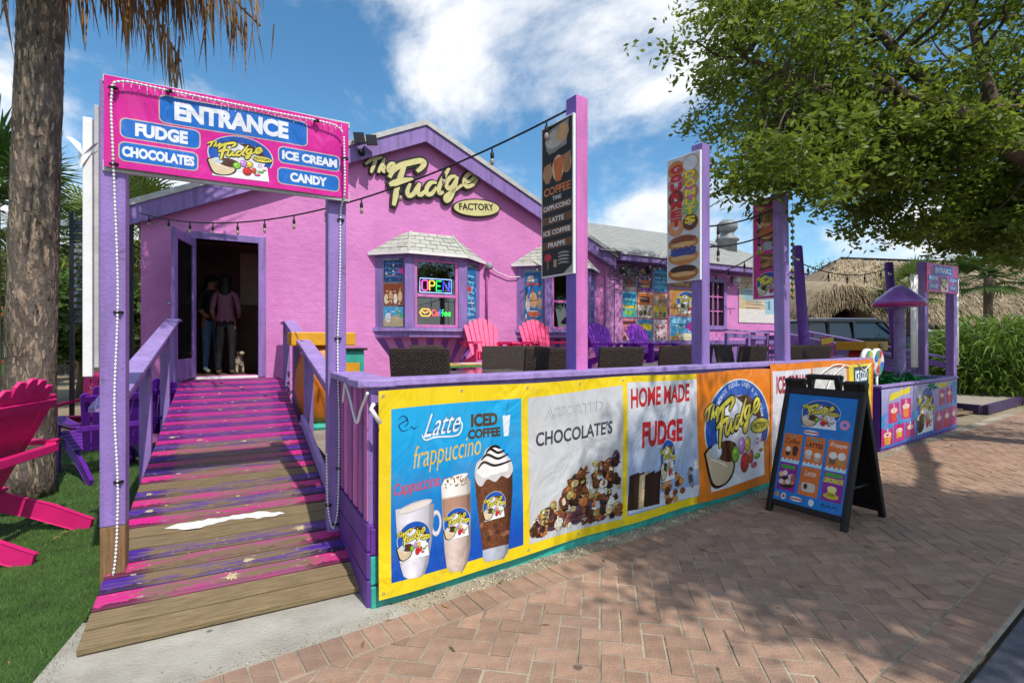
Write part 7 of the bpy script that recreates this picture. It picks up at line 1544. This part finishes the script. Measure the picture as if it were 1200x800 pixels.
# ------------------------------------------------------------------ thatched hut, parked cars, things behind
def thatch():
    t = thing('thatched_hut', 'big tan thatched hut with a dark arched dormer behind the parked cars', 'building', (0, 0, 0)); m = mat('thatch', '#A3927A', .95, .25, 1.2, 1, 12, stretch=(1, 1, 3), hue='#75664F'); nr = np.random.default_rng(2)
    x0, x1, y0, y1, ez, rz_ = 12.6, 42, 22.5, 32, 2.2, 5.75
    A = [(x0, y0), (x1, y0), (x1, y1), (x0, y1)]; ra, rb = (17.2, 26.8), (38, 26.8); mb = MB()
    def surf(P0_, P1_, Q1, Q0, nu, nv):
        vs = []
        for j in range(nv+1):
            for i in range(nu+1):
                u, v = i/nu, j/nv; p = (Vector(P0_)*(1-u) + Vector(P1_)*u)*(1-v) + (Vector(Q0)*(1-u) + Vector(Q1)*u)*v; b = .22*math.sin(v*math.pi); vs.append(p + Vector((nr.normal(0, .05), -b*.4 + nr.normal(0, .05), b*.4 + nr.normal(0, .07))))
        mb.add(vs, [(j*(nu+1)+i, j*(nu+1)+i+1, (j+1)*(nu+1)+i+1, (j+1)*(nu+1)+i) for j in range(nv) for i in range(nu)], m, True)
    surf((x0, y0, ez), (x1, y0, ez), (*rb, 4.9), (*ra, rz_), 60, 14); surf((x0, y1, ez), (x0, y0, ez), (*ra, rz_), (*ra, rz_), 20, 14); surf((x1, y0, ez), (x1, y1, ez), (*rb, 4.9), (*rb, 4.9), 10, 10); mb.build('roof', t)
    # straw hanging over the surface and eaves
    n = 26000; u = nr.random(n); v = nr.random(n)**1.2; P_ = np.array
    lo = np.stack([x0 + (x1-x0)*u, np.full(n, y0), np.full(n, ez)], 1); hi = np.stack([ra[0] + (rb[0]-ra[0])*u, np.full(n, ra[1]), rz_ + (4.9-rz_)*u], 1); p = lo*(1-v[:, None]) + hi*v[:, None]; b = .22*np.sin(v*np.pi); p += np.stack([nr.normal(0, .05, n), -b*.4 - .05, b*.4 + .04], 1)
    d = (lo-hi); d /= np.linalg.norm(d, axis=1)[:, None]; d += nr.normal(0, .16, (n, 3)); d[:, 2] -= .12; L = nr.uniform(.2, .5, (n, 1)); c = np.stack([np.ones(n), nr.normal(0, .2, n), nr.normal(0, .2, n)], 1)*nr.uniform(.012, .03, (n, 1)); q = p + d*L + (0, -.06, -.02)
    Vv = np.stack([p-c, p+c, q+c*.3, q-c*.3], 1).reshape(-1, 3); new_obj('straw', np_mesh('straw', Vv, np.arange(4*n).reshape(-1, 4), mat('straw', '#A8967A', .95, .15, 2, rnd=.45, island=True, hue='#7C6B52')), t)['kind'] = 'stuff'
    # arched dormer
    dm = MB(); cx_, yf = 14.1, 21.4; K_ = 14
    def arch(w, h, y, z): return [(cx_ + w*math.cos(math.pi*i/K_), y, z + h*math.sin(math.pi*i/K_)**.85) for i in range(K_+1)]
    a0, a1, a2 = arch(1.9, 2.35, yf, 1.6), arch(1.15, 1.55, yf-.05, 1.7), arch(1.9, 2.6, 26, 1.9); n_ = K_+1
    dm.add(a0 + a1 + a2, [(i, i+1, n_+i+1, n_+i) for i in range(K_)] + [(2*n_+i, 2*n_+i+1, i+1, i) for i in range(K_)], m, True)
    b1 = arch(1.1, 1.5, yf+1.6, 1.7); dm.add(a1 + b1, [(n_+i, n_+i+1, i+1, i) for i in range(K_)], m, True); dm.build('dormer', t)
    st = []; 
    for k in range(5200):
        a = nr.uniform(.02, .98)*math.pi; w = nr.uniform(1.15, 1.95); hh = 1.55 + (w-1.15)*1.05; pz = 1.65 + hh*math.sin(a)**.85; px = cx_ + w*math.cos(a); y = yf - .06 + (nr.uniform(0, 2.5) if w > 1.75 else 0); s = np.array((px, y, pz)); e = s + np.array((math.cos(a)*.15, -.05, -.3*nr.uniform(.6, 1.5))) + nr.normal(0, .04, 3); c = np.array((.02, .01, 0)); st += [s-c, s+c, e+c*.4, e-c*.4]
    S_ = np.array(st); new_obj('dormer_straw', np_mesh('dormer_straw', S_, np.arange(len(S_)).reshape(-1, 4), MATS['straw']), t)['kind'] = 'stuff'
    bx_ = MB(); dk = mat('dark_timber', '#2E221A', .9, .2, 3); bx_.box((x0+1, y0+1.2, 0), (x1-1, y1-1, 2.6), dk); bx_.box((cx_-1.2, yf+1.4, .8), (cx_+1.2, yf+1.7, 3.4), dk); bx_.build('wall', t)
    for k in range(9): one('tube', [(x0+.8+k*3.5, y0+.5, -.05), (x0+.8+k*3.5, y0+.5, 2.5)], .11, mat('hut_post', '#6A5236', .9, .2, 4)).build('post', t)
    rc_ = MB(); rc_.tube([(*ra, rz_+.05), ((ra[0]+rb[0])/2, ra[1], (rz_+4.9)/2+.12), (*rb, 4.95)], .07, dk, 8); rc_.build('ridge_cap', t)
thatch()
def car(label, px, d, rz_, paint, L=4.8, Wd=1.9, H=1.75, group='cars parked behind the patio'):
    t = thing('parked_car', label, 'car', W_(px, d), rz_, group); m = mat('car_' + paint.strip('#'), paint, .22, .04, 2, spec=.6); gl = mat('car_glass', '#20262A', .06, .05, spec=.8); ty = mat('tyre', '#17171A', .85, .1); hw = Wd/2; h0 = L/2
    def loft(secs, mm):
        vs = []; n = len(secs[0]); fs = []
        for s in secs: vs += s
        for i in range(len(secs)-1):
            for k in range(n): fs.append((i*n+k, i*n+(k+1) % n, (i+1)*n+(k+1) % n, (i+1)*n+k))
        fs += [tuple(reversed(range(n))), tuple((len(secs)-1)*n+k for k in range(n))]; mb = MB(); mb.add(vs, fs, mm); return mb
    def sec(x, w, z0, z1): return [(x, -w, z0), (x, w, z0), (x, w+.03, (z0+z1)*.5), (x, w-.06, z1), (x, -w+.06, z1), (x, -w-.03, (z0+z1)*.5)]
    b = loft([sec(-h0, hw-.12, .45, .95), sec(-h0+.15, hw-.03, .32, 1.06), sec(-h0*.3, hw, .28, 1.08), sec(h0*.35, hw, .28, 1.06), sec(h0*.75, hw-.03, .30, 1.0), sec(h0-.05, hw-.12, .42, .86)], m).build('body', t, bevel=.03)
    c = loft([sec(-h0+.12, hw-.16, 1.05, 1.12), sec(-h0+.45, hw-.2, 1.05, H), sec(h0*.08, hw-.2, 1.05, H), sec(h0*.46, hw-.14, 1.05, 1.12)], gl).build('cabin_glass', t, bevel=.02)
    mb = MB(); mb.box((-h0+.40, -hw+.2, H-.05), (h0*.1, hw-.2, H+.02), m)
    for s in (-1, 1):
        for a, e in (((-h0+.16, 1.08), (-h0+.46, H-.02)), ((-h0*.28, 1.08), (-h0*.28, H-.02)), ((h0*.06, H-.02), (h0*.44, 1.08)), ((-h0*.62, 1.08), (-h0*.58, H-.02))): mb.bar((a[0], s*(hw-.125), a[1]), (e[0], s*(hw-.19), e[1]), .07, .05, m)
        mb.bar((-h0+.5, s*(hw-.3), H+.06), (h0*.05, s*(hw-.3), H+.06), .04, .03, CHROME)
    mb.build('roof', t, bevel=.02)
    for x in (-h0*.62, h0*.62):
        for s in (-1, 1):
            w = MB(); w.lathe([(.2, -.11), (.34, -.11), (.36, -.07), (.36, .07), (.34, .11), (.2, .11)], (x, s*(hw-.1), .36), ty, 20, ax='y'); o = w.build('wheel', t); w = MB(); w.lathe([(.04, -.125), (.2, -.115), (.21, .115), (.04, .125)], (x, s*(hw-.1), .36), CHROME, 14, ax='y'); w.build('rim', o)
    for s in (-1, 1): one('box', (h0-.14, s*(hw-.42)-.16, .68), (h0-.03, s*(hw-.42)+.16, .80), mat('lamp_glass', '#D8DCE0', .1, .05)).build('headlight', t); one('box', (-h0-.02, s*(hw-.28)-.1, .75), (-h0+.1, s*(hw-.28)+.1, .98), mat('tail_red', '#8A1A1A', .2, .05)).build('tail_light', t); one('box', (h0*.36, s*(hw+.02), 1.02), (h0*.43, s*(hw+.2), 1.16), m).build('mirror', t, bevel=.02)
    return t
car('black estate car parked nearest, behind the lilac rails', 1002, 15.6, R(5), '#1E2226', 5.0, 2.0, 2.05); car('dark car parked just right of the black estate car', 1052, 19.5, R(60), '#26282C', 4.6, 1.85, 1.7); car('white car parked behind the mushroom', 1078, 20.5, R(78), '#D0D4D6', 4.9, 1.95, 1.85)
t = thing('roadside_sign', 'white fascia board on posts at the right edge above the thatch', 'sign', W_(1200, 36), R(10)); one('box', (-2.6, -.1, 5.0), (3.5, .1, 6.3), WHITE).build('board', t); one('box', (-2.6, -.1, 4.7), (3.5, .12, 5.0), mat('brown_trim', '#6A4A34', .7, .1)).build('trim', t); one('box', (-1.8, 0, 0), (-1.6, .2, 5), SILVER).build('post', t); one('box', (2.0, 0, 0), (2.2, .2, 5), SILVER).build('post', t)
# left background
t = thing('kiosk', 'green kiosk with an orange canopy at the left edge', 'kiosk', W_(-30, 17), R(10)); one('box', (-1.2, -.9, 0), (1.2, .9, 2.3), mat('green_board', '#1E5A44', .6, .15, 3)).build('body', t); one('box', (-1.22, -.92, .35), (1.22, .92, .75), mat('grass_green', '#4A9A2A', .6, .15, 3)).build('lower_band', t); one('box', (-1.23, -.93, .76), (1.23, .93, .84), mat('orange_band', '#D8622A', .6, .1)).build('trim', t)
mb = MB(); mb.add([(-1.5, -1.5, 2.15), (1.5, -1.5, 2.15), (1.5, 1.2, 2.15), (-1.5, 1.2, 2.15), (0, -.1, 2.95)], [(0, 1, 4), (1, 2, 4), (2, 3, 4), (3, 0, 4)], mat('orange_canvas', '#E0602A', .7, .15, 3)); mb.box((-1.5, -1.52, 1.9), (1.5, -1.5, 2.15), MATS['orange_canvas']); mb.build('canopy', t)
t = thing('tan_shed', 'tan shed with a dark doorway beyond the ramp', 'shed', W_(152, 22), R(14)); one('box', (-1.6, -1, 0), (1.6, 1, 2.5), mat('tan_board', '#B48A5E', .7, .12, 3)).build('wall', t); mb = MB(); mb.prism([(-1.9, 2.5), (1.9, 2.9), (1.9, 3.05), (-1.9, 2.65)], -1.3, 1.3, BGT, 'y'); mb.build('roof', t); one('box', (.2, -1.03, 0), (1.0, -1.0, 1.9), mat('shed_door', '#8A6444', .7, .15)).build('door', t)
t = thing('timber_fence', 'grey weathered board fence across the sandy lot', 'fence', W_(88, 23), R(4))
for k in range(34): one('box', (-2.4+k*.15, -.02, 0), (-2.26+k*.15, .02, 1.28 + .05*((k*7) % 3)/3), mat('grey_board', '#6E6A64', .9, .2, 5, rnd=.2)).build('board', t)
one('box', (-2.4, .02, .9), (2.7, .06, 1.0), BGT).build('rail', t)
t = thing('white_house', 'pale wall of a house glimpsed between the palms on the left', 'building', W_(80, 34), R(3)); one('box', (-4, -2, 0), (4, 2, 4.0), mat('pale_wall', '#B9B8B2', .8, .1, 2)).build('wall', t); mb = MB(); mb.prism([(-4.4, 4.0), (4.4, 4.0), (0, 5.4)], -2.3, 2.3, SILVER, 'y'); mb.build('roof', t)
for x in (-2.2, 0, 2.2): o = one('box', (x-.5, -2.03, 1.2), (x+.5, -2.0, 2.6), MATS['dark_pane']).build('window', t); one('box', (x-.56, -2.06, 1.1), (x+.56, -2.0, 1.19), WHITE).build('sill', o)
t = thing('louvre_panel', 'dark slatted shutter panel beside the left corner of the shop', 'panel', F(-1.55, -.6, 0), TH)
for k in range(15): mb = MB(); mb.bar((-.32, 0, 1.75+k*.10), (.32, 0, 1.75+k*.10), .02, .075, mat('slate_slat', '#4A5258', .6, .1, 4), (0, .5, 1)); mb.build('slat', t)
one('box', (-.37, -.03, 0), (-.32, .03, 3.3), DARKMETAL).build('stile', t); one('box', (.32, -.03, 0), (.37, .03, 3.3), DARKMETAL).build('stile', t)

# ------------------------------------------------------------------ people inside the door, and a dog
def skin(name, parent, verts, edges, radii, mats, pick, sub=2):
    me = bpy.data.meshes.new('k'); me.from_pydata(verts, edges, []); o = bpy.data.objects.new('k', me); COL.objects.link(o); o.modifiers.new('s', 'SKIN'); s = o.modifiers.new('u', 'SUBSURF'); s.levels = sub; s.render_levels = sub
    for v, r in zip(me.skin_vertices[0].data, radii): v.radius = (r, r) if not isinstance(r, tuple) else r
    me.skin_vertices[0].data[0].use_root = True; dg = bpy.context.evaluated_depsgraph_get(); m2 = bpy.data.meshes.new_from_object(o.evaluated_get(dg)); bpy.data.objects.remove(o); m2.materials.clear()
    for m in mats: m2.materials.append(m)
    for p in m2.polygons: p.material_index = pick(p.center); p.use_smooth = True
    return new_obj(name, m2, parent)
SKIN = mat('skin', '#B07A5E', .6, .08); HAIR = mat('dark_hair', '#1A1412', .6, .2, 20, .4, 60); SHOE = mat('shoe', '#C8B8A4', .6, .1)
def person(label, s, n, turn, top, bottom, hgt, arm_fwd, sleeve=1.3):
    t = thing('person', label, 'person', F(s, n, .905), TH + turn); k = hgt/1.7; q = lambda *a: tuple(c*k for c in a)
    v = [q(0, 0, .95), q(0, .01, 1.12), q(0, .015, 1.30), q(0, .01, 1.42), q(0, -.005, 1.50), q(0, -.02, 1.56), q(0, -.025, 1.62),
         q(-.16, .01, 1.38), q(-.21, .0, 1.12), q(-.18, -.10-arm_fwd, .98+arm_fwd*.5), q(-.16, -.15-arm_fwd*1.5, .95+arm_fwd*.7), q(.16, .01, 1.38), q(.21, .02, 1.12), q(.20, -.06-arm_fwd, .92+arm_fwd*.5), q(.19, -.10-arm_fwd*1.5, .88+arm_fwd*.7),
         q(-.09, 0, .86), q(-.10, -.02, .48), q(-.10, .02, .08), q(-.10, -.12, .03), q(.09, 0, .86), q(.10, 0, .48), q(.11, .03, .08), q(.12, -.10, .03)]
    e = [(0, 1), (1, 2), (2, 3), (3, 4), (4, 5), (5, 6), (3, 7), (7, 8), (8, 9), (9, 10), (3, 11), (11, 12), (12, 13), (13, 14), (0, 15), (15, 16), (16, 17), (17, 18), (0, 19), (19, 20), (20, 21), (21, 22)]
    r = [.15, .125, .15, .09, .055, .085, .08, .06, .045, .036, .035, .06, .045, .036, .035, .095, .065, .045, .035, .095, .065, .045, .035]; r = [a*k for a in r]
    def pick(c):
        if c.z/k > 1.46: return 0
        if c.z/k < .08: return 3
        if abs(c.x)/k > .14 and (c.y/k < -.07 or c.z/k < 1.1) and c.z/k > .8: return 0
        return 1 if c.z/k > .93 else 2
    b = skin('body', t, v, e, r, [SKIN, top, bottom, SHOE], pick)
    mb = MB(); mb.blob(q(0, .02, 1.645), tuple(a*k for a in (.098, .105, .10)), HAIR, 14, 8); mb.blob(q(0, .075, 1.46), tuple(a*k for a in (.095, .055, .20)), HAIR, 12, 8); mb.build('hair', t)
    mb = MB(); mb.blob(q(0, -.115, 1.585), (.014, .02, .018), SKIN, 8, 5)
    for x in (-.03, .03): mb.blob(q(x, -.098, 1.61), (.01, .006, .006), WHITE, 6, 4)
    mb.build('face', t); return t
person('person in a dusty pink top and black trousers standing with back to the door', .02, -.95, R(172), mat('dusty_pink_cloth', '#8A5A6A', .8, .1, 6), mat('black_cloth', '#18181C', .8, .1, 6), 1.62, .10)
person('person with long dark hair in pale blue jeans just inside the door', -.20, -1.45, R(30), mat('dark_top_cloth', '#2A2428', .8, .1, 6), mat('blue_jeans', '#5A82A8', .8, .15, 8), 1.66, .05)
t = thing('dog', 'small white and brown dog sitting inside the doorway', 'dog', F(.20, -1.1, .905), TH + R(20)); t.scale = (.8, .8, .8)
dv = [(0, .12, .12), (0, .0, .22), (0, -.10, .32), (0, -.14, .40), (0, -.20, .44), (0, -.27, .42), (.06, -.10, .14), (.06, -.13, .02), (-.06, -.10, .14), (-.06, -.13, .02), (.09, .10, .06), (.10, -.02, .02), (-.09, .10, .06), (-.10, -.02, .02), (0, .22, .06), (.02, .32, .08)]
skin('body', t, dv, [(0, 1), (1, 2), (2, 3), (3, 4), (4, 5), (2, 6), (6, 7), (2, 8), (8, 9), (0, 10), (10, 11), (0, 12), (12, 13), (0, 14), (14, 15)], [.10, .10, .085, .05, .06, .028, .028, .022, .028, .022, .05, .025, .05, .025, .025, .015], [mat('dog_white', '#A89C8C', .9, .1), mat('dog_brown', '#6A4428', .9, .1)], lambda c: 1 if (c.z > .38 and c.y > -.22) or (c.y > .02 and c.z > .14) else 0)
mb = MB()
for s in (-1, 1): mb.add([(s*.04, -.17, .48), (s*.085, -.16, .46), (s*.075, -.18, .38)], [(0, 1, 2), (2, 1, 0)], MATS['dog_brown'])
mb.blob((0, -.325, .425), .012, BLACKP, 6, 4); mb.build('ears_and_nose', t)

# fallen leaves and straw on the paving, the ramp foot and the lawn
def litter():
    rng = np.random.default_rng(77); P_ = []
    for i in range(260):
        if i < 150: u, n = rng.uniform(-1, 9), rng.beta(1.2, 2.2)*2.1 + .02; p = G(u, n, .027)
        else: p = F(rng.uniform(-4.2, -.6), rng.uniform(1.0, 7.5), .035)
        a = rng.uniform(0, 6.28); L = rng.uniform(.012, .04); w = L*rng.uniform(.12, .35); d = np.array((math.cos(a), math.sin(a), rng.uniform(-.05, .15))); e = np.array((-math.sin(a), math.cos(a), rng.uniform(-.1, .1))); c = np.array(p)
        P_ += [c - d*L, c + e*w + (0, 0, .004), c + d*L, c - e*w + (0, 0, .002)]
    V_ = np.array(P_); tag(new_obj('fallen_leaves', np_mesh('fallen_leaves', V_, np.arange(len(V_)).reshape(-1, 4), mat('dry_leaf', '#8A6E44', .8, .2, 9, rnd=.4, island=True))), 'dry leaf litter scattered over the paving and turf', 'leaf litter', kind='stuff')
litter()
